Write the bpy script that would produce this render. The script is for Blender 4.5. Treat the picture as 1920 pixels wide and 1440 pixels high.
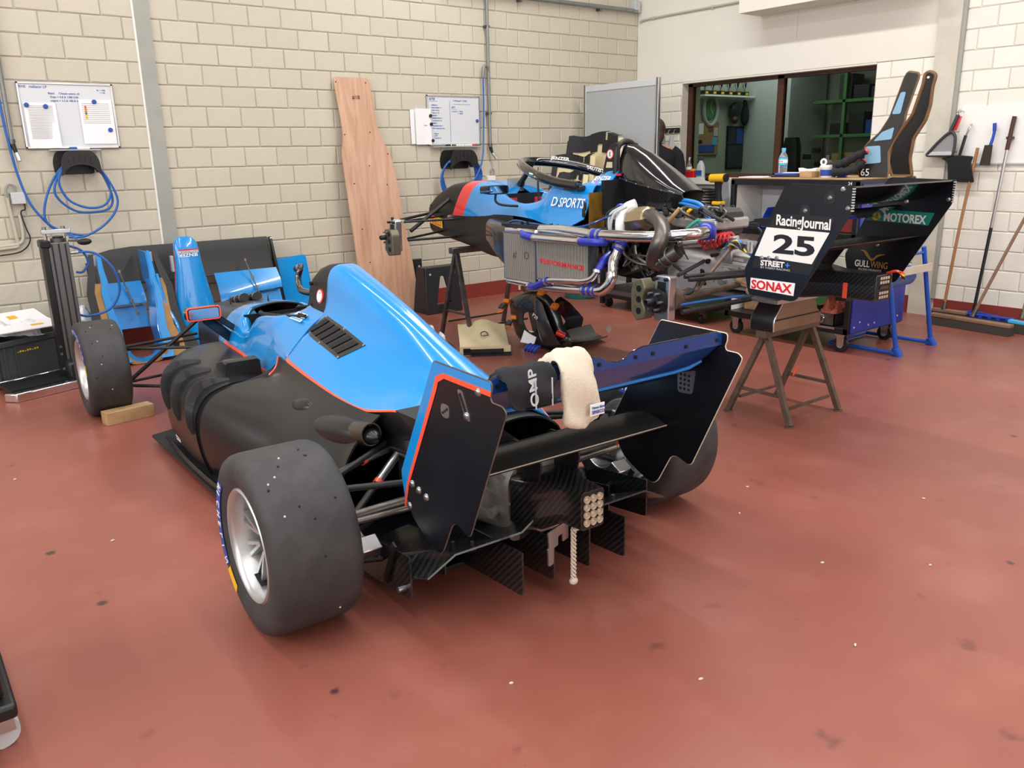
import bpy, math, random
from mathutils import Vector as V, Matrix, Euler
R_ = math.radians
random.seed(7)
for o in list(bpy.data.objects): bpy.data.objects.remove(o)
S = bpy.context.scene
COL = S.collection
# ---------------------------------------------------------------- camera
FPX, YAW, PITCH, ROLL, CAMZ = 1552.4, R_(37.418), R_(15.47), R_(-1.178), 1.42
fw = V((math.sin(YAW)*math.cos(PITCH), math.cos(YAW)*math.cos(PITCH), -math.sin(PITCH)))
rt = V((math.cos(YAW), -math.sin(YAW), 0)); up = rt.cross(fw)
c_, s_ = math.cos(ROLL), math.sin(ROLL)
rt, up = c_*rt + s_*up, -s_*rt + c_*up
cam = bpy.data.cameras.new('camera'); co = bpy.data.objects.new('camera', cam); COL.objects.link(co)
cam.sensor_width = 36; cam.lens = FPX/1920*36; cam.clip_start = .05
mw = Matrix((rt, up, -fw)).transposed().to_4x4(); mw.translation = (0, 0, CAMZ); co.matrix_world = mw
S.camera = co
# ---------------------------------------------------------------- world, lights, exposure
w = bpy.data.worlds.new('sky'); S.world = w; w.use_nodes = True
w.node_tree.nodes['Background'].inputs[0].default_value = (.80, .88, 1, 1)
w.node_tree.nodes['Background'].inputs[1].default_value = .6
S.view_settings.view_transform = 'Standard'; S.view_settings.look = 'None'
S.view_settings.exposure = 0.02; S.view_settings.gamma = 1; S.view_settings.use_curve_mapping = False
def area(name, loc, rot, sx, sy, power, col=(1, 1, 1)):
    l = bpy.data.lights.new(name, 'AREA'); l.shape = 'RECTANGLE'; l.size = sx; l.size_y = sy; l.energy = power; l.color = col
    o = bpy.data.objects.new(name, l); COL.objects.link(o); o.location = loc; o.rotation_euler = rot; return o
# daylight: strip windows high in the left wall, roller door behind, two rooflights along the hall
area('window_daylight', (-3.10, 1.6, 3.35), (0, R_(-90), 0), .30, 8.5, 120, (.96, .98, 1))
area('window_daylight', (-3.10, 1.6, 2.35), (0, R_(-90), 0), .30, 8.5, 120, (.96, .98, 1))
area('door_daylight', (2.2, -4.40, 1.9), (R_(90), 0, 0), 5.5, 3.0, 110, (1, .985, .96))
area('rooflight_daylight', (-.4, 2.3, 4.56), (0, 0, 0), .22, 8.0, 85, (1, .99, .97))
area('rooflight_daylight', (1.7, 2.3, 4.56), (0, 0, 0), .22, 8.0, 110, (1, .99, .97))
area('rooflight_daylight', (4.5, 2.3, 4.56), (0, 0, 0), .22, 8.0, 230, (1, .99, .97))
# ---------------------------------------------------------------- materials
def lin(h):
    if isinstance(h, str):
        h = h.lstrip('#'); h = [int(h[i:i+2], 16)/255 for i in (0, 2, 4)]
    return tuple(((c/12.92) if c <= .04045 else ((c+.055)/1.055)**2.4) for c in h[:3]) + (1,)
MT = {}
def mat(name, col, rough=.5, metal=0., coat=0., noise=None, bump=None, spec=.5, emit=0, trans=0, alpha=1, tint=None):
    m = bpy.data.materials.new(name); m.use_nodes = True; n = m.node_tree.nodes; L = m.node_tree.links
    b = n['Principled BSDF']; c = lin(col); b.inputs['Base Color'].default_value = c
    b.inputs['Roughness'].default_value = rough; b.inputs['Metallic'].default_value = metal
    b.inputs['Coat Weight'].default_value = coat; b.inputs['Coat Roughness'].default_value = .03
    b.inputs['Specular IOR Level'].default_value = spec; b.inputs['Transmission Weight'].default_value = trans; b.inputs['Alpha'].default_value = alpha
    if emit: b.inputs['Emission Color'].default_value = c; b.inputs['Emission Strength'].default_value = emit
    tc = n.new('ShaderNodeTexCoord')
    if noise:
        sc, am = noise[:2]; c2 = lin(noise[2]) if len(noise) > 2 else tuple(x*.6 for x in c[:3]) + (1,)
        t = n.new('ShaderNodeTexNoise'); t.inputs['Scale'].default_value = sc; t.inputs['Detail'].default_value = 6; L.new(tc.outputs['Object'], t.inputs['Vector'])
        mr = n.new('ShaderNodeMapRange'); mr.inputs[1].default_value = .35; mr.inputs[2].default_value = .7; mr.inputs[4].default_value = am; L.new(t.outputs['Fac'], mr.inputs[0])
        mx = n.new('ShaderNodeMix'); mx.data_type = 'RGBA'; mx.inputs['A'].default_value = c; mx.inputs['B'].default_value = c2
        L.new(mr.outputs[0], mx.inputs['Factor']); L.new(mx.outputs['Result'], b.inputs['Base Color'])
    if bump:
        t = n.new('ShaderNodeTexNoise'); t.inputs['Scale'].default_value = bump[0]; t.inputs['Detail'].default_value = 4; L.new(tc.outputs['Object'], t.inputs['Vector'])
        bp = n.new('ShaderNodeBump'); bp.inputs['Strength'].default_value = bump[1]; bp.inputs['Distance'].default_value = .01
        L.new(t.outputs['Fac'], bp.inputs['Height']); L.new(bp.outputs[0], b.inputs['Normal'])
    MT[name] = m; return m
mat('blue', '#078edd', .22, coat=.8); mat('bluedk', '#133f80', .22, coat=.6); mat('orange', '#ff5a3c', .3, coat=.5); mat('red', '#e23a3c', .3, coat=.4)
mat('black', '#15161a', .33, coat=.15); mat('matt', '#17181a', .48); mat('blackgloss', '#0b0d14', .14, coat=.8); mat('plate', '#10121a', .30)
mat('rubber', '#3d3d3e', .66, noise=(14, .7, '#2b2b2d'), bump=(70, .15)); mat('sidewall', '#17181b', .5, bump=(30, .05))
mat('white', '#f1f1ee', .45); mat('ink', '#12141c', .5); mat('grey', '#8d9092', .5); mat('dgrey', '#3a3c40', .55); mat('lgrey', '#bfc3c6', .45)
mat('alu', '#c3c5c8', .28, .95); mat('chrome', '#e6e6ea', .09, 1.); mat('cast', '#bcbab8', .42, .55, noise=(14, .5, '#8b8988'), bump=(40, .15)); mat('steel', '#77746f', .4, .9, noise=(18, .6, '#4b4540'))
mat('rust', '#705e52', .6, .4, noise=(20, .7, '#4c3f38')); mat('rimsilver', '#c9cbcd', .34, .75); mat('bolt', '#9a9da2', .3, .9)
mat('caliper', '#6f6a58', .5, .6); mat('disc', '#4d4b47', .45, .9); mat('darkmetal', '#2b2c30', .4, .7)
mat('exhaust', '#75706b', .38, .9, noise=(6, .6, '#4a443f')); mat('shield', '#b9a68c', .25, .9, bump=(10, .3)); mat('silicone', '#2433a8', .35, coat=.2)
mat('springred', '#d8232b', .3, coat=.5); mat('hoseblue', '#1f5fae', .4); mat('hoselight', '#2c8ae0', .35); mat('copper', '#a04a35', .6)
mat('yellow', '#f5c51b', .4); mat('cream', '#d2c8b6', .9, bump=(220, .3)); mat('fabric', '#1b1c22', .9, bump=(260, .25)); mat('foam', '#d9cba6', .8, noise=(5, .5, '#b9a67c'), bump=(12, .5))
mat('tape', '#16171c', .6, bump=(20, .2)); mat('paper', '#eeeef1', .6); mat('boardface', '#d3d8dc', .35); mat('radfin', '#aaa69f', .5, .35); mat('radcore', '#6f6c68', .6); mat('wingmatt', '#38393a', .34); mat('seatedge', '#7a5a38', .6, noise=(12, .6, '#5a4028')); mat('plastic_film', '#dfe3ec', .18, coat=.3, bump=(9, .8)); mat('crate', '#3d4143', .55)
mat('tan', '#a8824c', .6, noise=(12, .5, '#8a6434')); mat('paleblue', '#7ea9c4', .4); mat('ply', '#cda58a', .62, noise=(3, .5, '#b98d72')); mat('plydark', '#8c6f58', .6, noise=(6, .7, '#6c5140'))
mat('timber', '#bb9a70', .7, noise=(10, .8, '#8e6c48')); mat('strap', '#d9761c', .7); mat('trolleyblue', '#25399e', .38, noise=(4, .25)); mat('frameblack', '#141518', .4); mat('pipeblue', '#1f58c0', .35)
mat('bin', '#2046b4', .45); mat('green', '#3f7a46', .5); mat('teal', '#0f8577', .4); mat('gold', '#e8b923', .4); mat('brown', '#46281c', .45); mat('bristle', '#3c3630', .95, bump=(180, .6)); mat('handle', '#a5764b', .5, noise=(8, .6, '#8a5a36'))
mat('skin', '#c79a80', .55); mat('hair', '#4a3527', .6, bump=(90, .4)); mat('greenframe', '#4f8a52', .6); mat('cork', '#a5855b', .8, noise=(30, .6)); mat('ledlens', '#b8a792', .15, coat=.6); mat('clearplastic', '#d5e2ea', .1, trans=.85)
mat('officewall', '#aab2a4', .8); mat('pipegrey', '#8b8f8f', .45, .5, noise=(12, .4)); mat('conduit', '#bdb8a8', .6); mat('pillar', '#a3a49d', .55, noise=(6, .35, '#8a8b84')); mat('pillarlight', '#cfcabd', .6, noise=(9, .35, '#b1ab9c'))
mat('panel', '#a4a9ad', .5); mat('ceil', '#c9c8c2', .8); mat('redbase', '#8e3a34', .45, noise=(5, .4, '#7b302c')); mat('markerblue', '#2a4fa8', .5); mat('skyblue', '#4bb8e8', .4)
mat('mastgrey', '#6b6a6c', .4, .5); mat('panelgrey', '#7c8b92', .5); mat('jarwax', '#b7a674', .3)
mat('pink', '#a18ad0', .4); mat('interior', '#0d0f14', .6); mat('amber', '#7a5a12', .4, noise=(9, .8, '#2a1e08'))
def wallmat(name, a, b):
    m = mat(name, a, .75, noise=(2.2, .55, b), bump=(55, .22)); n = m.node_tree.nodes; L = m.node_tree.links
    oi = n.new('ShaderNodeObjectInfo'); h = n.new('ShaderNodeHueSaturation'); mr = n.new('ShaderNodeMapRange'); mr.inputs[3].default_value = .965; mr.inputs[4].default_value = 1.03
    L.new(oi.outputs['Random'], mr.inputs[0]); L.new(mr.outputs[0], h.inputs['Value'])
    bs = n['Principled BSDF']; src = bs.inputs['Base Color'].links[0].from_socket; L.new(src, h.inputs['Color']); L.new(h.outputs[0], bs.inputs['Base Color']); return m
wallmat('blockA', '#c9c3b2', '#bcb5a3'); wallmat('blockB', '#ece9e0', '#e2ded3'); mat('mortarA', '#aca697', .85); mat('mortarB', '#c9c4b6', .85); mat('concreteB', '#e6e3da', .75, noise=(1.5, .4, '#dcd8cd'), bump=(40, .12))
def carbon(name, scale, a='#0e0f11', b='#2a2c2f', rough=.3):
    m = mat(name, a, rough, coat=.6); n = m.node_tree.nodes; L = m.node_tree.links; bs = n['Principled BSDF']
    tc = n.new('ShaderNodeTexCoord'); wv = n.new('ShaderNodeTexWave'); wv.bands_direction = 'DIAGONAL'; wv.inputs['Scale'].default_value = scale; wv.inputs['Distortion'].default_value = .4
    L.new(tc.outputs['Object'], wv.inputs['Vector']); rp = n.new('ShaderNodeMix'); rp.data_type = 'RGBA'; rp.inputs['A'].default_value = lin(a); rp.inputs['B'].default_value = lin(b)
    L.new(wv.outputs['Fac'], rp.inputs['Factor']); L.new(rp.outputs['Result'], bs.inputs['Base Color']); return m
carbon('carbon', 26); carbon('carbonfine', 60)
def floormat():
    m = mat('floorred', '#93564a', .34); n = m.node_tree.nodes; L = m.node_tree.links; bs = n['Principled BSDF']; tc = n.new('ShaderNodeTexCoord')
    def noise(sc, det, lo, hi, o=1.):
        t = n.new('ShaderNodeTexNoise'); t.inputs['Scale'].default_value = sc; t.inputs['Detail'].default_value = det; L.new(tc.outputs['Object'], t.inputs['Vector'])
        r = n.new('ShaderNodeMapRange'); r.inputs[1].default_value = lo; r.inputs[2].default_value = hi; r.inputs[4].default_value = o; L.new(t.outputs['Fac'], r.inputs[0]); return r.outputs[0]
    def mix(fac, a, bcol):
        x = n.new('ShaderNodeMix'); x.data_type = 'RGBA'; L.new(fac, x.inputs['Factor'])
        if isinstance(a, str): x.inputs['A'].default_value = lin(a)
        else: L.new(a, x.inputs['A'])
        x.inputs['B'].default_value = lin(bcol); return x.outputs['Result']
    c = mix(noise(.9, 5, .35, .7), '#955649', '#874e43')
    c = mix(noise(3.1, 8, .52, .72, .5), c, '#a1675a')
    v = n.new('ShaderNodeTexVoronoi'); v.inputs['Scale'].default_value = 3.3; v.inputs['Randomness'].default_value = 1; L.new(tc.outputs['Object'], v.inputs['Vector'])
    nz = n.new('ShaderNodeTexNoise'); nz.inputs['Scale'].default_value = 24; L.new(tc.outputs['Object'], nz.inputs['Vector'])
    ad = n.new('ShaderNodeMath'); ad.operation = 'MULTIPLY_ADD'; ad.inputs[1].default_value = .10; L.new(nz.outputs['Fac'], ad.inputs[0]); L.new(v.outputs['Distance'], ad.inputs[2])
    r = n.new('ShaderNodeMapRange'); r.inputs[1].default_value = .118; r.inputs[2].default_value = .088; r.inputs[4].default_value = .9; L.new(ad.outputs[0], r.inputs[0])
    c = mix(r.outputs[0], c, '#3f2c2a')
    c = mix(noise(7, 10, .66, .74, .55), c, '#5a3330')
    c = mix(noise(90, 2, .70, .76, .4), c, '#4a2d2a')
    L.new(c, bs.inputs['Base Color'])
    r2 = n.new('ShaderNodeMapRange'); r2.inputs[3].default_value = .26; r2.inputs[4].default_value = .46
    t = n.new('ShaderNodeTexNoise'); t.inputs['Scale'].default_value = 1.7; t.inputs['Detail'].default_value = 7; L.new(tc.outputs['Object'], t.inputs['Vector']); L.new(t.outputs['Fac'], r2.inputs[0]); L.new(r2.outputs[0], bs.inputs['Roughness'])
    bp = n.new('ShaderNodeBump'); bp.inputs['Strength'].default_value = .06; bp.inputs['Distance'].default_value = .02; L.new(t.outputs['Fac'], bp.inputs['Height']); L.new(bp.outputs[0], bs.inputs['Normal'])
floormat()
def plymat():
    m = MT['ply']; n = m.node_tree.nodes; L = m.node_tree.links
    tc = n.new('ShaderNodeTexCoord'); mp = n.new('ShaderNodeMapping'); mp.inputs['Scale'].default_value = (9, 9, .55); L.new(tc.outputs['Object'], mp.inputs['Vector'])
    t = n.new('ShaderNodeTexNoise'); t.inputs['Scale'].default_value = 1.6; t.inputs['Detail'].default_value = 7; t.inputs['Distortion'].default_value = 1.2; L.new(mp.outputs[0], t.inputs['Vector'])
    r = n.new('ShaderNodeValToRGB'); r.color_ramp.elements[0].position = .3; r.color_ramp.elements[0].color = lin('#d3ae95'); r.color_ramp.elements[1].position = .75; r.color_ramp.elements[1].color = lin('#b4866a')
    L.new(t.outputs['Fac'], r.inputs[0]); L.new(r.outputs[0], n['Principled BSDF'].inputs['Base Color'])
plymat()
# ---------------------------------------------------------------- object helpers
def thing(name, label, cat, loc=(0, 0, 0), rotz=0., group=None):
    o = bpy.data.objects.new(name, None); COL.objects.link(o); o.empty_display_size = .1
    o.location = loc; o.rotation_euler = (0, 0, rotz); o['label'] = label; o['category'] = cat
    if group: o['group'] = group
    o['_l'] = 1; return o
def wmat(o):
    m = Matrix.Translation(o.location) @ o.rotation_euler.to_matrix().to_4x4()
    return (wmat(o.parent) @ m) if o.parent else m
def tag(o, label, cat, group=None):
    o['label'] = label; o['category'] = cat
    if group: o['group'] = group
    return o
def dup(root, loc=None, rotz=None, label=None, group=None):
    def cp(o, par):
        c = o.copy(); COL.objects.link(c); c.parent = par
        for ch in o.children: cp(ch, c)
        return c
    r = cp(root, None)
    if loc is not None: r.location = loc
    if rotz is not None: r.rotation_euler = (0, 0, rotz)
    if label: r['label'] = label
    if group: r['group'] = group
    return r
def frame(d):
    d = V(d).normalized(); a = V((0, 0, 1)) if abs(d.z) < .9 else V((1, 0, 0))
    x = a.cross(d).normalized(); return x, d.cross(x)
def spline(pts, n=6, closed=False):
    P = [V(p) for p in pts]; N = len(P); out = []
    rng = range(N) if closed else range(N-1)
    for i in rng:
        if closed: a, b, c, d = P[i-1], P[i], P[(i+1) % N], P[(i+2) % N]
        else: a, b, c, d = P[max(i-1, 0)], P[i], P[i+1], P[min(i+2, N-1)]
        for k in range(n):
            t = k/n; out.append(.5*((2*b) + (c-a)*t + (2*a-5*b+4*c-d)*t*t + (3*b-a-3*c+d)*t**3))
    if not closed: out.append(P[-1])
    return out
class MB:
    def __init__(s): s.v = []; s.f = []
    def add(s, vs, fs):
        k = len(s.v); s.v += [V(p) for p in vs]; s.f += [tuple(i+k for i in f) for f in fs]; return s
    def box(s, c, d, rot=None):
        hx, hy, hz = d[0]/2, d[1]/2, d[2]/2; c = V(c)
        vs = [V((x, y, z)) for z in (-hz, hz) for y in (-hy, hy) for x in (-hx, hx)]
        if rot is not None:
            q = Euler(rot).to_matrix() if not isinstance(rot, Matrix) else rot; vs = [q @ p for p in vs]
        return s.add([c+p for p in vs], [(0, 2, 3, 1), (4, 5, 7, 6), (0, 1, 5, 4), (2, 6, 7, 3), (0, 4, 6, 2), (1, 3, 7, 5)])
    def bb(s, x0, x1, y0, y1, z0, z1): return s.box(((x0+x1)/2, (y0+y1)/2, (z0+z1)/2), (abs(x1-x0), abs(y1-y0), abs(z1-z0)))
    def bar(s, p0, p1, wd, ht=None, upv=None):
        p0, p1 = V(p0), V(p1); d = p1-p0; z = d.normalized(); ht = ht or wd
        u = V(upv) if upv else (V((0, 0, 1)) if abs(z.z) < .95 else V((0, 1, 0)))
        x = u.cross(z).normalized(); y = z.cross(x)
        q = [(-1, -1), (1, -1), (1, 1), (-1, 1)]
        vs = [p + x*(a*wd/2) + y*(b*ht/2) for p in (p0, p1) for a, b in q]
        return s.add(vs, [(3, 2, 1, 0), (4, 5, 6, 7), (0, 1, 5, 4), (1, 2, 6, 5), (2, 3, 7, 6), (3, 0, 4, 7)])
    def tube(s, path, r, n=10, closed=False, caps=True, sq=1.):
        P = [V(p) for p in path]; N = len(P); rs = r if isinstance(r, (list, tuple)) else [r]*N
        vs = []; px = None
        for i in range(N):
            t = (P[(i+1) % N]-P[i-1]) if closed else (P[min(i+1, N-1)]-P[max(i-1, 0)])
            if t.length < 1e-9: t = V((0, 0, 1))
            t.normalize()
            if px is None: x, y = frame(t)
            else:
                x = px - t*px.dot(t)
                if x.length < 1e-6: x, _ = frame(t)
                x.normalize(); y = t.cross(x)
            px = x
            for k in range(n):
                a = 2*math.pi*k/n; vs.append(P[i] + (x*math.cos(a) + y*math.sin(a)*sq)*rs[i])
        fs = []
        for i in range(N if closed else N-1):
            j = (i+1) % N
            for k in range(n): fs.append((i*n+k, i*n+(k+1) % n, j*n+(k+1) % n, j*n+k))
        if caps and not closed: fs += [tuple(range(n-1, -1, -1)), tuple((N-1)*n+k for k in range(n))]
        return s.add(vs, fs)
    def cyl(s, p0, p1, r0, r1=None, n=16, caps=True): return s.tube([p0, p1], [r0, r0 if r1 is None else r1], n, caps=caps)
    def lathe(s, prof, o, ax, n=32, close=False):
        o = V(o); ax = V(ax).normalized(); x, y = frame(ax); m = len(prof); vs = []
        for k in range(n):
            a = 2*math.pi*k/n; d = x*math.cos(a) + y*math.sin(a)
            for r, h in prof: vs.append(o + ax*h + d*r)
        fs = []
        for k in range(n):
            j = (k+1) % n
            for i in range(m if close else m-1):
                i2 = (i+1) % m; fs.append((k*m+i, j*m+i, j*m+i2, k*m+i2))
        return s.add(vs, fs)
    def prism(s, poly, o, ax, ay, dep):
        o, ax, ay = V(o), V(ax), V(ay); nz = ax.cross(ay).normalized()*dep; n = len(poly)
        a = [o + ax*p[0] + ay*p[1] for p in poly]
        return s.add(a + [p+nz for p in a], [tuple(range(n-1, -1, -1)), tuple(range(n, 2*n))] + [(i, (i+1) % n, n+(i+1) % n, n+i) for i in range(n)])
    def grid(s, rows, flip=False, cu=False):
        n = len(rows[0]); m = len(rows); vs = [p for r in rows for p in r]; fs = []
        for i in range(m-1):
            for k in range(n if cu else n-1):
                k2 = (k+1) % n; q = (i*n+k, i*n+k2, (i+1)*n+k2, (i+1)*n+k); fs.append(q[::-1] if flip else q)
        return s.add(vs, fs)
    def loft(s, rings, caps=True):
        n = len(rings[0]); m = len(rings); k0 = len(s.v); s.grid(rings, cu=True)
        if caps: s.f += [tuple(k0+k for k in range(n-1, -1, -1)), tuple(k0+(m-1)*n+k for k in range(n))]
        return s
    def ell(s, c, r, n=16, m=10, rot=None):
        c = V(c); q = Euler(rot).to_matrix() if rot else None; vs = []
        for i in range(m+1):
            t = math.pi*i/m
            for k in range(n):
                a = 2*math.pi*k/n; p = V((r[0]*math.sin(t)*math.cos(a), r[1]*math.sin(t)*math.sin(a), r[2]*math.cos(t))); vs.append(c + (q @ p if q else p))
        return s.add(vs, [(i*n+k, (i+1)*n+k, (i+1)*n+(k+1) % n, i*n+(k+1) % n) for i in range(m) for k in range(n)])
    def thick(s, t):   # turn the open sheet into a solid of thickness t (against face normals)
        me = bpy.data.meshes.new('t'); me.from_pydata(s.v, [], s.f); me.update()
        nr = [V(x.normal) for x in me.vertices]; n = len(s.v); E = {}
        for f in s.f:
            for a, b in zip(f, f[1:]+f[:1]): E[(a, b)] = 1
        back = [tuple(i+n for i in f[::-1]) for f in s.f]; side = [(b, a, a+n, b+n) for (a, b) in E if (b, a) not in E]
        s.v = s.v + [p - q*t for p, q in zip(s.v, nr)]; s.f = s.f + back + side; bpy.data.meshes.remove(me); return s
    def mesh(s, name, m, smooth=40):
        me = bpy.data.meshes.new(name); me.from_pydata(s.v, [], s.f); me.update()
        if smooth:
            me.polygons.foreach_set('use_smooth', [True]*len(me.polygons)); me.set_sharp_from_angle(angle=R_(smooth))
        me.materials.append(MT[m]); return me
    def ob(s, name, m, parent=None, world=False, smooth=40, bevel=0, kind=None, label=None, fix=False):
        if world and parent is not None:
            q = wmat(parent).inverted(); s.v = [q @ p for p in s.v]
        me = s.mesh(name, m, smooth)
        if fix:
            import bmesh
            b = bmesh.new(); b.from_mesh(me); bmesh.ops.remove_doubles(b, verts=b.verts, dist=1e-5); bmesh.ops.recalc_face_normals(b, faces=b.faces); b.to_mesh(me); b.free()
        o = bpy.data.objects.new(name, me); COL.objects.link(o); o.parent = parent
        if bevel:
            bv = o.modifiers.new('bevel', 'BEVEL'); bv.width = bevel; bv.segments = 2; bv.limit_method = 'ANGLE'; bv.angle_limit = R_(35)
        if kind: o['kind'] = kind
        if label: o['label'] = label
        return o
def solo(mb, name, m, label, cat, group=None, loc=None, **k):
    # a thing that is one mesh; its origin goes to the base of the mesh
    if loc is None:
        xs = [p.x for p in mb.v]; ys = [p.y for p in mb.v]; zs = [p.z for p in mb.v]; loc = ((min(xs)+max(xs))/2, (min(ys)+max(ys))/2, min(zs))
    mb.v = [p - V(loc) for p in mb.v]; o = mb.ob(name, m, None, **k); o.location = loc; return tag(o, label, cat, group)
def text(s, h, m, parent, o, ax, ay, name='lettering', world=True, align='LEFT', ext=.0006, off=0., width=None, shear=0., sub=None):
    cu = bpy.data.curves.new('t', 'FONT'); cu.body = s; cu.size = h*1.38; cu.align_x = align; cu.extrude = ext; cu.offset = off*h; cu.shear = shear; cu.resolution_u = 3
    t = bpy.data.objects.new('t', cu); COL.objects.link(t); dg = bpy.context.evaluated_depsgraph_get(); dg.update()
    me = bpy.data.meshes.new_from_object(t.evaluated_get(dg)); bpy.data.objects.remove(t); bpy.data.curves.remove(cu)
    o, ax, ay = V(o), V(ax).normalized(), V(ay).normalized(); az = ax.cross(ay).normalized()
    sx = 1.
    if width and len(me.vertices):
        xs = [v.co.x for v in me.vertices]; sx = width/max(1e-6, max(xs)-min(xs))
    q = wmat(parent).inverted() if (world and parent is not None) else Matrix()
    for v in me.vertices: v.co = q @ (o + ax*(v.co.x*sx) + ay*v.co.y + az*v.co.z)
    me.materials.clear(); me.materials.append(MT[m]); ob = bpy.data.objects.new(name, me); COL.objects.link(ob); ob.parent = parent; return ob
def rnd(poly, r, n=4):      # round the corners of a 2D polygon
    out = []; N = len(poly); rr = r if isinstance(r, (list, tuple)) else [r]*N
    for i in range(N):
        a, b, c = V((*poly[i-1], 0)), V((*poly[i], 0)), V((*poly[(i+1) % N], 0)); d1 = (a-b); d2 = (c-b)
        q = min(rr[i], d1.length*.48, d2.length*.48)
        if q <= 0: out.append((b.x, b.y)); continue
        p, e = b + d1.normalized()*q, b + d2.normalized()*q
        for k in range(n+1):
            t = k/n; x = (1-t)**2*p + 2*t*(1-t)*b + t*t*e; out.append((x.x, x.y))
    return out
# ================================================================ the room
YA, XB = 7.0, 7.23          # inner faces of the back wall and of the right wall
def proj(p):
    q = V(p) - V((0, 0, CAMZ)); z = q.dot(fw); return (960 + FPX*q.dot(rt)/z, 720 - FPX*q.dot(up)/z, z)
def struct(o, label=None):
    o['kind'] = 'structure'
    if label: o['label'] = label
    return o
struct(MB().bb(-3.3, 10.5, -4.6, 7.3, -.1, 0).ob('floor', 'floorred', smooth=0), 'red painted concrete floor with dark stains')
struct(MB().bb(-3.3, 10.5, -4.6, 7.3, 4.6, 4.7).ob('ceiling', 'ceil', smooth=0))
struct(MB().bb(-3.3, -3.2, -4.6, 7.3, 0, 4.6).ob('wall_left', 'concreteB', smooth=0))
struct(MB().bb(-3.3, 10.5, -4.6, -4.5, 0, 4.6).ob('wall_front', 'concreteB', smooth=0))
wa = struct(MB().bb(-3.3, 7.5, YA+.006, YA+.3, 0, 4.6).ob('wall_back', 'mortarA', smooth=0), 'cream painted concrete block wall behind the two race cars')
wbm = MB()
WY0, WY1, WZ0, WZ1 = 4.13, 6.33, 1.14, 2.13       # opening of the office window
xb0, xb1 = XB+.006, XB+.30
wbm.bb(xb0, xb1, -4.6, WY0, 0, 4.6).bb(xb0, xb1, WY1, 7.3, 0, 4.6).bb(xb0, xb1, WY0, WY1, 0, WZ0).bb(xb0, xb1, WY0, WY1, WZ1, 4.6)
wb = struct(wbm.ob('wall_right', 'mortarB', smooth=0), 'white painted block wall with the office window')
MB().bb(XB-.004, xb0+.01, 3.61, YA, 2.135, 4.6).ob('lintel_slab', 'concreteB', wb, smooth=0)
BW, BH = .277, .156
def brickmesh(m, w, h, d, k):
    mb = MB(); b = .006; r = random.Random(k)
    def j(a): return a*r.uniform(.4, 1.6)
    f = [V((j(b), 0, j(b))), V((w-j(b), 0, j(b))), V((w-j(b), 0, h-j(b))), V((j(b), 0, h-j(b)))]
    g = [V((0, b, 0)), V((w, b, 0)), V((w, b, h)), V((0, b, h))]; e = [V((p.x, d, p.z)) for p in g]
    mb.add(f+g+e, [(0, 1, 2, 3)] + [(4+i, 4+(i+1) % 4, (i+1) % 4, i) for i in range(4)] + [(8+i, 8+(i+1) % 4, 4+(i+1) % 4, 4+i) for i in range(4)])
    return mb
J = .007
def bricks(wall, m, place, cells, hidden):
    # cells: (s0, s1, z0) along the wall; place(s, z) -> world position of the brick's corner
    cand = []
    for (s0, s1, z0, z1) in cells:
        c = place((s0+s1)/2, (z0+z1)/2)[0]; x, y, d = proj(c)
        ok = d > 0 and -20 < x < 1940 and -20 < y < 1460 and not any(a < x < b and e < y < f for a, b, e, f in hidden)
        cand.append((0 if ok else 1, d, s0, s1, z0, z1))
    cand.sort(); cache = {}; rest = MB()
    for i, (h, d, s0, s1, z0, z1) in enumerate(cand):
        w, hh = round(s1-s0-J, 4), round(z1-z0-J, 4); p, rz = place(s0+J/2, z0+J/2)
        if h == 0 and i < 300:
            k = (w, hh, i % 4 if w > .26 else 0)
            if k not in cache: cache[k] = brickmesh(m, w, hh, .02, i).mesh('brick', m, 0)
            o = bpy.data.objects.new('brick', cache[k]); COL.objects.link(o); o.parent = wall; o.location = p; o.rotation_euler = (0, 0, rz)
        else:
            b = brickmesh(m, w, hh, .02, i); q = Matrix.Rotation(rz, 4, 'Z'); rest.add([q @ v + V(p) for v in b.v], b.f)
    if rest.v: rest.ob('bricks', m, wall, smooth=0, kind='stuff')
def cells(lo, hi, z0, z1, par, holes=()):
    out = []
    k = 0
    while .12 + BH*(k-1) < z1:
        a, b = .12 + BH*(k-1), .12 + BH*k; a2, b2 = max(a, z0), min(b, z1); k += 1
        if b2 - a2 < .03: continue
        off = par + (0 if k % 2 else BW/2); n0 = math.floor((lo-off)/BW)
        for n in range(n0, n0+int((hi-lo)/BW)+3):
            s0, s1 = max(lo, off+n*BW), min(hi, off+(n+1)*BW)
            if s1-s0 < .03: continue
            parts = [(s0, s1)]
            for (h0, h1, g0, g1) in holes:
                if b2 > g0+.01 and a2 < g1-.01:
                    np = []
                    for (q0, q1) in parts:
                        if q1 <= h0 or q0 >= h1: np.append((q0, q1)); continue
                        if h0-q0 > .03: np.append((q0, h0))
                        if q1-h1 > .03: np.append((h1, q1))
                    parts = np
            out += [(q0, q1, a2, b2) for q0, q1 in parts]
    return out
random.seed(3)
bricks(wa, 'blockA', lambda s, z: (V((s, YA-random.random()*.002, z)), 0), cells(-1.6, XB, 0, 3.5, 2.20-BW*8),
       [(170, 600, 455, 720), (640, 760, 150, 560), (900, 1200, 330, 700), (330, 900, 590, 720), (1100, 1240, 170, 400), (30, 215, 160, 270), (800, 895, 182, 268)])
cb = [c for c in cells(-YA, -3.60, 0, 2.13, .02, [(-WY1, -WY0, WZ0, WZ1)])] + cells(-3.42, 1.0, 0, 3.2, .02)
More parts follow.
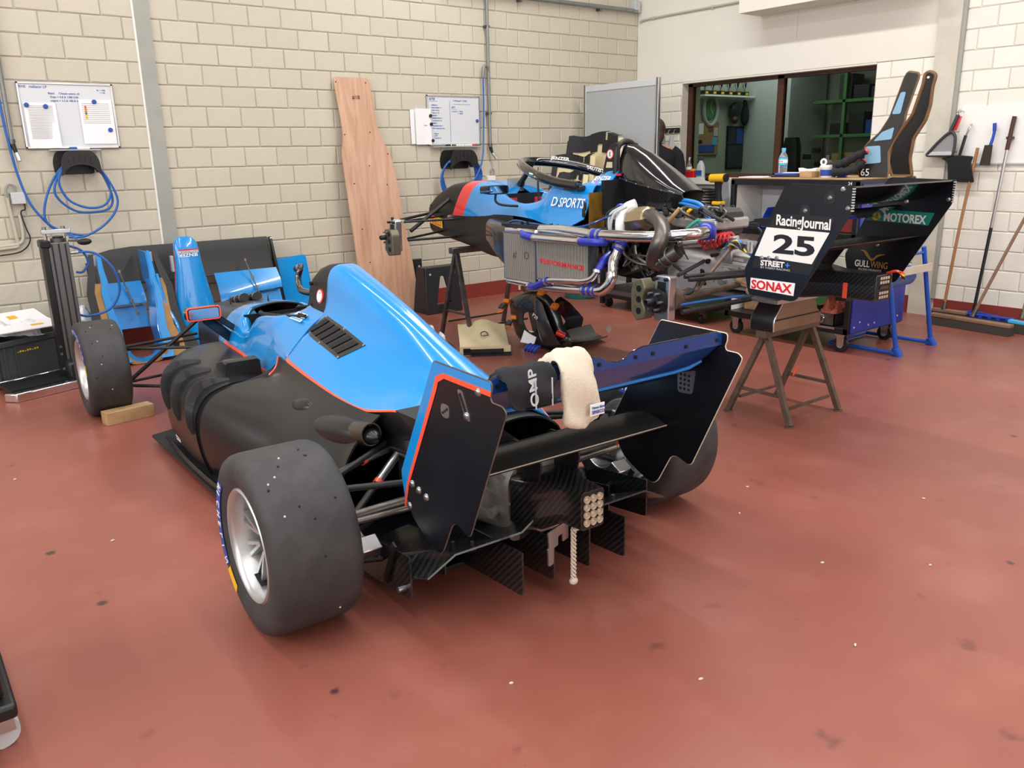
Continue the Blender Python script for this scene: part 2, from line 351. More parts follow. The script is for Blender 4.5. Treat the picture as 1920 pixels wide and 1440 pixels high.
bricks(wb, 'blockB', lambda s, z: (V((XB-random.random()*.002, -s, z)), R_(-90)), cb, [(1090, 1235, 150, 420), (1420, 1720, 340, 560), (1200, 1380, 410, 600), (1640, 1740, 150, 330)])
# baseboards, pillars, pipes
struct(MB().bb(-1.6, XB, YA-.012, YA, 0, .145).ob('baseboard_back', 'redbase', smooth=0))
bbm = MB().bb(XB-.012, XB, 3.62, YA, 0, .150).bb(XB-.012, XB, -3.0, 3.40, 0, .150)
struct(bbm.ob('baseboard_right', 'redbase', smooth=0))
t1 = struct(MB().bb(1.875, 1.985, YA-.02, YA+.02, 0, 4.6).ob('trim_1', 'pillar', smooth=0), 'grey steel column let into the block wall')
MB().bb(1.862, 1.876, YA-.012, YA+.01, 0, 4.6).ob('joint_strip', 'white', t1, smooth=0)
t2 = struct(MB().bb(7.19, XB+.1, 3.425, 3.61, 0, 4.6).ob('trim_2', 'pillarlight', smooth=0), 'light concrete column in the right wall')
MB().bb(7.205, 7.23, 3.395, 3.425, .15, 4.6).ob('joint_strip', 'pillar', t2, smooth=0)
# boxed-in soffit high on the right wall
struct(MB().bb(6.88, XB, 3.62, 5.36, 2.66, 3.2).ob('trim_3', 'concreteB', smooth=0), 'boxed white soffit above the office window')
solo(MB().tube([(7.226, 4.95, 2.66), (7.226, 4.95, 2.42)], .002, 6), 'wire', 'conduit', 'thin white wire hanging from the soffit', 'wire')
# office window
wn = struct(MB().bb(XB+.10, XB+.16, WY0, WY1, WZ1-.045, WZ1).bb(XB+.10, XB+.16, WY0, WY1, WZ0, WZ0+.045).bb(XB+.10, XB+.16, WY1-.06, WY1, WZ0, WZ1).bb(XB+.10, XB+.16, WY0, WY0+.05, WZ0, WZ1).bb(XB+.10, XB+.16, 5.13, 5.20, WZ0, WZ1).ob('window_1', 'brown', smooth=0), 'brown framed office window with two panes')
mg = mat('glass', '#c9d6cb', .02, trans=1., spec=.5); mg.node_tree.nodes['Principled BSDF'].inputs['IOR'].default_value = 1.12
for a, b in ((WY0+.05, 5.13), (5.20, WY1-.06)): MB().bb(XB+.125, XB+.135, a, b, WZ0+.045, WZ1-.045).ob('pane', 'glass', wn, smooth=0)
MB().bb(XB-.10, XB+.12, WY0-.02, WY1+.06, WZ0-.06, WZ0+.005).ob('window_sill', 'concreteB', wn, smooth=0)
MB().bb(XB, XB+.10, WY0, WY1, WZ1-.012, WZ1+.004).ob('window_head', 'concreteB', wn, smooth=0)
# the office behind the glass
ow = struct(MB().bb(10.2, 10.3, 3.0, 7.3, 0, 3.2).bb(XB+.3, 10.3, 7.1, 7.2, 0, 3.2).bb(XB+.3, 10.3, 2.9, 3.0, 0, 3.2).bb(XB+.3, 10.3, 2.9, 7.2, 2.75, 2.85).ob('wall_office', 'officewall', smooth=0))
struct(MB().bb(9.32, 10.1, 6.42, 7.1, 0, 2.75).ob('wall_partition', 'lgrey', smooth=0))
lo_ = bpy.data.lights.new('office_lamp', 'AREA'); lo_.size = 1.2; lo_.energy = 15; lo_.color = (.95, 1, .93); lob = bpy.data.objects.new('office_lamp', lo_); COL.objects.link(lob); lob.location = (8.6, 6.4, 2.7)
# ================================================================ car in front: blue and black single seater
def lerp_sec(st, n=6):
    # st: list of (u, [(v,z),...]); smooth in u with Catmull-Rom; returns list of (u, pts)
    P = [[V((u, a, b)) for a, b in pts] for u, pts in st]; m = len(P[0]); cols = [spline([r[k] for r in P], n) for k in range(m)]
    return [[cols[k][i] for k in range(m)] for i in range(len(cols[0]))]
def dens(row, n=3): return spline(row, n)
def mir(rows): return [[V((p.x, -p.y, p.z)) for p in r] for r in rows]
def half(rows, name, m, par, both=True, thick=.006, smooth=50, label=None, caps=False):
    joined = any(abs(p.y) < 1e-6 for r in rows for p in r)
    mb = MB().grid(rows, flip=True)
    if both and joined: mb.grid(mir(rows), flip=False)
    if thick: mb.thick(thick)
    o = mb.ob(name, m, par, smooth=smooth, fix=True, label=label)
    if both and not joined:
        mb = MB().grid(mir(rows), flip=False)
        if thick: mb.thick(thick)
        mb.ob(name, m, par, smooth=smooth, fix=True, label=label)
    return o
c1 = thing('race_car', 'blue and black single seater race car standing on slick tyres, nose removed', 'race car', (1.6575, 2.294, 0), R_(88))
# --- engine cover (blue), from the spine down to the orange line
EC = [(1.165, [(0, .953), (.05, .945), (.078, .90), (.09, .82), (.11, .745), (.16, .69), (.235, .635), (.305, .560)]),
      (1.11, [(0, .950), (.045, .945), (.078, .895), (.098, .81), (.13, .74), (.19, .68), (.26, .62), (.318, .552)]),
      (.88, [(0, .892), (.04, .888), (.075, .845), (.10, .775), (.14, .71), (.20, .65), (.27, .59), (.325, .532)]),
      (.60, [(0, .812), (.035, .808), (.07, .768), (.10, .71), (.145, .655), (.205, .60), (.27, .55), (.328, .512)]),
      (.38, [(0, .737), (.03, .733), (.065, .705), (.10, .66), (.145, .615), (.20, .575), (.26, .54), (.318, .508)]),
      (.15, [(0, .662), (.03, .659), (.065, .642), (.10, .615), (.14, .59), (.18, .57), (.22, .555), (.255, .54)]),
      (-.09, [(0, .575), (.03, .573), (.065, .565), (.10, .55), (.13, .535), (.155, .52), (.175, .508), (.19, .495)])]
ec = [dens(r) for r in lerp_sec(EC)]
half(ec, 'engine_cover', 'blue', c1, thick=.005)
def strip(rows, a, b, off):   # thin band along the rows between column indices a..b, lifted off
    return [[p + V((0, math.copysign(off, p.y) if p.y else 0, off)) for p in r[a:b+1]] for r in rows]
# orange line along the lower edge of the cover
edge = [r[-1] for r in ec]; edge2 = [r[-2] + (r[-1]-r[-2])*.45 for r in ec]
half([[a + V((0, .003, .003)), b + V((0, .004, .001))] for a, b in zip(edge2, edge)], 'stripe', 'orange', c1, thick=.003)
# --- rear cover below the line (black), ends in an open round tail
RC = [(.42, [(.318, .508), (.30, .45), (.27, .38), (.24, .33)]), (.15, [(.255, .54), (.26, .48), (.24, .40), (.20, .34)]), (-.09, [(.19, .495), (.205, .45), (.19, .39), (.15, .35)]), (-.13, [(.185, .49), (.20, .45), (.185, .39), (.15, .35)])]
half([dens(r) for r in lerp_sec(RC, 4)], 'rear_cover', 'black', c1, thick=.006)
tl = MB(); ring = []
for q, (u, k) in enumerate(((-.05, 1.0), (-.16, .98), (-.165, .93), (-.06, .92))):
    ring.append([V((u, .20*k*math.cos(a), .45 + .105*k*math.sin(a))) for a in [2*math.pi*i/32 for i in range(32)]])
tl.grid(ring, cu=True).ob('tail_shroud', 'black', c1, fix=True)
# --- sidepods (black)
SP = [(2.235, [(.27, .452), (.31, .452), (.36, .448), (.40, .435), (.42, .40), (.43, .30), (.43, .16), (.42, .05)]),
      (2.17, [(.28, .456), (.36, .458), (.44, .455), (.50, .44), (.53, .40), (.54, .30), (.535, .16), (.52, .05)]),
      (2.00, [(.29, .455), (.42, .462), (.53, .457), (.60, .435), (.635, .385), (.645, .28), (.635, .15), (.61, .05)]),
      (1.80, [(.298, .452), (.45, .460), (.575, .455), (.65, .43), (.682, .375), (.69, .27), (.68, .14), (.65, .05)]),
      (1.50, [(.312, .435), (.46, .455), (.58, .45), (.65, .425), (.69, .36), (.70, .26), (.685, .14), (.66, .05)]),
      (1.30, [(.318, .435), (.44, .455), (.56, .445), (.64, .41), (.685, .34), (.695, .25), (.68, .14), (.65, .05)])]
SP2 = [(1.25, [(.308, .556), (.326, .505), (.372, .468), (.50, .456), (.61, .425), (.67, .36), (.69, .24), (.645, .05)]),
       (1.11, [(.318, .552), (.345, .50), (.40, .463), (.50, .44), (.585, .405), (.64, .34), (.66, .23), (.61, .05)]),
       (.88, [(.325, .532), (.365, .485), (.425, .445), (.49, .405), (.55, .355), (.59, .29), (.60, .20), (.555, .05)]),
       (.60, [(.328, .512), (.39, .47), (.45, .415), (.50, .345), (.525, .27), (.53, .20), (.51, .12), (.485, .05)]),
       (.36, [(.315, .508), (.37, .46), (.42, .40), (.46, .33), (.48, .26), (.48, .19), (.46, .11), (.44, .05)]),
       (.27, [(.30, .512), (.36, .47), (.415, .41), (.455, .335), (.47, .26), (.47, .19), (.45, .11), (.43, .05)])]
sp1 = [dens(r) for r in lerp_sec(SP)]; sp2 = [dens(r) for r in lerp_sec(SP2)]
half(sp1, 'sidepod', 'black', c1, thick=.008, label='matt black sidepod with cooling gills'); half(sp2, 'sidepod_rear', 'black', c1, thick=.008)
for sg in (1, -1):      # step between the low front pod and the raised rear cover
    a, b = sp2[0], sp1[-1]; MB().grid([[V((p.x, sg*p.y, p.z)) for p in a], [V((p.x, sg*p.y, p.z)) for p in b]], flip=sg > 0).thick(.004).ob('step_panel', 'black', c1, fix=True)
    MB().tube(spline([(1.253, sg*.312, .558), (1.254, sg*.329, .509), (1.26, sg*.36, .478), (1.285, sg*.372, .462), (1.33, sg*.345, .45)], 4), .0065, 6).ob('stripe', 'orange', c1)
# orange line on the tub above the pod
def tubz(u): return .0
sl = [r[0] for r in sp1]
for sg in (1, -1): MB().grid([[V((p.x, sg*(p.y+.004), p.z+.022)), V((p.x, sg*(p.y+.009), p.z+.006))] for p in sl], flip=sg > 0).thick(.003).ob('stripe', 'orange', c1, fix=True)
# --- tub with cockpit opening (blue), black front bulkhead
TB = [(2.95, [(0, .555), (.05, .555), (.10, .548), (.15, .53), (.19, .49), (.205, .43), (.21, .36)]),
      (2.60, [(0, .598), (.06, .597), (.115, .588), (.17, .565), (.215, .52), (.235, .46), (.24, .38)]),
      (2.28, [(0, .640), (.06, .639), (.125, .628), (.19, .60), (.235, .55), (.265, .50), (.278, .455)]),
      (2.14, [(0, .655), (.06, .654), (.125, .643), (.19, .613), (.242, .56), (.275, .505), (.288, .456)]),
      (2.11, [(0, .657), (.06, .656), (.125, .645), (.19, .615), (.243, .562), (.276, .506), (.2885, .456)])]
TBS = [(2.11, [(.11, .60), (.135, .638), (.155, .634), (.19, .615), (.243, .562), (.276, .506), (.2885, .456)]),
      (2.05, [(.165, .53), (.18, .588), (.195, .602), (.215, .60), (.25, .556), (.28, .504), (.291, .456)]),
      (1.94, [(.18, .45), (.20, .53), (.212, .55), (.23, .553), (.258, .53), (.285, .49), (.295, .455)]),
      (1.84, [(.18, .46), (.20, .555), (.212, .575), (.232, .58), (.26, .545), (.288, .49), (.30, .453)]),
      (1.72, [(.18, .50), (.195, .62), (.21, .65), (.235, .652), (.265, .59), (.292, .50), (.303, .447)]),
      (1.50, [(.17, .52), (.19, .655), (.205, .685), (.235, .685), (.268, .60), (.298, .50), (.312, .438)]),
      (1.44, [(.15, .60), (.17, .69), (.19, .702), (.225, .692), (.262, .62), (.295, .52), (.314, .436)]),
      (1.38, [(.10, .737), (.13, .727), (.165, .713), (.21, .69), (.255, .635), (.29, .56), (.316, .44)]),
      (1.30, [(.10, .745), (.13, .731), (.165, .713), (.207, .685), (.252, .635), (.288, .58), (.317, .47)]),
      (1.16, [(.10, .745), (.13, .725), (.165, .702), (.202, .672), (.252, .624), (.288, .585), (.314, .552)])]
tb = [dens(r) for r in lerp_sec(TB, 5)]; tbs = [dens(r) for r in lerp_sec(TBS, 5)]
k = 10
half(tb[:k+1], 'tub_nose', 'black', c1, thick=.006, label='black front bulkhead section'); half(tb[k:], 'front_deck', 'blue', c1, thick=.006, label='blue deck ahead of the cockpit'); half(tbs, 'cockpit_side', 'blue', c1, thick=.006, label='blue cockpit side')
MB().tube(spline([(2.06, -.175, .597), (2.10, -.13, .638), (2.108, 0, .658), (2.10, .13, .638), (2.06, .175, .597)], 6), .006, 8).ob('cockpit_trim', 'matt', c1)
for sg in (1, -1): MB().grid([[V((p.x+d, sg*(p.y+.003), p.z+.003)) for d in (-.006, .006)] for p in tb[k]], flip=sg < 0).thick(.002).ob('stripe', 'orange', c1, fix=True)
TLow = [(u, [pts[-1], (pts[-1][0], pts[-1][1]-.1), (pts[-1][0]-.02, .16), (pts[-1][0]-.05, .07)]) for u, pts in TB + TBS[1:]]
half(lerp_sec(TLow, 3), 'tub_lower', 'black', c1, thick=.006)
mb = MB(); f0 = tb[0]; poly = [V((2.951, p.y, p.z)) for p in f0] + [V((2.951, .19, .1))] + [V((2.951, -.19, .1))] + [V((2.951, -p.y, p.z)) for p in f0[::-1]]
mb.add(poly, [tuple(range(len(poly)))]).ob('bulkhead', 'matt', c1)
# dash, cockpit trim, steering wheel
MB().bb(1.15, 2.1, -.19, .19, .12, .16).ob('cockpit_floor', 'interior', c1, smooth=0)
MB().grid([[V((2.06, y, z)) for y in (-.2, 0, .2)] for z in (.35, .50, .62)]).thick(.01).ob('dashboard', 'interior', c1)
sw = MB().tube(spline([(1.90, .12*math.cos(a), .565+.055*math.sin(a)) for a in [2*math.pi*i/10 for i in range(10)]], 3, True), .011, 8, closed=True).ob('steering_wheel', 'matt', c1)
MB().box((1.905, 0, .565), (.02, .13, .08)).ob('wheel_display', 'matt', sw, bevel=.004)
for y, z, m in ((.04, .585, 'red'), (-.04, .585, 'hoselight'), (.03, .545, 'red'), (-.03, .55, 'gold')): MB().cyl((1.895, y, z), (1.885, y, z), .006, n=10).ob('button', m, sw)
for sg in (1, -1):
    MB().tube(spline([(2.06, sg*.10, .625), (1.8, sg*.19, .665), (1.5, sg*.2, .695), (1.25, sg*.17, .725)], 6), .009, 6).ob('cockpit_trim', 'matt', c1)
MB().prism(rnd([(1.18, .10), (1.55, .14), (1.42, .40), (1.26, .70), (1.19, .70)], .03), (0, .16, 0), (1, 0, 0), (0, 0, 1), .32).ob('seat_shell', 'interior', c1)
# front damper covers on top of the nose section
for y in (-.05, -.13):
    d = MB().cyl((2.78, y+.08, .585), (2.55, y+.08, .635), .026, n=16).ob('damper', 'matt', c1, label='black front damper with silver collars')
    for t in (.1, .5, .9):
        p = V((2.78, y+.08, .585)).lerp(V((2.55, y+.08, .635)), t); q = (V((2.55, 0, .635))-V((2.78, 0, .585))).normalized()*.008; MB().cyl(p-q, p+q, .028, n=16).ob('collar', 'alu', d)
MB().prism([(-.02, 0), (.02, 0), (.006, .055)], (2.22, .002, .635), (1, 0, 0), (0, 0, 1), .003).ob('antenna_fin', 'matt', c1)
MB().prism([(-.02, 0), (.02, 0), (.004, .06)], (2.6, .10, .585), (1, 0, 0), (0, 0, 1), .003).ob('antenna_fin', 'matt', c1)
# --- roll hoop with camera-arm, E sticker
hp = MB().grid([dens([V((1.315+.02, sg*.0, .962)) if False else V((x, v, z)) for v, z in ((.0, .962), (.052, .955), (.082, .90), (.094, .82), (.114, .745), (.16, .695), (.20, .675))], 3) for x, sg in ((1.305, 1), (1.35, 1), (1.42, 1))], flip=True)
rows = []
for i, x in enumerate((1.165, 1.24, 1.32, 1.395)):
    f = (0, .012, .05, .12)[i]
    rows.append(dens([V((x, v*(1-.5*f), z-f*max(0, (z-.66))*2.0)) for v, z in ((0, .960), (.052, .953), (.082, .90), (.094, .82), (.108, .765), (.112, .745))], 3))
half(rows, 'roll_hoop', 'matt', c1, thick=.008)
fr_ = [V((1.394, p.y, p.z)) for p in rows[-1]]; pl = fr_ + [V((1.394, -p.y, p.z)) for p in fr_[::-1]]
MB().add(pl, [tuple(range(len(pl)))]).ob('airbox_inlet', 'interior', c1)
e = MB().cyl((1.235, .094, .81), (1.235, .101, .811), .034, n=28).ob('sticker', 'red', c1, label='round white sticker with red rim and letter E')
MB().cyl((1.235, .098, .811), (1.235, .103, .812), .0275, n=28).ob('sticker_face', 'white', e)
text('E', .034, 'ink', e, (1.244, .105, .796), (-1, .0, 0), (0, -.18, 1), world=False, off=.02)
ar = spline([(1.36, .06, .81), (1.47, .06, .797), (1.565, .06, .80), (1.60, .055, .85), (1.60, .04, .895), (1.615, .03, .91)], 6)
a_ = MB().tube(ar, .0155, 10).ob('headrest_arm', 'blackgloss', c1); MB().cyl((1.60, .035, .905), (1.70, .02, .885), .014, .017, 14).ob('nozzle', 'matt', a_); MB().cyl((1.615, .033, .903), (1.645, .028, .897), .018, n=14).ob('collar', 'alu', a_)
for z in (.76, .86): MB().cyl((1.33, .09, z), (1.33, .105, z), .009, n=12).ob('bolt', 'darkmetal', c1)
tr = MB().tube(spline([(1.36, .155, .70), (1.33, .17, .725), (1.28, .16, .72), (1.29, .15, .70)], 5, True), .005, 8, closed=True).ob('pull_loop', 'matt', c1)
# JENZER lettering on the hoop foot and side
text('JENZER', .030, 'white', c1, (1.37, .182, .716), (-1, 0, .0), (0, -.87, .45), world=False, off=.02, width=.13)
b_ = MB().prism([(0, 0), (.13, 0), (.13, .018), (0, .018)], (1.37, .203, .703), (-1, 0, .0), (0, -.8, .55), .001).ob('badge', 'white', c1)
text('MOTORSPORT', .011, 'skyblue', b_, (1.365, .201, .7075), (-1, 0, 0), (0, -.8, .55), world=False, width=.118)
# --- mirrors
for sg in (1, -1):
    mr = MB().prism(rnd([(-.085, -.03), (.085, -.03), (.085, .035), (-.085, .035)], .018), (1.97, sg*.43, .665), (0, -1, 0), (0, 0, 1), -.05)
    mo = mr.ob('mirror', 'blackgloss', c1, label='wing mirror with orange rim'); MB().prism(rnd([(-.075, -.024), (.075, -.024), (.075, .028), (-.075, .028)], .012), (1.966, sg*.43, .667), (0, -1, 0), (0, 0, 1), .003).ob('mirror_glass', 'chrome', mo)
    MB().tube([(1.966, sg*.43+y, .6675+z) for y, z in rnd([(-.083, -.03), (.083, -.03), (.083, .034), (-.083, .034)], .016)], .004, 6, closed=True).ob('mirror_rim', 'orange', mo)
    MB().bar((1.99, sg*.42, .64), (2.08, sg*.27, .50), .012, .05).ob('mirror_stalk', 'black', c1); MB().bar((1.99, sg*.36, .64), (2.06, sg*.26, .56), .012, .03).ob('mirror_stalk', 'black', c1)
# --- louvre plate on the shoulder, gills, scoop, bulge, exhaust
def ecs(u, t):  # point and normal on the cover
    best = min(range(len(ec)-1), key=lambda i: abs(ec[i][0].x-u)); i = best if ec[best][0].x >= u else best-1; i = max(0, min(i, len(ec)-2))
    f = (ec[i][0].x-u)/(ec[i][0].x-ec[i+1][0].x); j = int(t*(len(ec[0])-1)); j = min(j, len(ec[0])-2); g = t*(len(ec[0])-1)-j
    a = ec[i][j].lerp(ec[i][j+1], g); b = ec[i+1][j].lerp(ec[i+1][j+1], g); n = (ec[i][j+1]-ec[i][j]).cross(ec[i+1][j]-ec[i][j]); return a.lerp(b, f), (n if n.z > 0 else -n).normalized()
for sg in (1, -1):
    def SU(a, b, d=0.):      # a along the car 0..1, b across 0..1
        u = (1.16 + (.78-1.16)*a) + (-.16 + .02*a)*(1-b)*-1*0; u = 1.19 - .40*a - .10*(1-b); t = .56 + .20*b
        p, n = ecs(u, t); p = p + n*d; return V((p.x, sg*p.y, p.z))
    lp = MB().grid([[SU(i/10, j/6, .004) for j in range(7)] for i in range(11)], flip=sg > 0).thick(.004).ob('louvre_plate', 'carbonfine', c1, fix=True, label='carbon louvre plate with six slots')
    for q in range(6):
        a0 = .07 + q*.15; MB().grid([[SU(a0 + da, .12 + .76*b/6 , .0105) for b in range(7)] for da in (0, .05, .095)], flip=sg > 0).thick(.002).ob('slot', 'interior', lp, fix=True)
    for a, b in ((.02, .04), (.5, .03), (.98, .04), (.02, .96), (.5, .97), (.98, .96)):
        p, p2 = SU(a, b, .003), SU(a, b, .009); MB().cyl(p, p2, .006, n=10).ob('rivet', 'alu', lp)
    # gills: three raised scalloped fins wrapping over the shoulder of the pod
    for gi, u0 in enumerate((1.80, 1.60, 1.38)):
        rr = []
        for q in range(13):
            t = .22 + .50*q/12; 
            row = []
            for da, h in ((.15, .0), (.08, .020), (.015, .040), (-.004, .045), (-.010, -.004)):
                u = u0 + da - .10*abs(t-.36)*1.2; i = min(range(len(sp1)-1), key=lambda z: abs(sp1[z][0].x-u)); r = sp1[i]; jf = t*(len(r)-1); j = int(jf); p = r[j].lerp(r[min(j+1, len(r)-1)], jf-j)
                nrm = V((0, max(0, (t-.25)*2.2), max(.0, 1-(t-.2)*1.8))).normalized(); k2 = math.sin(math.pi*(q+.6)/13.2)**.6
                p = V((u, p.y, p.z)) + nrm*h*k2; row.append(V((p.x, sg*p.y, p.z)))
            rr.append(row)
        MB().grid(rr, flip=sg < 0).thick(.003).ob('gill', 'black', c1, fix=True, smooth=28)
        sl_ = [[r[4] + V((0, 0, .002)), r[3] - V((.004, 0, .004))] for r in rr]; 
    sc = [(1.66, .055, .006), (1.62, .065, .035), (1.45, .085, .082), (1.41, .085, .074)]
    MB().loft([[V((u, sg*(.43+y*wd_), .452+z*h)) for y, z in ((-1, -.1), (1, -.1), (.95, .9), (.82, 1), (-.82, 1), (-.95, .9))] for u, wd_, h in sc]).ob('scoop', 'black', c1, fix=True, smooth=30)
    MB().ell((.765, sg*.405, .459), (.085, .036, .02), 20, 12, (sg*-.75, .12, sg*.1)).ob('bulge', 'black', c1)
    # exhaust recess and pipe
    MB().ell((.47, sg*.372, .418), (.26, .074, .066), 24, 14, (0, .14, sg*.10)).ob('exhaust_fairing', 'black', c1)
    MB().lathe([(.042, .10), (.042, 0), (.038, 0), (.038, .1)], (.235, sg*.36, .465), (1, .1*sg, -.15), 24).ob('exhaust_pipe', 'exhaust', c1, fix=True)
    MB().cyl((.275, sg*.364, .459), (.28, sg*.364, .458), .039, n=24).ob('exhaust_bore', 'interior', c1)
    MB().loft([[V((u+.22, sg*(.205+y*k_), .405+z*k_)) for y, z in ((-.04, -.05), (.06, -.045), (.075, 0), (.05, .045), (-.04, .05))] for u, k_ in ((.20, .5), (.08, 1.), (-.10, 1.0), (-.16, .7))]).ob('rocker_fairing', 'black', c1, fix=True, smooth=60)
# --- flat floor
FL = [(2.13, .60), (2.08, .735), (1.30, .715), (.50, .70), (.28, .62), (.20, .50), (-.1, .46)]
fl = [(u, v) for u, v in FL] + [(u, -v) for u, v in FL[::-1]]
MB().prism(fl, (0, 0, .038), (1, 0, 0), (0, 1, 0), .012).ob('floor_panel', 'matt', c1, smooth=0, bevel=.002)
for sg in (1, -1):
    MB().tube(spline([(2.0, sg*.675, .052), (1.5, sg*.695, .055), (1.0, sg*.68, .06), (.6, sg*.63, .065)], 5), .012, 8).ob('floor_edge', 'black', c1)
    text('JENZER'[-3:] if sg > 0 else 'JEN', .030, 'white', c1, (1.735, sg*.690, .145), (-1, 0, 0), (0, -.15*sg, 1), world=False, off=.02, width=.07) if sg > 0 else None
b_ = MB().prism([(0, 0), (.07, 0), (.07, .026), (0, .026)], (1.735, .689, .112), (-1, 0, 0), (0, .10, 1), .001).ob('badge', 'white', c1); text('SPORT', .012, 'ink', b_, (1.73, .6905, .119), (-1, 0, 0), (0, .1, 1), world=False, width=.06)
# --- wheels
def wheel(par, u, v, R, w, sg, spokes=9, front=False):
    h = w/2; rr = .178 if not front else .175; o = (u, v, R); ax = (0, sg, 0)
    prof = [(rr, h*.86), (rr+.012, h*.93), (R*.79, h*1.0), (R*.88, h*.985), (R*.955, h*.92), (R*.985, h*.82), (R*.998, h*.66), (R, h*.3), (R, -h*.3), (R*.998, -h*.66), (R*.985, -h*.82), (R*.955, -h*.92), (R*.88, -h*.985), (R*.79, -h), (rr+.012, -h*.93), (rr, -h*.86), (rr-.01, -h*.8), (rr-.01, h*.8)]
    ty = MB().lathe(prof, o, ax, 64, close=True).ob('tyre', 'rubber', par, smooth=50, fix=True, label='worn slick tyre'); 
    MB().lathe([(rr-.004, h*.80), (rr+.004, h*.88), (rr-.002, h*.93), (rr-.010, h*.90), (rr-.018, h*.80), (rr-.022, h*.2), (rr-.026, -h*.1), (rr-.026, -h*.8), (rr-.012, -h*.86), (rr-.004, -h*.80)], o, ax, 48, close=True).ob('rim', 'rimsilver', ty, fix=True)
    d = h*.36
    for k in range(spokes):
        a = 2*math.pi*k/spokes + .2; c, s = math.cos(a), math.sin(a)
        for e2 in (-.10, .10):
            p0 = V((u + .045*math.cos(a), v + sg*(d+.015), R + .045*math.sin(a))); p1 = V((u + (rr-.026)*math.cos(a+e2*1.3), v + sg*(d+h*.18), R + (rr-.026)*math.sin(a+e2*1.3)))
            MB().bar(p0, p1, .011, .018, (0, 1, 0)).ob('spoke', 'rimsilver', ty, smooth=0)
    MB().lathe([(.0, d+.03), (.03, d+.03), (.034, d+.02), (.055, d+.012), (.055, d-.03), (0, d-.03)], o, ax, 28).ob('hub', 'darkmetal', ty)
    MB().lathe([(.12, d-.05), (.12, d-.07), (.05, d-.07), (.05, d-.05)], o, ax, 32, close=True).ob('brake_disc', 'disc', ty)
    return ty
def arctext(s, h, m, par, u, v, R, rad, sg, a0, da):
    for i, ch in enumerate(s):
        a = R_(a0 + i*da); rv = V((math.cos(a), 0, math.sin(a))); tv = V((math.sin(a), 0, -math.cos(a)))*(1 if sg < 0 else 1)
        tv = V((-math.sin(a), 0, math.cos(a))) if da > 0 else -V((-math.sin(a), 0, math.cos(a)))
        text(ch, h, m, par, V((u, v, R)) + rv*rad - tv*h*.35, tv, rv, world=False, off=.02, ext=.0008)
W = {}
for n_, (u, v, R, w, f) in {'rl': (0, .78, .286, .28, 0), 'rr': (0, -.78, .286, .28, 0), 'fl': (2.86, .805, .274, .229, 1), 'fr': (2.86, -.805, .274, .229, 1)}.items():
    sg = 1 if v > 0 else -1; W[n_] = wheel(c1, u, v, R, w, sg, front=bool(f))
ty = W['rl']; vv = .78+.14*.985+.0015
def sidepatch(par, u, v, R, r0, r1, a0, a1, m, name='sidewall_print', n=10, lift=0.):
    MB().grid([[V((u + r*math.cos(R_(a0+(a1-a0)*i/n)), v, R + r*math.sin(R_(a0+(a1-a0)*i/n)))) for r in (r0, (r0+r1)/2, r1)] for i in range(n+1)]).thick(.0006).ob(name, m, par, fix=True)
sidepatch(ty, 0, vv+.0005, .286, .214, .248, -35, 42, 'markerblue'); arctext('MICHELIN', .024, 'white', ty, 0, vv+.0018, .286, .221, 1, 37, -9.6)
sidepatch(ty, 0, vv+.0005, .286, .212, .25, -58, -38, 'yellow'); 
# right-hand wheel: logo on the inner sidewall
ty2 = W['rr']; vi = -.78+.14*.985+.0015
sidepatch(ty2, 0, vi, .286, .205, .252, 118, 134, 'yellow'); sidepatch(ty2, 0, vi, .286, .205, .252, 84, 117, 'markerblue')
MB().ell((.286*0 - .05, vi+.001, .286+.224), (.012, .002, .017), 12, 8).ob('sidewall_print', 'white', ty2); arctext('MICHELIN', .022, 'white', ty2, 0, vi+.002, .286, .217, 1, 98, -9)
for k in range(4):
    for j in range(3):
        if (k+j) % 2: sidepatch(ty2, 0, vi+.0006, .286, .19+.018*j, .208+.018*j, 196+6*k, 202+6*k, 'dgrey', n=2)
tyf = W['fl']; vf = .805+.1145*.985+.0015
sidepatch(tyf, 2.86, vf, .274, .206, .238, 70, 160, 'markerblue'); arctext('MICHELIN', .022, 'lgrey', tyf, 2.86, vf+.0012, .274, .211, 1, 152, -10)
sidepatch(tyf, 2.86, vf, .274, .206, .24, 163, 178, 'yellow')
for a in (105, 285):   # stickers inside the rear rim barrel
    ar_ = R_(a); rv = V((math.cos(ar_), 0, math.sin(ar_))); tv = V((-math.sin(ar_), 0, math.cos(ar_))); p = V((0, .86, .286)) + rv*.152
    st = MB().add([p + tv*x*.032 + V((0, y*.016, 0)) - rv*(.003 + abs(x)*.003) for x, y in ((-1, -1), (1, -1), (1, 1), (-1, 1))], [(0, 1, 2, 3)]).thick(.0006).ob('rim_sticker', 'ink', ty, fix=True)
    text('OZ', .014, 'white', ty, p - rv*.0045 + tv*.026 + V((0, -.006, 0)), -tv, (0, 1, 0), world=False, off=.02); text('RACING', .010, 'red', ty, p - rv*.0045 + tv*.002 + V((0, -.004, 0)), -tv, (0, 1, 0), world=False, width=.028)
rw = random.Random(8)
for t_, (u_, v_, R__, w_) in ((W['rl'], (0, .78, .286, .2)), (W['fl'], (2.86, .805, .274, .16))):
    for k in range(14):
        a = R_(rw.uniform(95, 215)); p = V((u_ + R__*math.cos(a), v_ + rw.uniform(-.5, .5)*w_, R__ + R__*math.sin(a))); MB().ell(p, (.004, .0035, .004), 8, 6).ob('wear_mark', 'interior' if k % 3 else 'lgrey', t_)
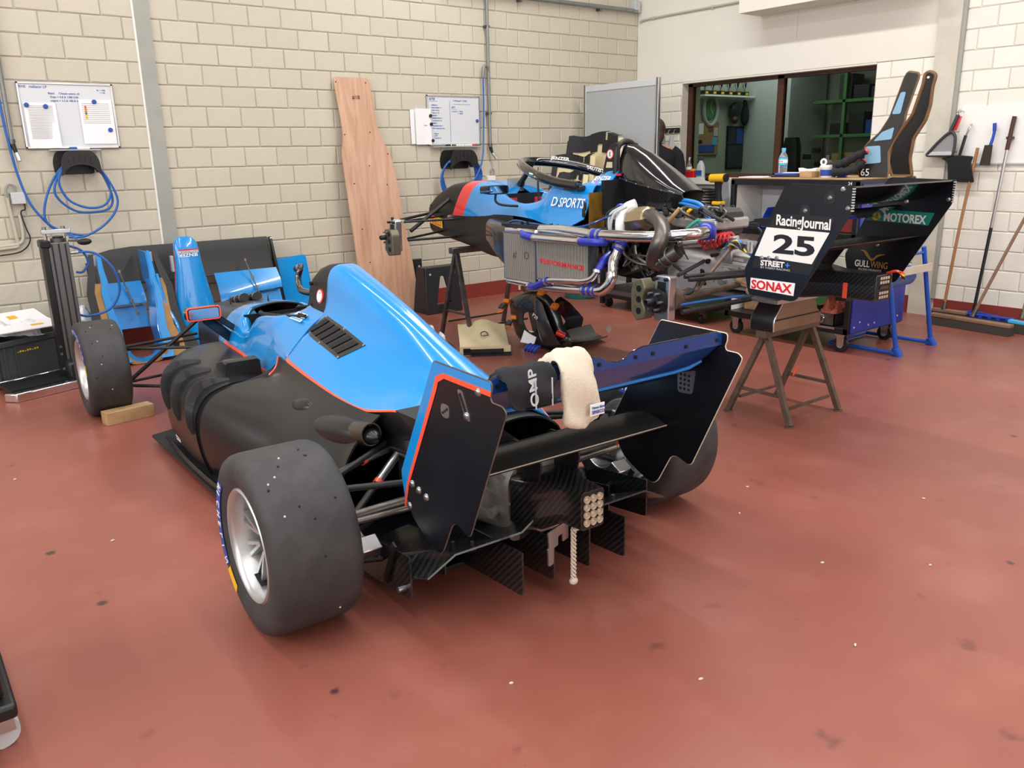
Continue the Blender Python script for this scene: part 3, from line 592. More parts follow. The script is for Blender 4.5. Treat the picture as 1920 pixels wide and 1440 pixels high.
# --- front suspension
for sg in (1, -1):
    for a, b, r in (((2.88, .68, .37), (3.05, .20, .36), .009), ((2.82, .68, .37), (2.52, .21, .37), .009), ((2.90, .68, .15), (3.1, .18, .13), .009), ((2.82, .68, .15), (2.50, .20, .12), .010), ((2.97, .68, .33), (2.98, .2, .34), .007)):
        MB().tube([(a[0], sg*a[1], a[2]), (b[0], sg*b[1], b[2])], r, 8, sq=1.).ob('wishbone', 'matt', c1)
    MB().cyl((2.86, sg*.66, .17), (2.84, sg*.22, .50), .012, n=10).ob('pushrod', 'matt', c1)
    MB().box((2.86, sg*.69, .265), (.07, .04, .24)).ob('upright', 'alu', c1, bevel=.008)
# --- rear suspension, uprights, driveshaft
for sg in (1, -1):
    def rod(n, a, b, r, m, par=c1, nn=10): return MB().cyl((a[0], sg*a[1], a[2]), (b[0], sg*b[1], b[2]), r, n=nn).ob(n, m, par)
    rod('wishbone', (.02, .64, .41), (.33, .22, .40), .011, 'matt'); rod('wishbone', (-.03, .64, .41), (-.20, .16, .40), .011, 'matt')
    rod('wishbone', (.03, .64, .16), (.36, .20, .13), .012, 'matt'); rod('wishbone', (-.03, .64, .16), (-.22, .16, .14), .012, 'matt')
    rod('toe_link', (-.13, .62, .33), (-.16, .16, .33), .010, 'steel'); rod('driveshaft', (0, .62, .286), (0, .12, .29), .018, 'steel', nn=14)
    for (a, b) in (((.13, .66, .37), (.315, .22, .375)), ((.02, .62, .20), (.245, .23, .39))):
        p = rod('pushrod', a, b, .013, 'matt'); A_, B_ = V((a[0], sg*a[1], a[2])), V((b[0], sg*b[1], b[2]))
        MB().cyl(A_.lerp(B_, .58), A_.lerp(B_, .62), .0165, n=12).ob('band', 'orange', p); MB().cyl(A_.lerp(B_, .62), A_.lerp(B_, .97), .015, n=12).ob('rod_sleeve', 'alu', p)
    up_ = MB().prism(rnd([(-.06, -.15), (.05, -.15), (.045, .0), (.06, .13), (-.05, .13), (-.045, 0)], .02), (0, sg*.66, .286), (1, 0, 0), (0, 0, 1), sg*.05).ob('upright', 'alu', c1, bevel=.005)
    MB().lathe([(.13, .0), (.13, .012), (.06, .012), (.06, 0)], (0, sg*.615, .286), (0, sg, 0), 36, close=True).ob('brake_disc', 'cast', c1, fix=True)
    ca = [(.145*math.cos(R_(a)), .145*math.sin(R_(a))) for a in range(-150, -40, 12)] + [(.085*math.cos(R_(a)), .085*math.sin(R_(a))) for a in range(-42, -152, -12)]
    MB().prism(ca, (0, sg*.585, .286), (1, 0, 0), (0, 0, 1), sg*.07*1).ob('caliper', 'alu', c1, bevel=.004)
# --- gearbox and tail
gb = MB().loft([[V((u, y*a, .30+z*b)) for y, z in rnd([(-1, -1), (1, -1), (1, .6), (.6, 1), (-.6, 1), (-1, .6)], .3)] for u, a, b in ((.45, .15, .17), (.20, .15, .16), (.05, .13, .15), (-.16, .11, .13), (-.24, .12, .14), (-.265, .12, .14), (-.27, .09, .10), (-.36, .075, .08))]).ob('gearbox', 'cast', c1, fix=True, smooth=30)
for a in range(0, 360, 45): MB().cyl((-.262, .108*math.cos(R_(a)), .30+.128*math.sin(R_(a))), (-.282, .108*math.cos(R_(a)), .30+.128*math.sin(R_(a))), .010, n=8).ob('bolt', 'bolt', gb)
for sg in (1, -1):
    for z in (.22, .30, .38): MB().bar((.0, sg*.115, z), (-.24, sg*.112, z), .012, .02).ob('rib', 'cast', gb, smooth=0)
    MB().cyl((-.1, sg*.10, .36), (-.12, sg*.155, .36), .022, n=14).ob('boss', 'cast', gb); MB().cyl((-.18, sg*.10, .25), (-.2, sg*.15, .25), .016, n=14).ob('boss', 'cast', gb)
# wing support plates, crash box, rain light
for sg in (1, -1):
    MB().prism(rnd([(-.20, .34), (-.36, .33), (-.40, .47), (-.37, .52), (-.24, .52), (-.19, .44)], .015), (0, sg*.075, 0), (1, 0, 0), (0, 0, 1), sg*-.008).ob('wing_support', 'matt', c1, bevel=.002)
cb_ = MB().loft([[V((u, y*a, zc+z*b)) for y, z in rnd([(-1, -1), (1, -1), (1, 1), (-1, 1)], .25)] for u, a, b, zc in ((-.28, .12, .085, .32), (-.40, .10, .085, .335), (-.46, .055, .065, .35), (-.552, .047, .064, .352))]).ob('crash_box', 'carbon', c1, fix=True, smooth=40)
MB().prism(rnd([(-.042, -.058), (.042, -.058), (.042, .058), (-.042, .058)], .008), (-.553, 0, .352), (0, -1, 0), (0, 0, 1), -.004).ob('light_panel', 'interior', c1)
for j in range(3):
    for i in range(4):
        y, z = -.026+.026*j, .352+.039-.026*i; le = MB().lathe([(.0125, -.002), (.0122, .0035), (.0105, .0035), (.009, -.0015), (.005, .0008), (0, .0015)], (-.556, y, z), (-1, 0, 0), 20).ob('lamp_lens', 'ledlens', c1)
hk = MB().prism(rnd([(0, 0), (.05, 0), (.05, .03), (.075, .03), (.075, .0), (.11, .0), (.11, .065), (-.005, .065)], .006), (-.46, .105, .205), (.35, -1, 0), (0, 0, 1), .005).ob('tow_hook', 'alu', c1)
hk2 = MB().prism(rnd([(0, 0), (.028, 0), (.028, .065), (-.004, .065)], .008), (-.46, .107, .150), (.35, -1, 0), (0, 0, 1), .005).ob('tow_hook', 'alu', c1)
rp = MB()
for ph in (0, 2.1, 4.2): rp.tube([(-.475+.006*math.cos(i*.9+ph), .012+.007*math.sin(i*.9+ph), .262-.0062*i) for i in range(30)], .004, 6)
rp.ell((-.475, .012, .075), (.013, .016, .013), 10, 8); rp.ob('pull_cord', 'cream', c1)
MB().tube(spline([(-.42, .01, .285), (-.475, .03, .29), (-.49, .0, .265), (-.475, .012, .255)], 6), .004, 6).ob('pull_cord', 'cream', c1)
# diffuser: rising tunnel sheet and vertical fins
df = []
for i in range(13):
    t = i/12; u = .30 - .68*t; z = .055 + .20*t**1.5; row = []
    for j in range(-10, 11):
        v = .50*j/10; a = abs(v); row.append(V((u, v, z + (.03*t if a < .12 else 0) - (.05*t*max(0, (a-.40)/.1) if a > .40 else 0))))
    df.append(row)
MB().grid(df).thick(.006).ob('diffuser', 'carbon', c1, fix=True, smooth=60, label='carbon diffuser')
for sg in (1, -1):
    for v, u1, zb in ((.505, -.28, .085), (.355, -.235, .10), (.215, -.47, .085), (.075, -.45, .085)):
        MB().prism(rnd([(.20, .052), (.02, .05), (u1+.02, zb), (u1, zb+.004), (u1, .235), (.0, .20), (.20, .09)], .006), (0, sg*v, 0), (1, 0, 0), (0, 0, 1), .006).ob('diffuser_fin', 'carbon', c1, smooth=0, label='carbon diffuser fin')
    for u in (-.05, -.2, -.32): zb_ = .055 + .20*((.30-u)/.68)**1.5; MB().cyl((u, sg*.30, zb_-.004), (u, sg*.30, zb_+.014), .006, n=8).ob('bolt', 'bolt', c1)
    MB().bar((-.12, sg*.512, .09), (-.20, sg*.512, .25), .006, .022).ob('fin_brace', 'matt', c1); MB().cyl((-.24, sg*.505, .115), (-.24, sg*.53, .115), .010, n=10).ob('bolt', 'bolt', c1)
# --- rear wing
EP = [(-.388, .869), (-.676, .867), (-.676, .845), (-.668, .825), (-.675, .812), (-.722, .812), (-.737, .800), (-.735, .79), (-.551, .395), (-.535, .388), (-.48, .405), (-.455, .395), (-.395, .285), (-.37, .268), (-.31, .285), (-.215, .33), (-.185, .38), (-.161, .45), (-.16, .472)]
rad = [.01, .012, .008, .012, .01, .02, .015, .01, .015, .01, .02, .02, .02, .02, .02, .03, .02, .01, .02]
epr = rnd(EP, rad, 3)
for sg in (1, -1):
    ep = MB().prism(epr, (0, sg*.45, 0), (1, 0, 0), (0, 0, 1), .005*sg).ob('endplate', 'plate', c1, smooth=0, label='rear wing endplate, black with a blue and orange front border')
    y = sg*.4515
    # blue border and orange line on the outer face
    bd = [(-.388, .868), (-.674, .866), (-.676, .842), (-.44, .843), (-.40, .825), (-.385, .79), (-.195, .44), (-.175, .37), (-.161, .45), (-.160, .472)]
    ol = [(-.676, .843), (-.44, .844), (-.40, .827), (-.384, .792), (-.192, .44), (-.168, .36), (-.176, .35), (-.206, .44), (-.400, .785), (-.412, .812), (-.445, .829), (-.673, .828)]
    MB().prism(bd, (0, y, 0), (1, 0, 0), (0, 0, 1), .001*sg).ob('border', 'blue', ep, smooth=0); MB().prism(ol, (0, y+.0006*sg, 0), (1, 0, 0), (0, 0, 1), .001*sg).ob('stripe', 'orange', ep, smooth=0)
    MB().tube([(u, sg*.4475, z) for u, z in epr], .0024, 4, closed=True).ob('plate_edge', 'rust' if sg > 0 else 'cream', ep)
    for u, z in ((-.225, .447), (-.265, .438), (-.31, .43), (-.615, .828), (-.20, .365), (-.555, .748)):
        b_ = MB().lathe([(0, .008), (.006, .008), (.011, .004), (.013, 0)], (u, sg*.45, z), (0, sg, 0), 16).ob('bolt', 'bolt', ep)
    MB().prism(rnd([(-.55, .735), (-.575, .735), (-.535, .815), (-.51, .815)], .012), (0, sg*.4515, 0), (1, 0, 0), (0, 0, 1), .0015*sg).ob('slot_plate', 'alu', ep); MB().bar((-.557, sg*.453, .75), (-.525, sg*.453, .805), .008, .002, (0, 1, 0)).ob('slot', 'interior', ep)
    MB().prism(rnd([(-.42, .715), (-.465, .715), (-.465, .755), (-.42, .755)], .018), (0, sg*.4515, 0), (1, 0, 0), (0, 0, 1), .0015*sg).ob('slot_plate', 'alu', ep)
    for k in range(3): MB().cyl((-.432-.011*k, sg*.452, .728+.007*k), (-.432-.011*k, sg*.4535, .728+.007*k), .004, n=8).ob('hole', 'interior', ep)
    # perforated foot on the inner face
    pp = MB().prism(rnd([(-.475, .70), (-.555, .725), (-.545, .64), (-.48, .635)], .012), (0, sg*.444, 0), (1, 0, 0), (0, 0, 1), .002*sg).ob('perforated_plate', 'alu', ep)
    for i in range(3):
        for j in range(4): MB().cyl((-.492-.018*i, sg*.4425, .652+.016*j), (-.492-.018*i, sg*.4405, .652+.016*j), .005, n=8).ob('hole', 'interior', pp)
# flap: cambered section, raised lip with a notch in the middle
sec = [(-.405, .725), (-.44, .705), (-.50, .705), (-.55, .722), (-.60, .760), (-.64, .815), (-.655, .845)]
top = [(-.655, .845), (-.632, .825), (-.59, .775), (-.54, .742), (-.49, .730), (-.44, .735), (-.405, .725)]
ring2 = spline([(a, 0, b) for a, b in sec], 3)[:-1] + spline([(a, 0, b) for a, b in top], 3)[:-1]
fl_ = MB().loft([[V((-.655 + (p.x+.655)*k, v, .845 + (p.z-.845)*k)) for p in ring2] for v, k in [(-.446, .22), (-.44, .42), (-.425, .62), (-.40, .80), (-.36, .93), (-.30, 1), (-.15, 1), (0, 1), (.15, 1), (.30, 1), (.36, .93), (.40, .80), (.425, .62), (.44, .42), (.446, .22)]]).ob('flap', 'bluedk', c1, fix=True, smooth=50, label='dark blue rear wing flap')
gu = []
prof = [(-.446, .862), (-.42, .872), (-.10, .872), (-.055, .862), (-.03, .846), (-.0, .842), (.03, .846), (.055, .862), (.10, .872), (.42, .872), (.446, .862)]
MB().prism([(-.446, .828)] + prof + [(.446, .828)], (-.656, 0, 0), (0, 1, 0), (0, 0, 1), .004).ob('gurney_lip', 'bluedk', fl_, smooth=0); MB().tube([(-.652, a, b) for a, b in prof], .0035, 6).ob('lip_edge', 'blackgloss', fl_); MB().tube([(-.600, -.415, .770), (-.590, -.37, .752), (-.588, -.3, .7485), (-.588, .3, .7485), (-.590, .37, .752), (-.600, .415, .770)], .0055, 6).ob('crease_highlight', 'hoselight', fl_)  # bright blue tube paints in the sky's reflection along the flap crease
for v in (-.42, -.28, -.14, -.07, .07, .14, .28, .42): MB().cyl((-.650, v, .847), (-.660, v, .847), .006, n=10).ob('bolt', 'darkmetal', fl_)
MB().loft([[V((u, v, z)) for u, z in ((-.13, .66), (-.20, .632), (-.32, .64), (-.42, .69), (-.425, .70), (-.32, .665), (-.20, .662))] for v in (-.446, .446)]).ob('main_plane', 'matt', c1, fix=True, smooth=50)
bw = [(-.235, .488), (-.28, .476), (-.36, .474), (-.432, .497), (-.434, .501), (-.40, .514), (-.355, .524), (-.305, .526), (-.26, .514)]
MB().loft([[V((u, v, z)) for u, z in bw] for v in (-.446, 0, .446)]).ob('beam_wing', 'wingmatt', c1, fix=True, smooth=60)
MB().bar((-.431, -.446, .503), (-.431, .446, .503), .003, .003).ob('wing_edge', 'cream', c1)
# loose wiring by the upright
for k, m in enumerate(('green', 'lgrey', 'hoseblue', 'matt')): MB().tube(spline([(-.05, -.30-.02*k, .40), (-.14, -.26-.01*k, .36+.01*k), (-.22, -.20, .33), (-.30, -.18+.02*k, .30)], 5), .006, 6).ob('cable', m, c1)
MB().box((-.12, -.36, .40), (.05, .03, .05)).ob('connector', 'springred', c1, bevel=.004)
# things lying on the wing
def drape(name, m, label, cat, v0, v1, front, back, th, seedn, taper=.0, twist=0.):
    # a soft cloth folded over the lip of the flap: path from the front side over the lip and down behind
    rng = random.Random(seedn); path = spline([V((a, 0, b)) for a, b in front + back], 5); n = len(path); rings = []
    for i, p in enumerate(path):
        t = i/(n-1); a = path[min(i+1, n-1)]-path[max(i-1, 0)]; a.normalize(); nr = V((-a.z, 0, a.x)); wv = (v1-v0)/2*(1 - taper*t**2)*(.86 + .14*math.sin(math.pi*min(1, max(0, (t*1.04))))**.3); vc = (v0+v1)/2 + twist*t; ring = []
        e = min(1, (1-t)*9, t*9)**.5
        for k in range(20):
            an = 2*math.pi*k/20; c, s = math.cos(an), math.sin(an); x = math.copysign(abs(c)**.7, c)*wv*(.75+.25*e); y = math.copysign(abs(s)**.8, s)*th*(.35+.65*e)
            wob = .007*math.sin(5*t*3+an*2+seedn) + .006*math.sin(11*t+an*3+seedn) + .003*math.sin(29*t+7*an)
            ring.append(V((p.x, vc + x, p.z)) + nr*(y+wob))
        rings.append(ring)
    mb = MB().loft(rings); wm = wmat(c1); mb.v = [wm @ p for p in mb.v]
    return mb
g1 = solo(drape('b', 'fabric', '', '', .255, .415, [(-.575, .815), (-.615, .845)], [(-.655, .877), (-.69, .855), (-.70, .82), (-.705, .785)], .013, 2, .0), 'balaclava', 'fabric', 'black knitted balaclava folded over the rear wing flap', 'balaclava', smooth=80)
wm = wmat(c1); ll = lambda u, v, z: wm @ V((u, v, z)); dd = lambda a: (wm.to_3x3() @ V(a))
text('OMP', .034, 'lgrey', g1, ll(-.7235, .335, .795), dd((.15, -.0, 1)), dd((-.3, 1, 0)), off=.02)
for q in (-.010, .044): MB().bar(ll(-.7245, .335-q, .787), ll(-.7230, .335-q, .862), .002, .004).ob('printed_line', 'lgrey', g1, world=True)
g2 = solo(drape('b', 'cream', '', '', .128, .240, [(-.57, .83), (-.615, .865)], [(-.655, .893), (-.69, .865), (-.705, .82), (-.71, .77), (-.71, .73), (-.705, .705)], .018, 5, -.12, .0), 'balaclava', 'cream', 'cream cotton balaclava with a small woven label, draped over the rear wing', 'balaclava', smooth=80)
lb = MB().add([ll(-.738, a, b) for a, b in ((.172, .735), (.122, .735), (.122, .768), (.172, .768))], [(0, 1, 2, 3)]).thick(.002).ob('woven_label', 'white', g2, world=True, fix=True)
text('SPARCO', .010, 'markerblue', lb, ll(-.741, .169, .741), dd((0, -1, 0)), dd((0, 0, 1)), width=.044, off=.02); text('Nomex fabric', .008, 'markerblue', lb, ll(-.741, .169, .755), dd((0, -1, 0)), dd((0, 0, 1)), width=.044)
# ================================================================ second car: stripped single seater on trestles
c2 = thing('race_car', 'stripped race car without wheels, engine and radiators exposed, raised on trestles', 'race car', (3.80, 2.83, 0), R_(88))
def rowsof(st, n=4, m=3): return [dens(r, m) for r in lerp_sec(st, n)]
TB2 = [(3.13, [(0, 1.06), (.06, 1.06), (.105, 1.055), (.14, 1.045), (.16, 1.02), (.168, 1.0), (.17, .97)]),
       (3.05, [(0, 1.12), (.06, 1.12), (.11, 1.112), (.148, 1.09), (.166, 1.05), (.172, 1.01), (.174, .97)]),
       (2.89, [(0, 1.19), (.065, 1.19), (.118, 1.18), (.153, 1.155), (.171, 1.10), (.178, 1.03), (.18, .97)]),
       (2.70, [(0, 1.215), (.07, 1.215), (.122, 1.205), (.157, 1.178), (.175, 1.115), (.182, 1.04), (.184, .97)]),
       (2.52, [(0, 1.228), (.07, 1.226), (.125, 1.213), (.16, 1.183), (.180, 1.115), (.188, 1.045), (.192, .972)]),
       (2.25, [(0, 1.225), (.08, 1.22), (.14, 1.203), (.18, 1.172), (.205, 1.11), (.222, 1.05), (.235, .985)]),
       (2.08, [(0, 1.195), (.08, 1.192), (.15, 1.18), (.195, 1.155), (.225, 1.105), (.25, 1.055), (.265, 1.0)]),
       (2.00, [(.165, 1.07), (.18, 1.125), (.195, 1.14), (.215, 1.137), (.24, 1.105), (.265, 1.055), (.28, 1.01)]),
       (1.74, [(.20, 1.02), (.215, 1.075), (.235, 1.092), (.26, 1.089), (.285, 1.07), (.30, 1.05), (.312, 1.015)]),
       (1.50, [(.20, 1.03), (.22, 1.105), (.24, 1.12), (.265, 1.117), (.29, 1.085), (.312, 1.05), (.335, 1.005)]),
       (1.34, [(.20, 1.06), (.22, 1.20), (.24, 1.222), (.27, 1.215), (.295, 1.15), (.318, 1.06), (.355, .985)]),
       (1.10, [(.20, 1.08), (.22, 1.21), (.24, 1.228), (.27, 1.222), (.30, 1.15), (.325, 1.06), (.375, .975)]),
       (.95, [(.19, 1.08), (.21, 1.21), (.235, 1.226), (.265, 1.22), (.30, 1.15), (.325, 1.09), (.355, 1.03)])]
t2r = rowsof(TB2, 6)
def shear(rows, k=.62):   # slanted stripes: u depends on height
    return [[V((p.x - k*max(0, p.z-.97), p.y, p.z)) for p in r] for r in rows]
def sect(u0, u1, n=5):     # resample the tub between slanted lines u0 > u1 (lines lean back with height)
    us = [r[0].x for r in t2r]; out = []
    m = len(t2r[0])
    def at(u, j):
        for i in range(len(us)-1):
            if us[i] >= u >= us[i+1]:
                f = (us[i]-u)/max(1e-9, us[i]-us[i+1]); return t2r[i][j].lerp(t2r[i+1][j], f)
        return (t2r[0] if u > us[0] else t2r[-1])[j].copy()
    for q in range(n+1):
        row = []
        for j in range(m):
            s0, s1 = (u0, u1); u = s0 + (s1-s0)*q/n
            p = at(u, j); 
            for _ in range(3):
                uu = u - .62*max(0, min(.25, p.z-.97)) if u < 3.0 else u; p = at(uu, j)
            row.append(p)
        out.append(row)
    return out
half(sect(3.13, 2.74, 12), 'nose_section', 'matt', c2, label='matt black nose section of the tub')
half(sect(2.74, 2.58, 5), 'red_band', 'red', c2)
s3 = sect(2.58, 2.40, 5); cut = [r for r in t2r if r[0].x < 2.20]
half(s3 + [[p for p in r] for r in sect(2.38, 2.26, 4)] , 'cockpit_front', 'blue', c2)
bl = [r for r in t2r if r[0].x <= 2.26]
half(bl, 'cockpit_side', 'blue', c2, label='bright blue cockpit side')
low = [(u, [pts[-1], (pts[-1][0]*.99, pts[-1][1]-.06), (pts[-1][0]*.93, max(.70, .81-.07*(3.13-u)/.6)+.03), (pts[-1][0]*.55, max(.69, .80-.07*(3.13-u)/.6)), (0, max(.69, .80-.07*(3.13-u)/.6))]) for u, pts in TB2 if u > 1.6]
half(rowsof(low, 4, 3), 'tub_lower', 'matt', c2, label='matt black lower tub')
low2 = [(u, [(.20, .985), (.21, .93), (.20, .80), (.12, .69), (0, .69)]) for u in (1.75, 1.4, 1.1, .95)]
half(rowsof(low2, 2, 2), 'tub_rear', 'carbonfine', c2)
f0 = t2r[0]; pl = [V((3.132, p.y, p.z)) for p in f0] + [V((3.132, .15, .82)), V((3.132, -.15, .82))] + [V((3.132, -p.y, p.z)) for p in f0[::-1]]
MB().add(pl, [tuple(range(len(pl)))]).ob('bulkhead', 'matt', c2)
for z in (1.03, .86): MB().cyl((3.10, .171, z), (3.10, .176, z), .010, n=12).ob('bolt', 'interior', c2)
# tyre maker's decal
dc = MB().prism([(3.11, .955), (2.90, .935), (2.90, .855), (3.11, .895)], (0, .1905, 0), (1, 0, 0), (0, 0, 1), .001).ob('decal', 'yellow', c2, label='yellow decal with red lettering'); text('PIRELLI', .05, 'springred', dc, (3.095, .1915, .893), (-1, 0, -.12), (0, 0, 1), world=False, width=.17, off=.02)
MB().prism([(3.08, .948), (2.97, .935), (2.97, .945), (3.08, .958)], (0, .1915, 0), (1, 0, 0), (0, 0, 1), .0008).ob('decal_bar', 'springred', dc)
# cockpit interior
MB().bb(.97, 2.05, -.2, .2, .72, .74).ob('cockpit_floor', 'interior', c2, smooth=0); MB().grid([[V((2.03, y, z)) for y in (-.2, 0, .2)] for z in (.8, 1.0, 1.15)]).thick(.01).ob('dashboard', 'interior', c2)
for sg in (1, -1): MB().grid([[V((u, sg*(.235 if u > 1.4 else .225), z+d)) for z in (.75, .9, 1.0, 1.08)] for u, d in ((2.0, .0), (1.74, -.02), (1.5, 0), (1.36, .06), (.98, .1))], flip=sg < 0).thick(.004).ob('cockpit_liner', 'interior', c2, fix=True)
bt = MB(); 
for a in range(6): bt.tube([(1.72, -.02, 1.075), (1.72+.04*math.cos(a*1.05), -.02+.05*math.sin(a*1.05), 1.06+.045*math.cos(a*2.1))], .004, 6)
bt.ob('harness_buckle', 'alu', c2)
for y in (.11, -.11): MB().box((2.02, y, 1.10), (.01, .06, .04)).ob('dash_switch_panel', 'springred', c2)
MB().tube(spline([(1.86, .0, 1.10), (1.87, 0, 1.22), (1.865, 0, 1.33)], 4), [.010]+[.007]*4+[.003]*4, 8).ob('antenna', 'matt', c2)
MB().grid([[V((2.10-.02*abs(j)-.0*i, .035*j, 1.19+.022*i)) for j in range(-5, 6)] for i in range(4)]).thick(.003).ob('windscreen', 'clearplastic', c2, fix=True)
MB().tube(spline([(1.05, -.22, 1.22), (1.10, -.2, 1.30), (1.16, -.15, 1.31), (1.18, -.12, 1.22)], 5), .006, 6).ob('harness_loop', 'matt', c2)
# halo
ha = spline([(1.06, .305, 1.225), (1.28, .302, 1.245), (1.50, .285, 1.285), (1.72, .23, 1.335), (1.90, .12, 1.365), (1.955, 0, 1.372), (1.90, -.12, 1.365), (1.72, -.23, 1.335), (1.50, -.285, 1.285), (1.28, -.302, 1.245), (1.06, -.305, 1.225)], 6)
hl = MB().tube(ha, .031, 14).ob('halo', 'blackgloss', c2, label='black halo bar with driver names')
MB().loft([[V((u+a*math.cos(t), b*math.sin(t), z)) for t in [2*math.pi*i/14 for i in range(14)]] for u, z, a, b in ((1.945, 1.36, .032, .022), (2.00, 1.29, .03, .02), (2.07, 1.23, .035, .022), (2.12, 1.19, .055, .05), (2.13, 1.165, .075, .06))]).ob('halo_pillar', 'carbonfine', c2, fix=True)
for sg in (1, -1): MB().box((1.10, sg*.305, 1.215), (.16, .05, .03)).ob('halo_mount', 'matt', c2, bevel=.006); MB().cyl((1.04, sg*.33, 1.23), (1.04, sg*.345, 1.23), .012, n=10).ob('bolt', 'matt', c2)
text('B.ACOSTA', .030, 'white', hl, (1.50, .318, 1.278), (-1, .05, -.165), (0, -.35, 1), world=False, width=.19, shear=.25, off=.02)
fg = MB().prism([(0, 0), (.05, 0), (.055, .026), (.005, .026)], (1.565, .306, 1.288), (-1, .12, -.165), (0, -.35, 1), .001).ob('flag', 'skyblue', hl); MB().prism([(0, 0), (.05, 0), (.05, .008), (0, .008)], (1.565, .307, 1.298), (-1, .12, -.165), (0, -.35, 1), .001).ob('flag_stripe', 'white', fg)
text('JENZER', .024, 'white', hl, (1.86, -.115, 1.385), (-.80, -.5, -.10), (.3, -.35, 1), world=False, width=.14, off=.02); text('MOTORSPORT', .012, 'lgrey', hl, (1.868, -.105, 1.365), (-.80, -.5, -.10), (.3, -.35, 1), world=False, width=.14)
text('BAUTISTA', .026, 'white', hl, (1.62, -.232, 1.318), (-1, -.18, -.20), (.1, -.3, 1), world=False, width=.19, shear=.25, off=.02)
# side lettering
text('D', .062, 'white', c2, (1.315, .327, 1.100), (-1, .035, 0), (0, -.42, 1), world=False, off=.015); text('/', .066, 'grey', c2, (1.265, .329, 1.098), (-1, .035, 0), (0, -.42, 1), world=False); text('SPORTS', .062, 'white', c2, (1.235, .330, 1.097), (-1, .035, 0), (0, -.42, 1), world=False, width=.255, off=.015)
# roll hoop and airbox
half(rowsof([(1.20, [(0, 1.225), (.08, 1.224), (.14, 1.222), (.20, 1.22)]), (1.10, [(0, 1.30), (.06, 1.295), (.10, 1.27), (.17, 1.225)]), (1.02, [(0, 1.33), (.06, 1.325), (.095, 1.29), (.17, 1.225)]), (.94, [(0, 1.33), (.06, 1.325), (.095, 1.29), (.17, 1.225)])], 4), 'hoop_fairing', 'blue', c2)
hf = MB()
for sg in (1, -1):
    o_ = rnd([(1.10, 1.27), (1.04, 1.45), (1.0, 1.475), (.955, 1.48), (.94, 1.46), (.93, 1.27)], .015); MB().prism(o_, (0, sg*.085, 0), (1, 0, 0), (0, 0, 1), .012*sg).ob('roll_hoop_plate', 'matt', c2, bevel=.003)
    MB().prism([(1.055, 1.33), (1.045, 1.365), (.995, 1.365), (.995, 1.33)], (0, sg*.086, 0), (1, 0, 0), (0, 0, 1), -.001*sg).ob('window_cut', 'foam' if sg > 0 else 'interior', c2)
    for u in (1.07, .99): MB().cyl((u, sg*.086, 1.295), (u, sg*.094, 1.295), .011, n=10).ob('bolt', 'bolt', c2)
MB().tube(spline([(.965, .085, 1.28), (.965, .08, 1.42), (.965, .04, 1.478), (.965, -.04, 1.478), (.965, -.08, 1.42), (.965, -.085, 1.28)], 5), .018, 10).ob('roll_hoop', 'matt', c2)
e = MB().cyl((1.015, .086, 1.412), (1.015, .0885, 1.412), .030, n=28).ob('sticker', 'red', c2, label='round white sticker with red rim and letter E'); MB().cyl((1.015, .087, 1.412), (1.015, .090, 1.412), .024, n=28).ob('sticker_face', 'white', e); text('E', .028, 'ink', e, (1.023, .091, 1.40), (-1, 0, 0), (0, 0, 1), world=False)
text('JENZER', .034, 'white', c2, (1.11, .142, 1.255), (-1, .02, 0), (0, -.9, 1), world=False, width=.16, off=.02); text('MOTORSPORT', .015, 'white', c2, (1.11, .162, 1.236), (-1, .02, 0), (0, -.9, 1), world=False, width=.16)
MB().prism([(0, 0), (.06, 0), (.012, .035)], (1.07, .176, 1.225), (-1, 0, 0), (0, -.5, 1), .001).ob('badge', 'pink', c2)
MB().bar((1.02, .098, 1.285), (.90, .10, 1.29), .006, .012).ob('pull_tab', 'springred', c2)
AB = [(.945, .07, 1.468, 1.27), (.86, .095, 1.455, 1.255), (.74, .115, 1.405, 1.235), (.60, .125, 1.325, 1.215), (.48, .115, 1.25, 1.195), (.40, .09, 1.20, 1.18)]
half([dens([V((u, w_*math.sin(a), zb + (zt-zb)*math.cos(a)**.8 if math.cos(a) > 0 else zb)) for a in [math.pi/2*i/6 for i in range(7)]], 2) for u, w_, zt, zb in AB], 'airbox_upper', 'blackgloss', c2, label='glossy black airbox')
half([dens([V((u, w_*(1-.45*t), zb - .12*t*(1 - max(0, (.6-u)*2.2)))) for t in (0, .25, .5, .75, 1)], 2) for u, w_, zt, zb in AB], 'airbox_lower', 'carbon', c2)
for sg in (1, -1):
    ri = spline([(u, sg*(w_+.004), zb) for u, w_, zt, zb in AB], 5); MB().tube(ri, .007, 6).ob('airbox_flange', 'matt', c2)
    for p in ri[2::4]: MB().cyl(p + V((0, 0, .0)), p + V((0, sg*.010, .004)), .005, n=8).ob('bolt', 'bolt', c2)
MB().box((.92, 0, 1.16), (.03, .46, .20)).ob('tub_bulkhead', 'interior', c2); MB().box((.93, .27, 1.08), (.012, .12, .22)).ob('side_plate', 'amber', c2)
MB().box((.945, .352, 1.11), (.02, .012, .05)).ob('latch', 'matt', c2, bevel=.003); MB().box((.945, .362, 1.07), (.02, .012, .05)).ob('latch', 'matt', c2, bevel=.003)
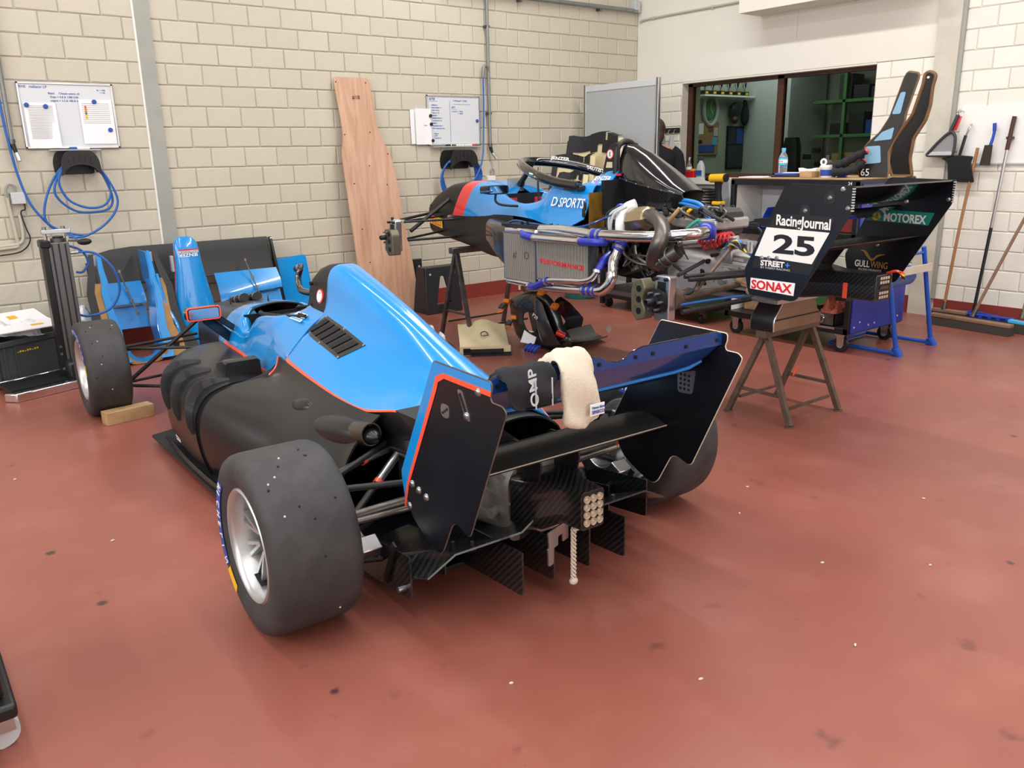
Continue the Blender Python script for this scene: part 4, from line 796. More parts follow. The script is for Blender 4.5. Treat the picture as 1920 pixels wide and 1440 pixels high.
# mirror
MB().loft([[V((u, .45+y*a, 1.195+z*b)) for y, z in rnd([(-1, -1), (1, -1), (1, 1), (-1, 1)], .5)] for u, a, b in ((1.86, .05, .014), (1.83, .075, .026), (1.75, .085, .03), (1.72, .085, .03))]).ob('mirror', 'matt', c2, fix=True)
MB().tube(spline([(1.83, .37, 1.19), (1.80, .535, 1.18), (1.73, .54, 1.185), (1.715, .50, 1.19)], 6), .008, 8).ob('mirror_rim', 'bluedk', c2); MB().box((1.718, .45, 1.197), (.004, .14, .045)).ob('mirror_glass', 'chrome', c2)
MB().tube(spline([(1.75, .45, 1.17), (1.755, .45, 1.12), (1.72, .42, 1.095), (1.66, .33, 1.085)], 5), .008, 8).ob('mirror_stalk', 'matt', c2)
# carbon pod shelf in front of the radiators
sh = [(2.10, .20, .26, .93, .985), (2.02, .22, .36, .87, .985), (1.90, .24, .44, .80, .985), (1.72, .26, .485, .72, .975), (1.56, .27, .50, .66, .97)]
for sg in (1, -1): MB().loft([[V((u, sg*y, z)) for y, z in rnd([(a, zb), (b-.06, zb-.02), (b, zb+.05), (b, zt-.03), (b-.03, zt), (a, zt)], .02)] for u, a, b, zb, zt in sh]).ob('pod_nose', 'carbonfine', c2, fix=True, smooth=50)
for sg in (1, -1): MB().prism([(1.62, .25), (1.62, .50), (.70, .52), (.70, .28), (.95, .25)], (0, 0, .965), (1, 0, 0), (0, sg, 0), sg*.02).ob('pod_shelf', 'matt', c2, smooth=0)
MB().tube(spline([(1.60, .46, .985), (1.5, .47, 1.005), (1.35, .47, .995), (1.05, .48, .99), (.85, .46, 1.0), (.72, .40, 1.05), (.66, .33, 1.10)], 6), .007, 8).ob('brake_line', 'bluedk', c2)
for u in (1.42, 1.36, 1.12, 1.06): MB().box((u, .475, .995), (.012, .02, .02)).ob('clip', 'matt', c2)
# radiator and charge cooler
for nm, u0, u1, z0, z1, lb in (('radiator', 1.545, 1.205, .625, .935, 'grey water radiator with vertical fins'), ('charge_cooler', 1.19, .70, .66, .945, 'charge cooler with red lettering')):
    rd = MB().bb(u1, u0, .47, .525, z0, z1).ob(nm, 'radcore', c2, smooth=0, label=lb); fb = MB(); n = int((u0-u1)/.0135)
    for i in range(n): uu = u1 + .008 + (u0-u1-.016)*i/(n-1); fb.bb(uu-.0032, uu+.0032, .525, .533, z0+.008, z1-.008)
    fb.ob('fins', 'radfin', rd, smooth=0, kind='stuff')
    for z in (z0-.012, z1+.012): MB().bb(u1-.004, u0+.004, .455, .535, z-.018, z+.018).ob('tank', 'chrome', rd, bevel=.014)
    MB().bb(u0-.004, u0+.006, .465, .536, z0, z1).ob('side_bracket', 'alu', rd, smooth=0); MB().bb(u1-.006, u1+.004, .465, .536, z0, z1).ob('side_bracket', 'dgrey', rd, smooth=0)
text('PERFORMANCE', .030, 'springred', c2, (1.16, .5335, .765), (-1, 0, -.02), (0, 0, 1), world=False, width=.42, off=.03)
for x, s in ((1.45, '#'), (1.33, 'O')): text(s, .05, 'rust', c2, (x, .5335, .775), (-1, 0, 0), (0, 0, 1), world=False)
def pipe(name, path, r, m, n=14, k=6): return MB().tube(spline(path, k), r, n).ob(name, m, c2)
def clamp(par, p, d, r):
    d = V(d).normalized()*.008; return MB().cyl(V(p)-d, V(p)+d, r, n=16).ob('hose_clamp', 'alu', par)
pipe('tank_pipe', [(1.19, .50, .965), (1.0, .50, .975), (.80, .51, .972), (.68, .52, .968)], .032, 'chrome')
q = pipe('silicone_hose', [(.685, .52, .968), (.61, .515, .969)], .036, 'silicone'); clamp(q, (.672, .52, .968), (1, 0, 0), .039); clamp(q, (.622, .517, .968), (1, 0, 0), .039)
pipe('charge_pipe', [(.62, .515, .968), (.551, .51, .972), (.381, .49, .975), (.222, .46, .983), (.109, .40, .994), (.057, .34, 1.002), (.05, .28, 1.004)], .032, 'chrome', 16)
MB().ell((.115, .20, 1.0), (.055, .055, .05), 16, 12).ob('silicone_elbow', 'silicone', c2)
q = pipe('silicone_hose', [(1.36, .52, .94), (1.30, .555, .928), (1.20, .56, .919)], .021, 'silicone'); clamp(q, (1.185, .56, .919), (1, 0, 0), .024)
pipe('coolant_pipe', [(1.21, .56, .919), (1.0, .56, .922), (.74, .56, .927)], .018, 'chrome')
q = pipe('silicone_hose', [(.76, .56, .927), (.66, .56, .930), (.60, .545, .932), (.585, .50, .932)], .022, 'silicone'); clamp(q, (.75, .56, .927), (1, 0, 0), .025)
pipe('outlet_pipe', [(1.30, .52, .60), (1.199, .52, .612), (.948, .52, .624), (.74, .52, .64)], .026, 'chrome')
q = pipe('silicone_hose', [(.76, .52, .638), (.64, .52, .648)], .034, 'silicone'); clamp(q, (.745, .52, .639), (1, 0, 0), .037); clamp(q, (.70, .52, .643), (1, 0, 0), .037); clamp(q, (.655, .52, .647), (1, 0, 0), .037)
pipe('charge_pipe', [(.65, .52, .647), (.590, .52, .658), (.545, .51, .70), (.535, .495, .76), (.553, .475, .82), (.550, .45, .885)], .031, 'chrome', 16)
q = pipe('silicone_hose', [(.551, .452, .88), (.543, .42, .93), (.56, .38, .965)], .035, 'silicone'); clamp(q, (.549, .44, .90), (0, -.5, 1), .038)
q = pipe('silicone_hose', [(1.27, .53, .605), (1.20, .545, .613), (1.12, .55, .645), (1.06, .55, .668)], .023, 'silicone'); clamp(q, (1.075, .55, .66), (1, 0, -.4), .026)
pipe('coolant_pipe', [(1.07, .55, .664), (.98, .55, .676), (.85, .55, .688), (.73, .55, .698), (.66, .542, .72), (.630, .53, .76)], .018, 'chrome')
q = pipe('silicone_hose', [(.632, .53, .757), (.622, .51, .79), (.628, .48, .825), (.636, .42, .855)], .022, 'silicone'); clamp(q, (.63, .528, .765), (0, -.3, 1), .025)
# engine block, head, turbo, exhaust
en = MB().loft([[V((u, y*a, .86+z*b)) for y, z in rnd([(-1, -1), (1, -1), (1, .7), (.7, 1), (-.7, 1), (-1, .7)], .15)] for u, a, b in ((.92, .17, .17), (.80, .19, .18), (.45, .19, .18), (.38, .16, .16))]).ob('engine_block', 'darkmetal', c2, fix=True, smooth=30)
rng = random.Random(4)
for i in range(26):
    u, z = rng.uniform(.42, .88), rng.uniform(.70, 1.02); MB().box((u, .20, z), (rng.uniform(.02, .07), rng.uniform(.03, .06), rng.uniform(.02, .06)), (rng.uniform(-.3, .3), rng.uniform(-.5, .5), 0)).ob('engine_lug', ('cast', 'darkmetal', 'disc', 'matt')[i % 4], en, bevel=.004)
for i in range(14):
    u = rng.uniform(.4, .9); MB().tube(spline([(u, .22, rng.uniform(.70, .95)), (u-rng.uniform(-.1, .15), .25+rng.random()*.04, rng.uniform(.72, .98)), (u-rng.uniform(.0, .2), .23, rng.uniform(.70, 1.0))], 5), rng.choice((.006, .008, .011)), 8).ob('engine_hose', ('matt', 'dgrey', 'steel', 'disc')[i % 4], en)
hd = MB().bb(.10, .80, -.14, .14, 1.0, 1.06).ob('cylinder_head', 'cast', c2, bevel=.012)
MB().loft([[V((u, y*a-.02, 1.03+z*b)) for y, z in rnd([(-1, -1), (1, -1), (1, 1), (-1, 1)], .35)] for u, a, b in ((.44, .10, .06), (.40, .12, .08), (.16, .12, .08), (.12, .09, .06))]).ob('alternator_housing', 'dgrey', c2, fix=True, smooth=40)
for i in range(22):
    u, y = rng.uniform(.12, .55), rng.uniform(-.12, .14); MB().tube(spline([(u, y, 1.05), (u-.05*rng.random(), y+rng.uniform(-.06, .06), 1.09+.04*rng.random()), (u-.12*rng.random(), y+rng.uniform(-.08, .08), 1.10), (u-.2*rng.random(), y, 1.05)], 5), rng.choice((.005, .007, .01)), 7).ob('loom', ('matt', 'dgrey', 'matt', 'steel', 'yellow', 'matt', 'copper')[i % 7], hd)
for i in range(10): MB().box((rng.uniform(.12, .5), rng.uniform(-.1, .15), rng.uniform(1.06, 1.11)), (.05, .03, .03), (0, 0, rng.uniform(0, 3))).ob('connector', ('matt', 'dgrey', 'cast')[i % 3], hd, bevel=.004)
MB().cyl((.36, .10, 1.065), (.25, .06, 1.04), .026, n=14).ob('vent_hose', 'copper', c2, label='terracotta coloured vent hose')
MB().cyl((.42, .18, 1.03), (.36, .15, 1.11), .012, n=10).ob('dip_tube', 'timber', c2)
MB().lathe([(.0, .06), (.045, .06), (.06, .04), (.065, 0), (.065, -.05), (.05, -.07), (0, -.07)], (.60, .27, 1.045), (.9, -.35, .0), 24).ob('turbo_housing', 'cast', c2, fix=True)
MB().loft([[V((.59 - .13*t, .285 - .01*t + r*math.cos(a), 1.035 + .02*t + r*.95*math.sin(a))) for a in [2*math.pi*i/9 for i in range(9)]] for t, r in ((-.1, .05), (0, .078), (.45, .082), (.9, .076), (1.05, .055))]).ob('heat_shield', 'shield', c2, fix=True, smooth=20, label='bronze coloured heat shield')
pipe('compressor_elbow', [(.64, .34, .97), (.645, .34, 1.02), (.665, .31, 1.07), (.66, .27, 1.11), (.62, .24, 1.13)], .030, 'white', 14)
MB().ell((.69, .29, 1.10), (.04, .035, .035), 14, 10).ob('silicone_elbow', 'silicone', c2); MB().cyl((.715, .31, 1.075), (.70, .34, 1.06), .02, n=12).ob('actuator', 'white', c2); MB().cyl((.64, .34, .985), (.64, .34, .94), .036, n=16).ob('silicone_hose', 'silicone', c2)
for k, (a, m) in enumerate(((.0, 'lgrey'), (.03, 'lgrey'), (.06, 'matt'))): MB().tube(spline([(.60+a, .33, 1.12), (.66+a, .37, 1.08), (.68+a*.6, .38, 1.02), (.69, .37, .95)], 6), .008, 8).ob('braided_line', m, c2)
for u in (.50, .60): MB().tube(spline([(u+.05, .31, .90), (u+.02, .32, .84), (u-.06, .30, .80), (u-.12, .27, .79)], 5), .009, 8).ob('braided_line', 'steel', c2)
ex = pipe('exhaust_downpipe', [(.47, .285, 1.07), (.355, .36, 1.072), (.225, .435, 1.047), (.165, .485, 1.003), (.165, .51, .953), (.205, .50, .885), (.218, .485, .85), (.195, .47, .845)], .042, 'exhaust', 18)
MB().lathe([(.040, -.01), (.041, .13), (.037, .13), (.036, 0)], (.20, .47, .846), (-.78, -.28, .52), 20).ob('exhaust_tip', 'exhaust', ex, fix=True); MB().cyl((.118, .440, .901), (.112, .438, .905), .036, n=18).ob('exhaust_bore', 'interior', ex)
for t in (.0, .03): MB().tube([(V((.165-t, .457-t*.36, .870+t*.66)) + (V((.5, 0, .85))*math.cos(a)*.047 + V((0, 1, 0))*math.sin(a)*.047)) for a in [2*math.pi*i/16 for i in range(16)]], .006, 6, closed=True).ob('u_bolt', 'steel', ex)
MB().bar((.15, .36, .93), (.12, .33, .86), .018, .006).ob('exhaust_bracket', 'matt', c2); MB().bar((.20, .36, .83), (.10, .33, .76), .03, .005).ob('exhaust_bracket', 'matt', c2); MB().cyl((.16, .35, .94), (.18, .34, .95), .014, n=10).ob('bolt', 'alu', c2)
# bell housing, gearbox, trays
gb2 = MB().loft([[V((u, y*a, .785+z*b)) for y, z in rnd([(-1, -1), (1, -1), (1, .5), (.5, 1), (-.5, 1), (-1, .5)], .25)] for u, a, b in ((.40, .19, .15), (.30, .18, .14), (.12, .14, .11), (.05, .14, .11), (.04, .12, .10), (-.10, .115, .10), (-.12, .135, .115), (-.17, .135, .115), (-.18, .10, .09), (-.32, .09, .08))]).ob('gearbox', 'cast', c2, fix=True, smooth=30, label='grey cast gearbox')
for i in range(14):
    u, z = rng.uniform(-.3, .3), rng.uniform(.70, .87); MB().cyl((u, .10, z), (u, .155, z), rng.choice((.010, .014, .02)), n=10).ob('boss', ('cast', 'alu', 'darkmetal')[i % 3], gb2)
for i in range(8): MB().bar((rng.uniform(-.1, .3), .12+.03*rng.random(), .72+.02*i), (rng.uniform(-.3, .0), .13, .70+.022*i), .010, .014).ob('rib', 'cast', gb2)
for i in range(10):
    MB().tube(spline([(.10-rng.random()*.1, .13, .90), (0-rng.random()*.1, .16, .93+.03*rng.random()), (-.12, .15, .90), (-.2-.1*rng.random(), .12, .86)], 5), .006, 7).ob('loom', ('hoselight', 'matt', 'matt', 'yellow', 'alu')[i % 5], gb2)
MB().box((-.02, .10, .93), (.11, .06, .045), (0, .2, 0)).ob('rocker_mount', 'alu', c2, bevel=.008); MB().box((.02, .14, .87), (.08, .012, .07)).ob('bracket_plate', 'alu', c2, bevel=.004); MB().cyl((-.10, .10, .90), (-.10, .10, .955), .03, n=18).ob('rocker', 'alu', c2)
MB().bar((-.04, .14, .955), (-.16, .06, .94), .05, .02).ob('rocker_arm', 'alu', c2); MB().bar((-.16, .10, .93), (-.22, .02, .93), .03, .02).ob('rocker_arm', 'alu', c2); MB().tube(spline([(-.11, .05, .95), (-.13, .05, 1.0), (-.10, .04, 1.02)], 4), .006, 7).ob('lever', 'matt', c2)
MB().cyl((.36, .14, .911), (.20, .12, .928), .026, n=16).ob('damper_body', 'alu', c2)
coil = [(V((.21, .12, .927)).lerp(V((.03, .083, .957)), i/72) + V((0, math.cos(i*.62)*.036, math.sin(i*.62)*.036))) for i in range(73)]
MB().cyl((.21, .12, .927), (.0, .078, .962), .016, n=12).ob('damper_shaft', 'alu', c2); MB().tube(coil, .0075, 7).ob('spring', 'springred', c2, label='red coil spring')
MB().cyl((.15, .21, .96), (.15, .21, 1.03), .026, n=16).ob('catch_tank', 'alu', c2); MB().tube(spline([(.15, .21, 1.03), (.16, .22, 1.055), (.19, .26, 1.02), (.23, .28, .97)], 5), .010, 8).ob('teal_hose', 'teal', c2)
for d in (0, .022): MB().tube(spline([(.56, .05, 1.145+d*.3), (.362, .08, 1.128+d), (.239, .10, 1.103+d), (.165-d*.6, .12, 1.04), (.125-d*.8, .13, .957)], 7), .010, 8).ob('blue_hose', 'hoselight', c2)
MB().bb(.42, .86, -.25, .33, .60, .625).ob('under_tray', 'alu', c2, smooth=0); MB().bb(-.35, .42, -.17, .17, .655, .675).ob('skid_plate', 'alu', c2, smooth=0)
MB().bar((.55, .25, .66), (.25, .22, .60), .03, .012).ob('brace', 'alu', c2); MB().cyl((.53, .36, .855), (.28, .33, .85), .007, n=8).ob('brace', 'steel', c2); MB().cyl((.60, .34, .73), (.30, .30, .83), .007, n=8).ob('brace', 'matt', c2)
MB().bar((.66, .53, .68), (.60, .545, .90), .002, .002).ob('wire', 'steel', c2)
# corner assemblies
def corner(u, v, z, sg, fr):
    s = 1 if not fr else -1
    un = MB().prism(rnd([(-.055, -.11), (.045, -.11), (.05, .02), (.04, .125), (-.06, .125), (-.055, .02)], .015), (u, v-sg*.10, z), (1, 0, 0), (0, 0, 1), -.055*sg).ob('upright', 'alu', c2, bevel=.006, label='polished aluminium upright')
    MB().prism([(-.035, .03), (.025, .03), (.02, .095), (-.035, .095)], (u, v-sg*.043, z), (1, 0, 0), (0, 0, 1), .003*sg).ob('lightening_pocket', 'darkmetal', un)
    for a in ((-.045, .11), (.03, .11)): MB().cyl((u+a[0], v-sg*.05, z+a[1]), (u+a[0], v-sg*.025, z+a[1]), .009, n=10).ob('bolt', 'darkmetal', un)
    hb = MB().lathe([(0, .0), (.05, .0), (.062, .012), (.062, .03), (.03, .035), (.03, .05), (.018, .052), (.018, .10), (.014, .105), (.008, .09), (0, .09)], (u, v-sg*.045, z), (0, sg, 0), 28).ob('wheel_hub', 'darkmetal', c2)
    for k in range(6):
        a = k*math.pi/3; MB().cyl((u+.045*math.cos(a), v-sg*.015, z+.045*math.sin(a)), (u+.045*math.cos(a), v+sg*.02, z+.045*math.sin(a)), .007, n=10).ob('drive_peg', 'bolt', hb)
    cu_ = .10 if not fr else -.055
    ca = rnd([(cu_-.035, -.10), (cu_+.02, -.115), (cu_+.055, -.07), (cu_+.06, .04), (cu_+.04, .095), (cu_-.02, .11), (cu_-.045, .06), (cu_-.02, .0), (cu_-.045, -.05)], .012)
    if fr: ca = rnd([(-.10, -.13), (-.02, -.14), (.03, -.09), (.015, .0), (.02, .06), (-.07, .06), (-.10, .02)], .012)
    ca_ = MB().prism(ca, (u, v-sg*.06, z), (1, 0, 0), (0, 0, 1), -.07*sg).ob('caliper', 'caliper', c2, bevel=.006, label='grey brown brake caliper')
    cx = cu_ if not fr else -.05
    for zz in (-.06, .0, .055): MB().cyl((u+cx, v-sg*.0, z+zz-(.03 if fr else 0)), (u+cx, v+sg*.013, z+zz-(.03 if fr else 0)), .017, n=14).ob('piston', 'darkmetal', ca_); MB().cyl((u+cx+.03, v, z+zz+.02-(.03 if fr else 0)), (u+cx+.03, v+sg*.014, z+zz+.02-(.03 if fr else 0)), .008, n=10).ob('bolt', 'caliper', ca_)
    return un
for sg in (1, -1):
    corner(.0, sg*.70, .69, sg, False); corner(2.81, sg*.74, .83, sg, True)
    MB().cyl((-.02, sg*.60, .69), (-.02, sg*.54, .69), .055, .05, 24).ob('cv_boot', 'rust', c2); MB().cyl((-.06, sg*.55, .70), (-.10, sg*.13, .735), .017, n=14).ob('driveshaft', 'rust', c2)
    for a, b, r in (((-.08, .57, .81), (-.16, .15, .81), .011), ((-.04, .57, .815), (.14, .18, .835), .011), ((-.10, .60, .635), (-.18, .15, .665), .013), ((-.02, .60, .63), (.24, .16, .66), .013), ((-.11, .52, .735), (-.01, .13, .925), .010), ((-.12, .58, .80), (-.17, .15, .79), .011)):
        MB().cyl((a[0], sg*a[1], a[2]), (b[0], sg*b[1], b[2]), r, n=10).ob('suspension_arm', 'rust' if r < .0105 else 'matt', c2)
    MB().tube(spline([(-.05, sg*.56, .71), (-.09, sg*.50, .74), (-.11, sg*.45, .80), (-.16, sg*.2, .80)], 5), .011, 8).ob('brake_hose', 'matt', c2)
    MB().tube(spline([(-.06, sg*.58, .665), (-.12, sg*.45, .68), (-.17, sg*.2, .685)], 5), .006, 7).ob('brake_line', 'hoseblue', c2)
    for a, b, r in (((2.80, .62, .955), (2.99, .17, .988), .011), ((2.76, .62, .941), (2.665, .18, .943), .009), ((2.76, .56, .868), (2.80, .17, 1.095), .015), ((2.74, .60, .815), (2.93, .16, .835), .009), ((2.70, .62, .806), (2.67, .18, .808), .010), ((2.79, .60, .945), (2.90, .17, .955), .007)):
        MB().cyl((a[0], sg*a[1], a[2]), (b[0], sg*b[1], b[2]), r, n=10).ob('suspension_arm', 'matt', c2)
    MB().bar((2.83, sg*.66, .955), (2.77, sg*.60, .945), .05, .02).ob('upright_top', 'alu', c2); MB().cyl((2.84, sg*.67, .955), (2.84, sg*.67, .975), .012, n=10).ob('bolt', 'matt', c2)
    for p in ((2.67, .183, .943), (2.67, .183, .808)): MB().box((p[0], sg*p[1], p[2]), (.04, .02, .02)).ob('pickup', 'darkmetal', c2, bevel=.003)
    MB().cyl((2.78, sg*.20, .955), (2.74, sg*.20, .96), .014, n=10).ob('rod_end', 'alu', c2)
MB().tube(spline([(-.20, .22, .71), (-.17, .18, .74), (-.12, .20, .76), (-.10, .17, .74), (-.14, .15, .73)], 5), .012, 8).ob('oil_hose', 'timber', c2); MB().prism([(-.05, .70), (.06, .69), (-.03, .73)], (0, .22, 0), (1, 0, 0), (0, 0, 1), .01).ob('green_tab', 'green', c2)
# rear wing
EP2 = rnd([(-.54, 1.272), (-.885, 1.262), (-.878, 1.15), (-.635, .745), (-.61, .735), (-.37, .738), (-.355, .76), (-.33, .86)], [.025, .004, .01, .015, .015, .01, .015, .02], 3)
for sg in (1, -1):
    ep = MB().prism(EP2, (0, sg*.42, 0), (1, 0, 0), (0, 0, 1), .006*sg).ob('endplate', 'plate', c2, smooth=0, label='black endplate with race number twenty five' if sg > 0 else 'black endplate with sponsor decals on its inside')
    for u, z in ((-.43, .922), (-.47, .925), (-.515, .928), (-.83, 1.248), (-.77, 1.212), (-.65, 1.152), (-.86, 1.17)): MB().lathe([(0, .009), (.006, .009), (.010, .005), (.012, 0)], (u, sg*.42, z), (0, sg, 0), 14).ob('bolt', 'bolt', ep); MB().lathe([(0, .009), (.006, .009), (.010, .005), (.012, 0)], (u, sg*.414, z), (0, -sg, 0), 14).ob('bolt', 'bolt', ep)
    for u, z in ((-.77, 1.212), (-.65, 1.152)): MB().cyl((u, sg*.42, z), (u, sg*.4215, z), .028, n=20).ob('washer_plate', 'matt', ep)
    for k in range(9): MB().box((-.8805+.0012*k*0, sg*.417, 1.16+.0115*k), (.010, .010, .005)).ob('gurney_hole', 'lgrey', ep)
ep = [o for o in c2.children if o.name.startswith('endplate')][0]
y = .4205; X, Zv = (-1, 0, 0), (0, 0, 1)
def dec(pts, m, d=.0008, nm='decal', par=ep, yy=y): return MB().prism(pts, (0, yy, 0), (1, 0, 0), (0, 0, 1), -d).ob(nm, m, par, smooth=0)
dec(rnd([(-.49, 1.132), (-.805, 1.132), (-.70, .865), (-.375, .872), (-.385, .92)], .015), 'ink')
dec([(-.447, 1.068), (-.782, 1.062), (-.705, .917), (-.388, .93)], 'white', .0014)
text('25', .085, 'ink', ep, (-.49, .4224, .955), X, Zv, world=False, width=.225, off=.045)
text('RacingJournal', .048, 'white', ep, (-.497, .4222, 1.083), (-1, 0, -.03), Zv, world=False, width=.285, off=.03)
text('STREET', .026, 'white', ep, (-.425, .4222, .888), X, Zv, world=False, width=.135, off=.05); text('+', .03, 'hoselight', ep, (-.565, .4222, .886), X, Zv, world=False, off=.04); text('BY FABIO RACING', .009, 'lgrey', ep, (-.425, .4222, .874), X, Zv, world=False, width=.165)
dec([(-.372, .822), (-.625, .822), (-.620, .762), (-.372, .77)], 'white', .0014); text('SONAX', .042, 'springred', ep, (-.378, .4224, .773), X, (0, 0, 1), world=False, width=.232, off=.045)
ep2 = [o for o in c2.children if o.name.startswith('endplate')][1]
y2 = -.4135
MB().prism([(-.47, 1.112), (-.80, 1.102), (-.775, 1.04), (-.437, 1.052)], (0, y2, 0), (1, 0, 0), (0, 0, 1), -.0008).ob('decal', 'teal', ep2, smooth=0)
text('MOTOREX', .042, 'white', ep2, (-.535, y2+.0015, 1.053), (-1, 0, -.03), Zv, world=False, width=.225, off=.04); MB().cyl((-.493, y2, 1.08), (-.493, y2+.0018, 1.08), .028, n=20).ob('logo_disc', 'gold', ep2); MB().tube(spline([(-.475, y2+.002, 1.098), (-.505, y2+.002, 1.088), (-.485, y2+.002, 1.075), (-.51, y2+.002, 1.062)], 4), .0035, 6).ob('logo_swirl', 'teal', ep2)
text('GULL', .036, 'white', ep2, (-.395, y2+.001, .805), X, Zv, world=False, width=.085, off=.01); text('WING', .036, 'tan', ep2, (-.488, y2+.001, .805), X, Zv, world=False, width=.095); text('RACING INSURANCE', .011, 'lgrey', ep2, (-.42, y2+.001, .787), X, Zv, world=False, width=.13)
for k in range(4): MB().tube(spline([(-.425-.006*k, y2+.001, .892), (-.455, y2+.001, .888-.006*k), (-.482, y2+.001, .857-.004*k), (-.50, y2+.001, .852-.003*k), (-.52, y2+.001, .872-.003*k), (-.56, y2+.001, .880)], 4), .0018, 4).ob('logo_line', 'tan', ep2)
def wingel(name, m, pts, par=c2): return MB().loft([[V((a, v, b)) for a, b in pts] for v in (-.414, -.2, 0, .2, .414)]).ob(name, m, par, fix=True, smooth=50)
wingel('flap', 'blackgloss', [(-.60, 1.165), (-.66, 1.155), (-.74, 1.175), (-.82, 1.22), (-.875, 1.255), (-.872, 1.262), (-.80, 1.228), (-.72, 1.192), (-.64, 1.182)])
wingel('main_plane', 'blackgloss', [(-.36, 1.10), (-.42, 1.07), (-.52, 1.075), (-.62, 1.13), (-.615, 1.137), (-.50, 1.105), (-.41, 1.108)])
wingel('beam_wing', 'matt', [(-.42, .955), (-.50, .935), (-.60, .945), (-.74, .985), (-.74, .99), (-.60, .968), (-.48, .972)])
for sg in (1, -1): MB().prism([(-.28, .80), (-.45, .80), (-.56, .95), (-.42, .95)], (0, sg*.06, 0), (1, 0, 0), (0, 0, 1), .008).ob('wing_support', 'matt', c2)
cbx = MB().loft([[V((u, y*a, zc+z*b)) for y, z in rnd([(-1, -1), (1, -1), (1, 1), (-1, 1)], .15)] for u, a, b, zc in ((-.30, .15, .09, .775), (-.46, .12, .075, .775), (-.58, .075, .062, .778), (-.812, .068, .062, .78))]).ob('crash_box', 'carbon', c2, fix=True, smooth=35)
MB().prism(rnd([(-.06, -.055), (.06, -.055), (.06, .055), (-.06, .055)], .008), (-.813, 0, .78), (0, -1, 0), (0, 0, 1), -.003).ob('light_panel', 'interior', c2)
for i in range(4):
    for j in range(4): MB().box((-.8165, -.03+.02*i, .78+(.045, .025, -.025, -.045)[j]), (.003, .013, .013)).ob('lamp_lens', 'ledlens', c2)
MB().box((-.817, 0, .78), (.003, .07, .012)).ob('lamp_lens', 'brown', c2); MB().box((-.66, .074, .755), (.022, .004, .075)).ob('marker_strip', 'orange', c2); MB().box((-.62, 0, .71), (.06, .08, .03)).ob('jack_hook', 'matt', c2)
for k, m in enumerate(('springred', 'yellow', 'yellow', 'matt')): MB().tube(spline([(-.78, -.06, .835), (-.82, -.075-.006*k, .85), (-.85, -.095, .84-.005*k), (-.84, -.11-.004*k, .81)], 5), .006, 6).ob('light_wire', m, c2)
# trestles and support jigs under the car
def trestle(label, x0, x1, y, h, m, sp=.20, group=None):
    t = thing('trestle', label, 'trestle', ((x0+x1)/2, y, 0), 0, group); xa, xb = x0-t.location.x, x1-t.location.x
    MB().bb(xa-.02, xb+.02, -.03, .03, h-.045, h).ob('beam', m, t, bevel=.004)
    for sx, x in ((-1, xa+.03), (1, xb-.03)):
        F = {}
        for sy in (-1, 1):
            top_, bot = V((x, sy*.012, h-.045)), V((x+sx*.025, sy*sp, .008)); lg = MB().bar(top_, bot, .028, .028, (1, 0, 0)).ob('leg', m, t, smooth=0); MB().cyl(bot-V((0, 0, .008)), bot-V((0, 0, .002)), .026, n=14).ob('foot', m, lg); F[sy] = (top_, bot)
        a, b = F[-1][0].lerp(F[-1][1], .68), F[1][0].lerp(F[1][1], .68); MB().bar(a, b, .016, .016).ob('cross_brace', m, t, smooth=0)
    for sy in (-1, 1):
        a = V((xa+.05, sy*sp*.80, h*.17)); b = V((xb-.05, sy*sp*.80, h*.17)); MB().bar(a, b, .014, .014).ob('long_brace', m, t, smooth=0)
    return t
tr1 = trestle('brown steel trestle under the rear of the stripped car', 3.68, 4.15, 2.61, .50, 'rust')
MB().box((-.12, -.14, .28), (.008, .006, .06), (.38, 0, 0)).ob('paint_mark', 'orange', tr1)
trestle('thin grey steel trestle under the nose of the stripped car', 3.58, 4.22, 5.40, .735, 'steel', .22)
jg = thing('support_jig', 'plywood and aluminium support jig standing on the brown trestle', 'jig', (3.87, 2.60, .50))
jp = rnd([(-.20, 0), (.22, 0), (.22, .05), (.18, .08), (.15, .15), (-.13, .15), (-.16, .11), (-.20, .07)], .008)
MB().prism(jp, (0, -.055, 0), (1, 0, 0), (0, 0, 1), .014).ob('ply_panel', 'plydark', jg, smooth=0); MB().prism(jp, (0, .065, 0), (1, 0, 0), (0, 0, 1), .014).ob('ply_panel', 'plydark', jg, smooth=0)
MB().bb(-.15, .13, -.05, .05, .13, .152).ob('top_pad', 'matt', jg, bevel=.004)
pe = spline([(-.205, 0, 0), (-.205, 0, .06), (-.165, 0, .11), (-.135, 0, .15)], 4); MB().grid([[p + V((0, yv, 0)) for yv in (-.068, .066)] for p in pe]).thick(.012).ob('side_panel', 'frameblack', jg, fix=True); 
for yv in (-.07, .068): MB().tube([p + V((-.004, yv, 0)) for p in pe], .005, 6).ob('edge_strip', 'alu', jg)
MB().bb(-.20, .22, -.072, -.069, .055, .062).ob('groove', 'interior', jg, smooth=0)
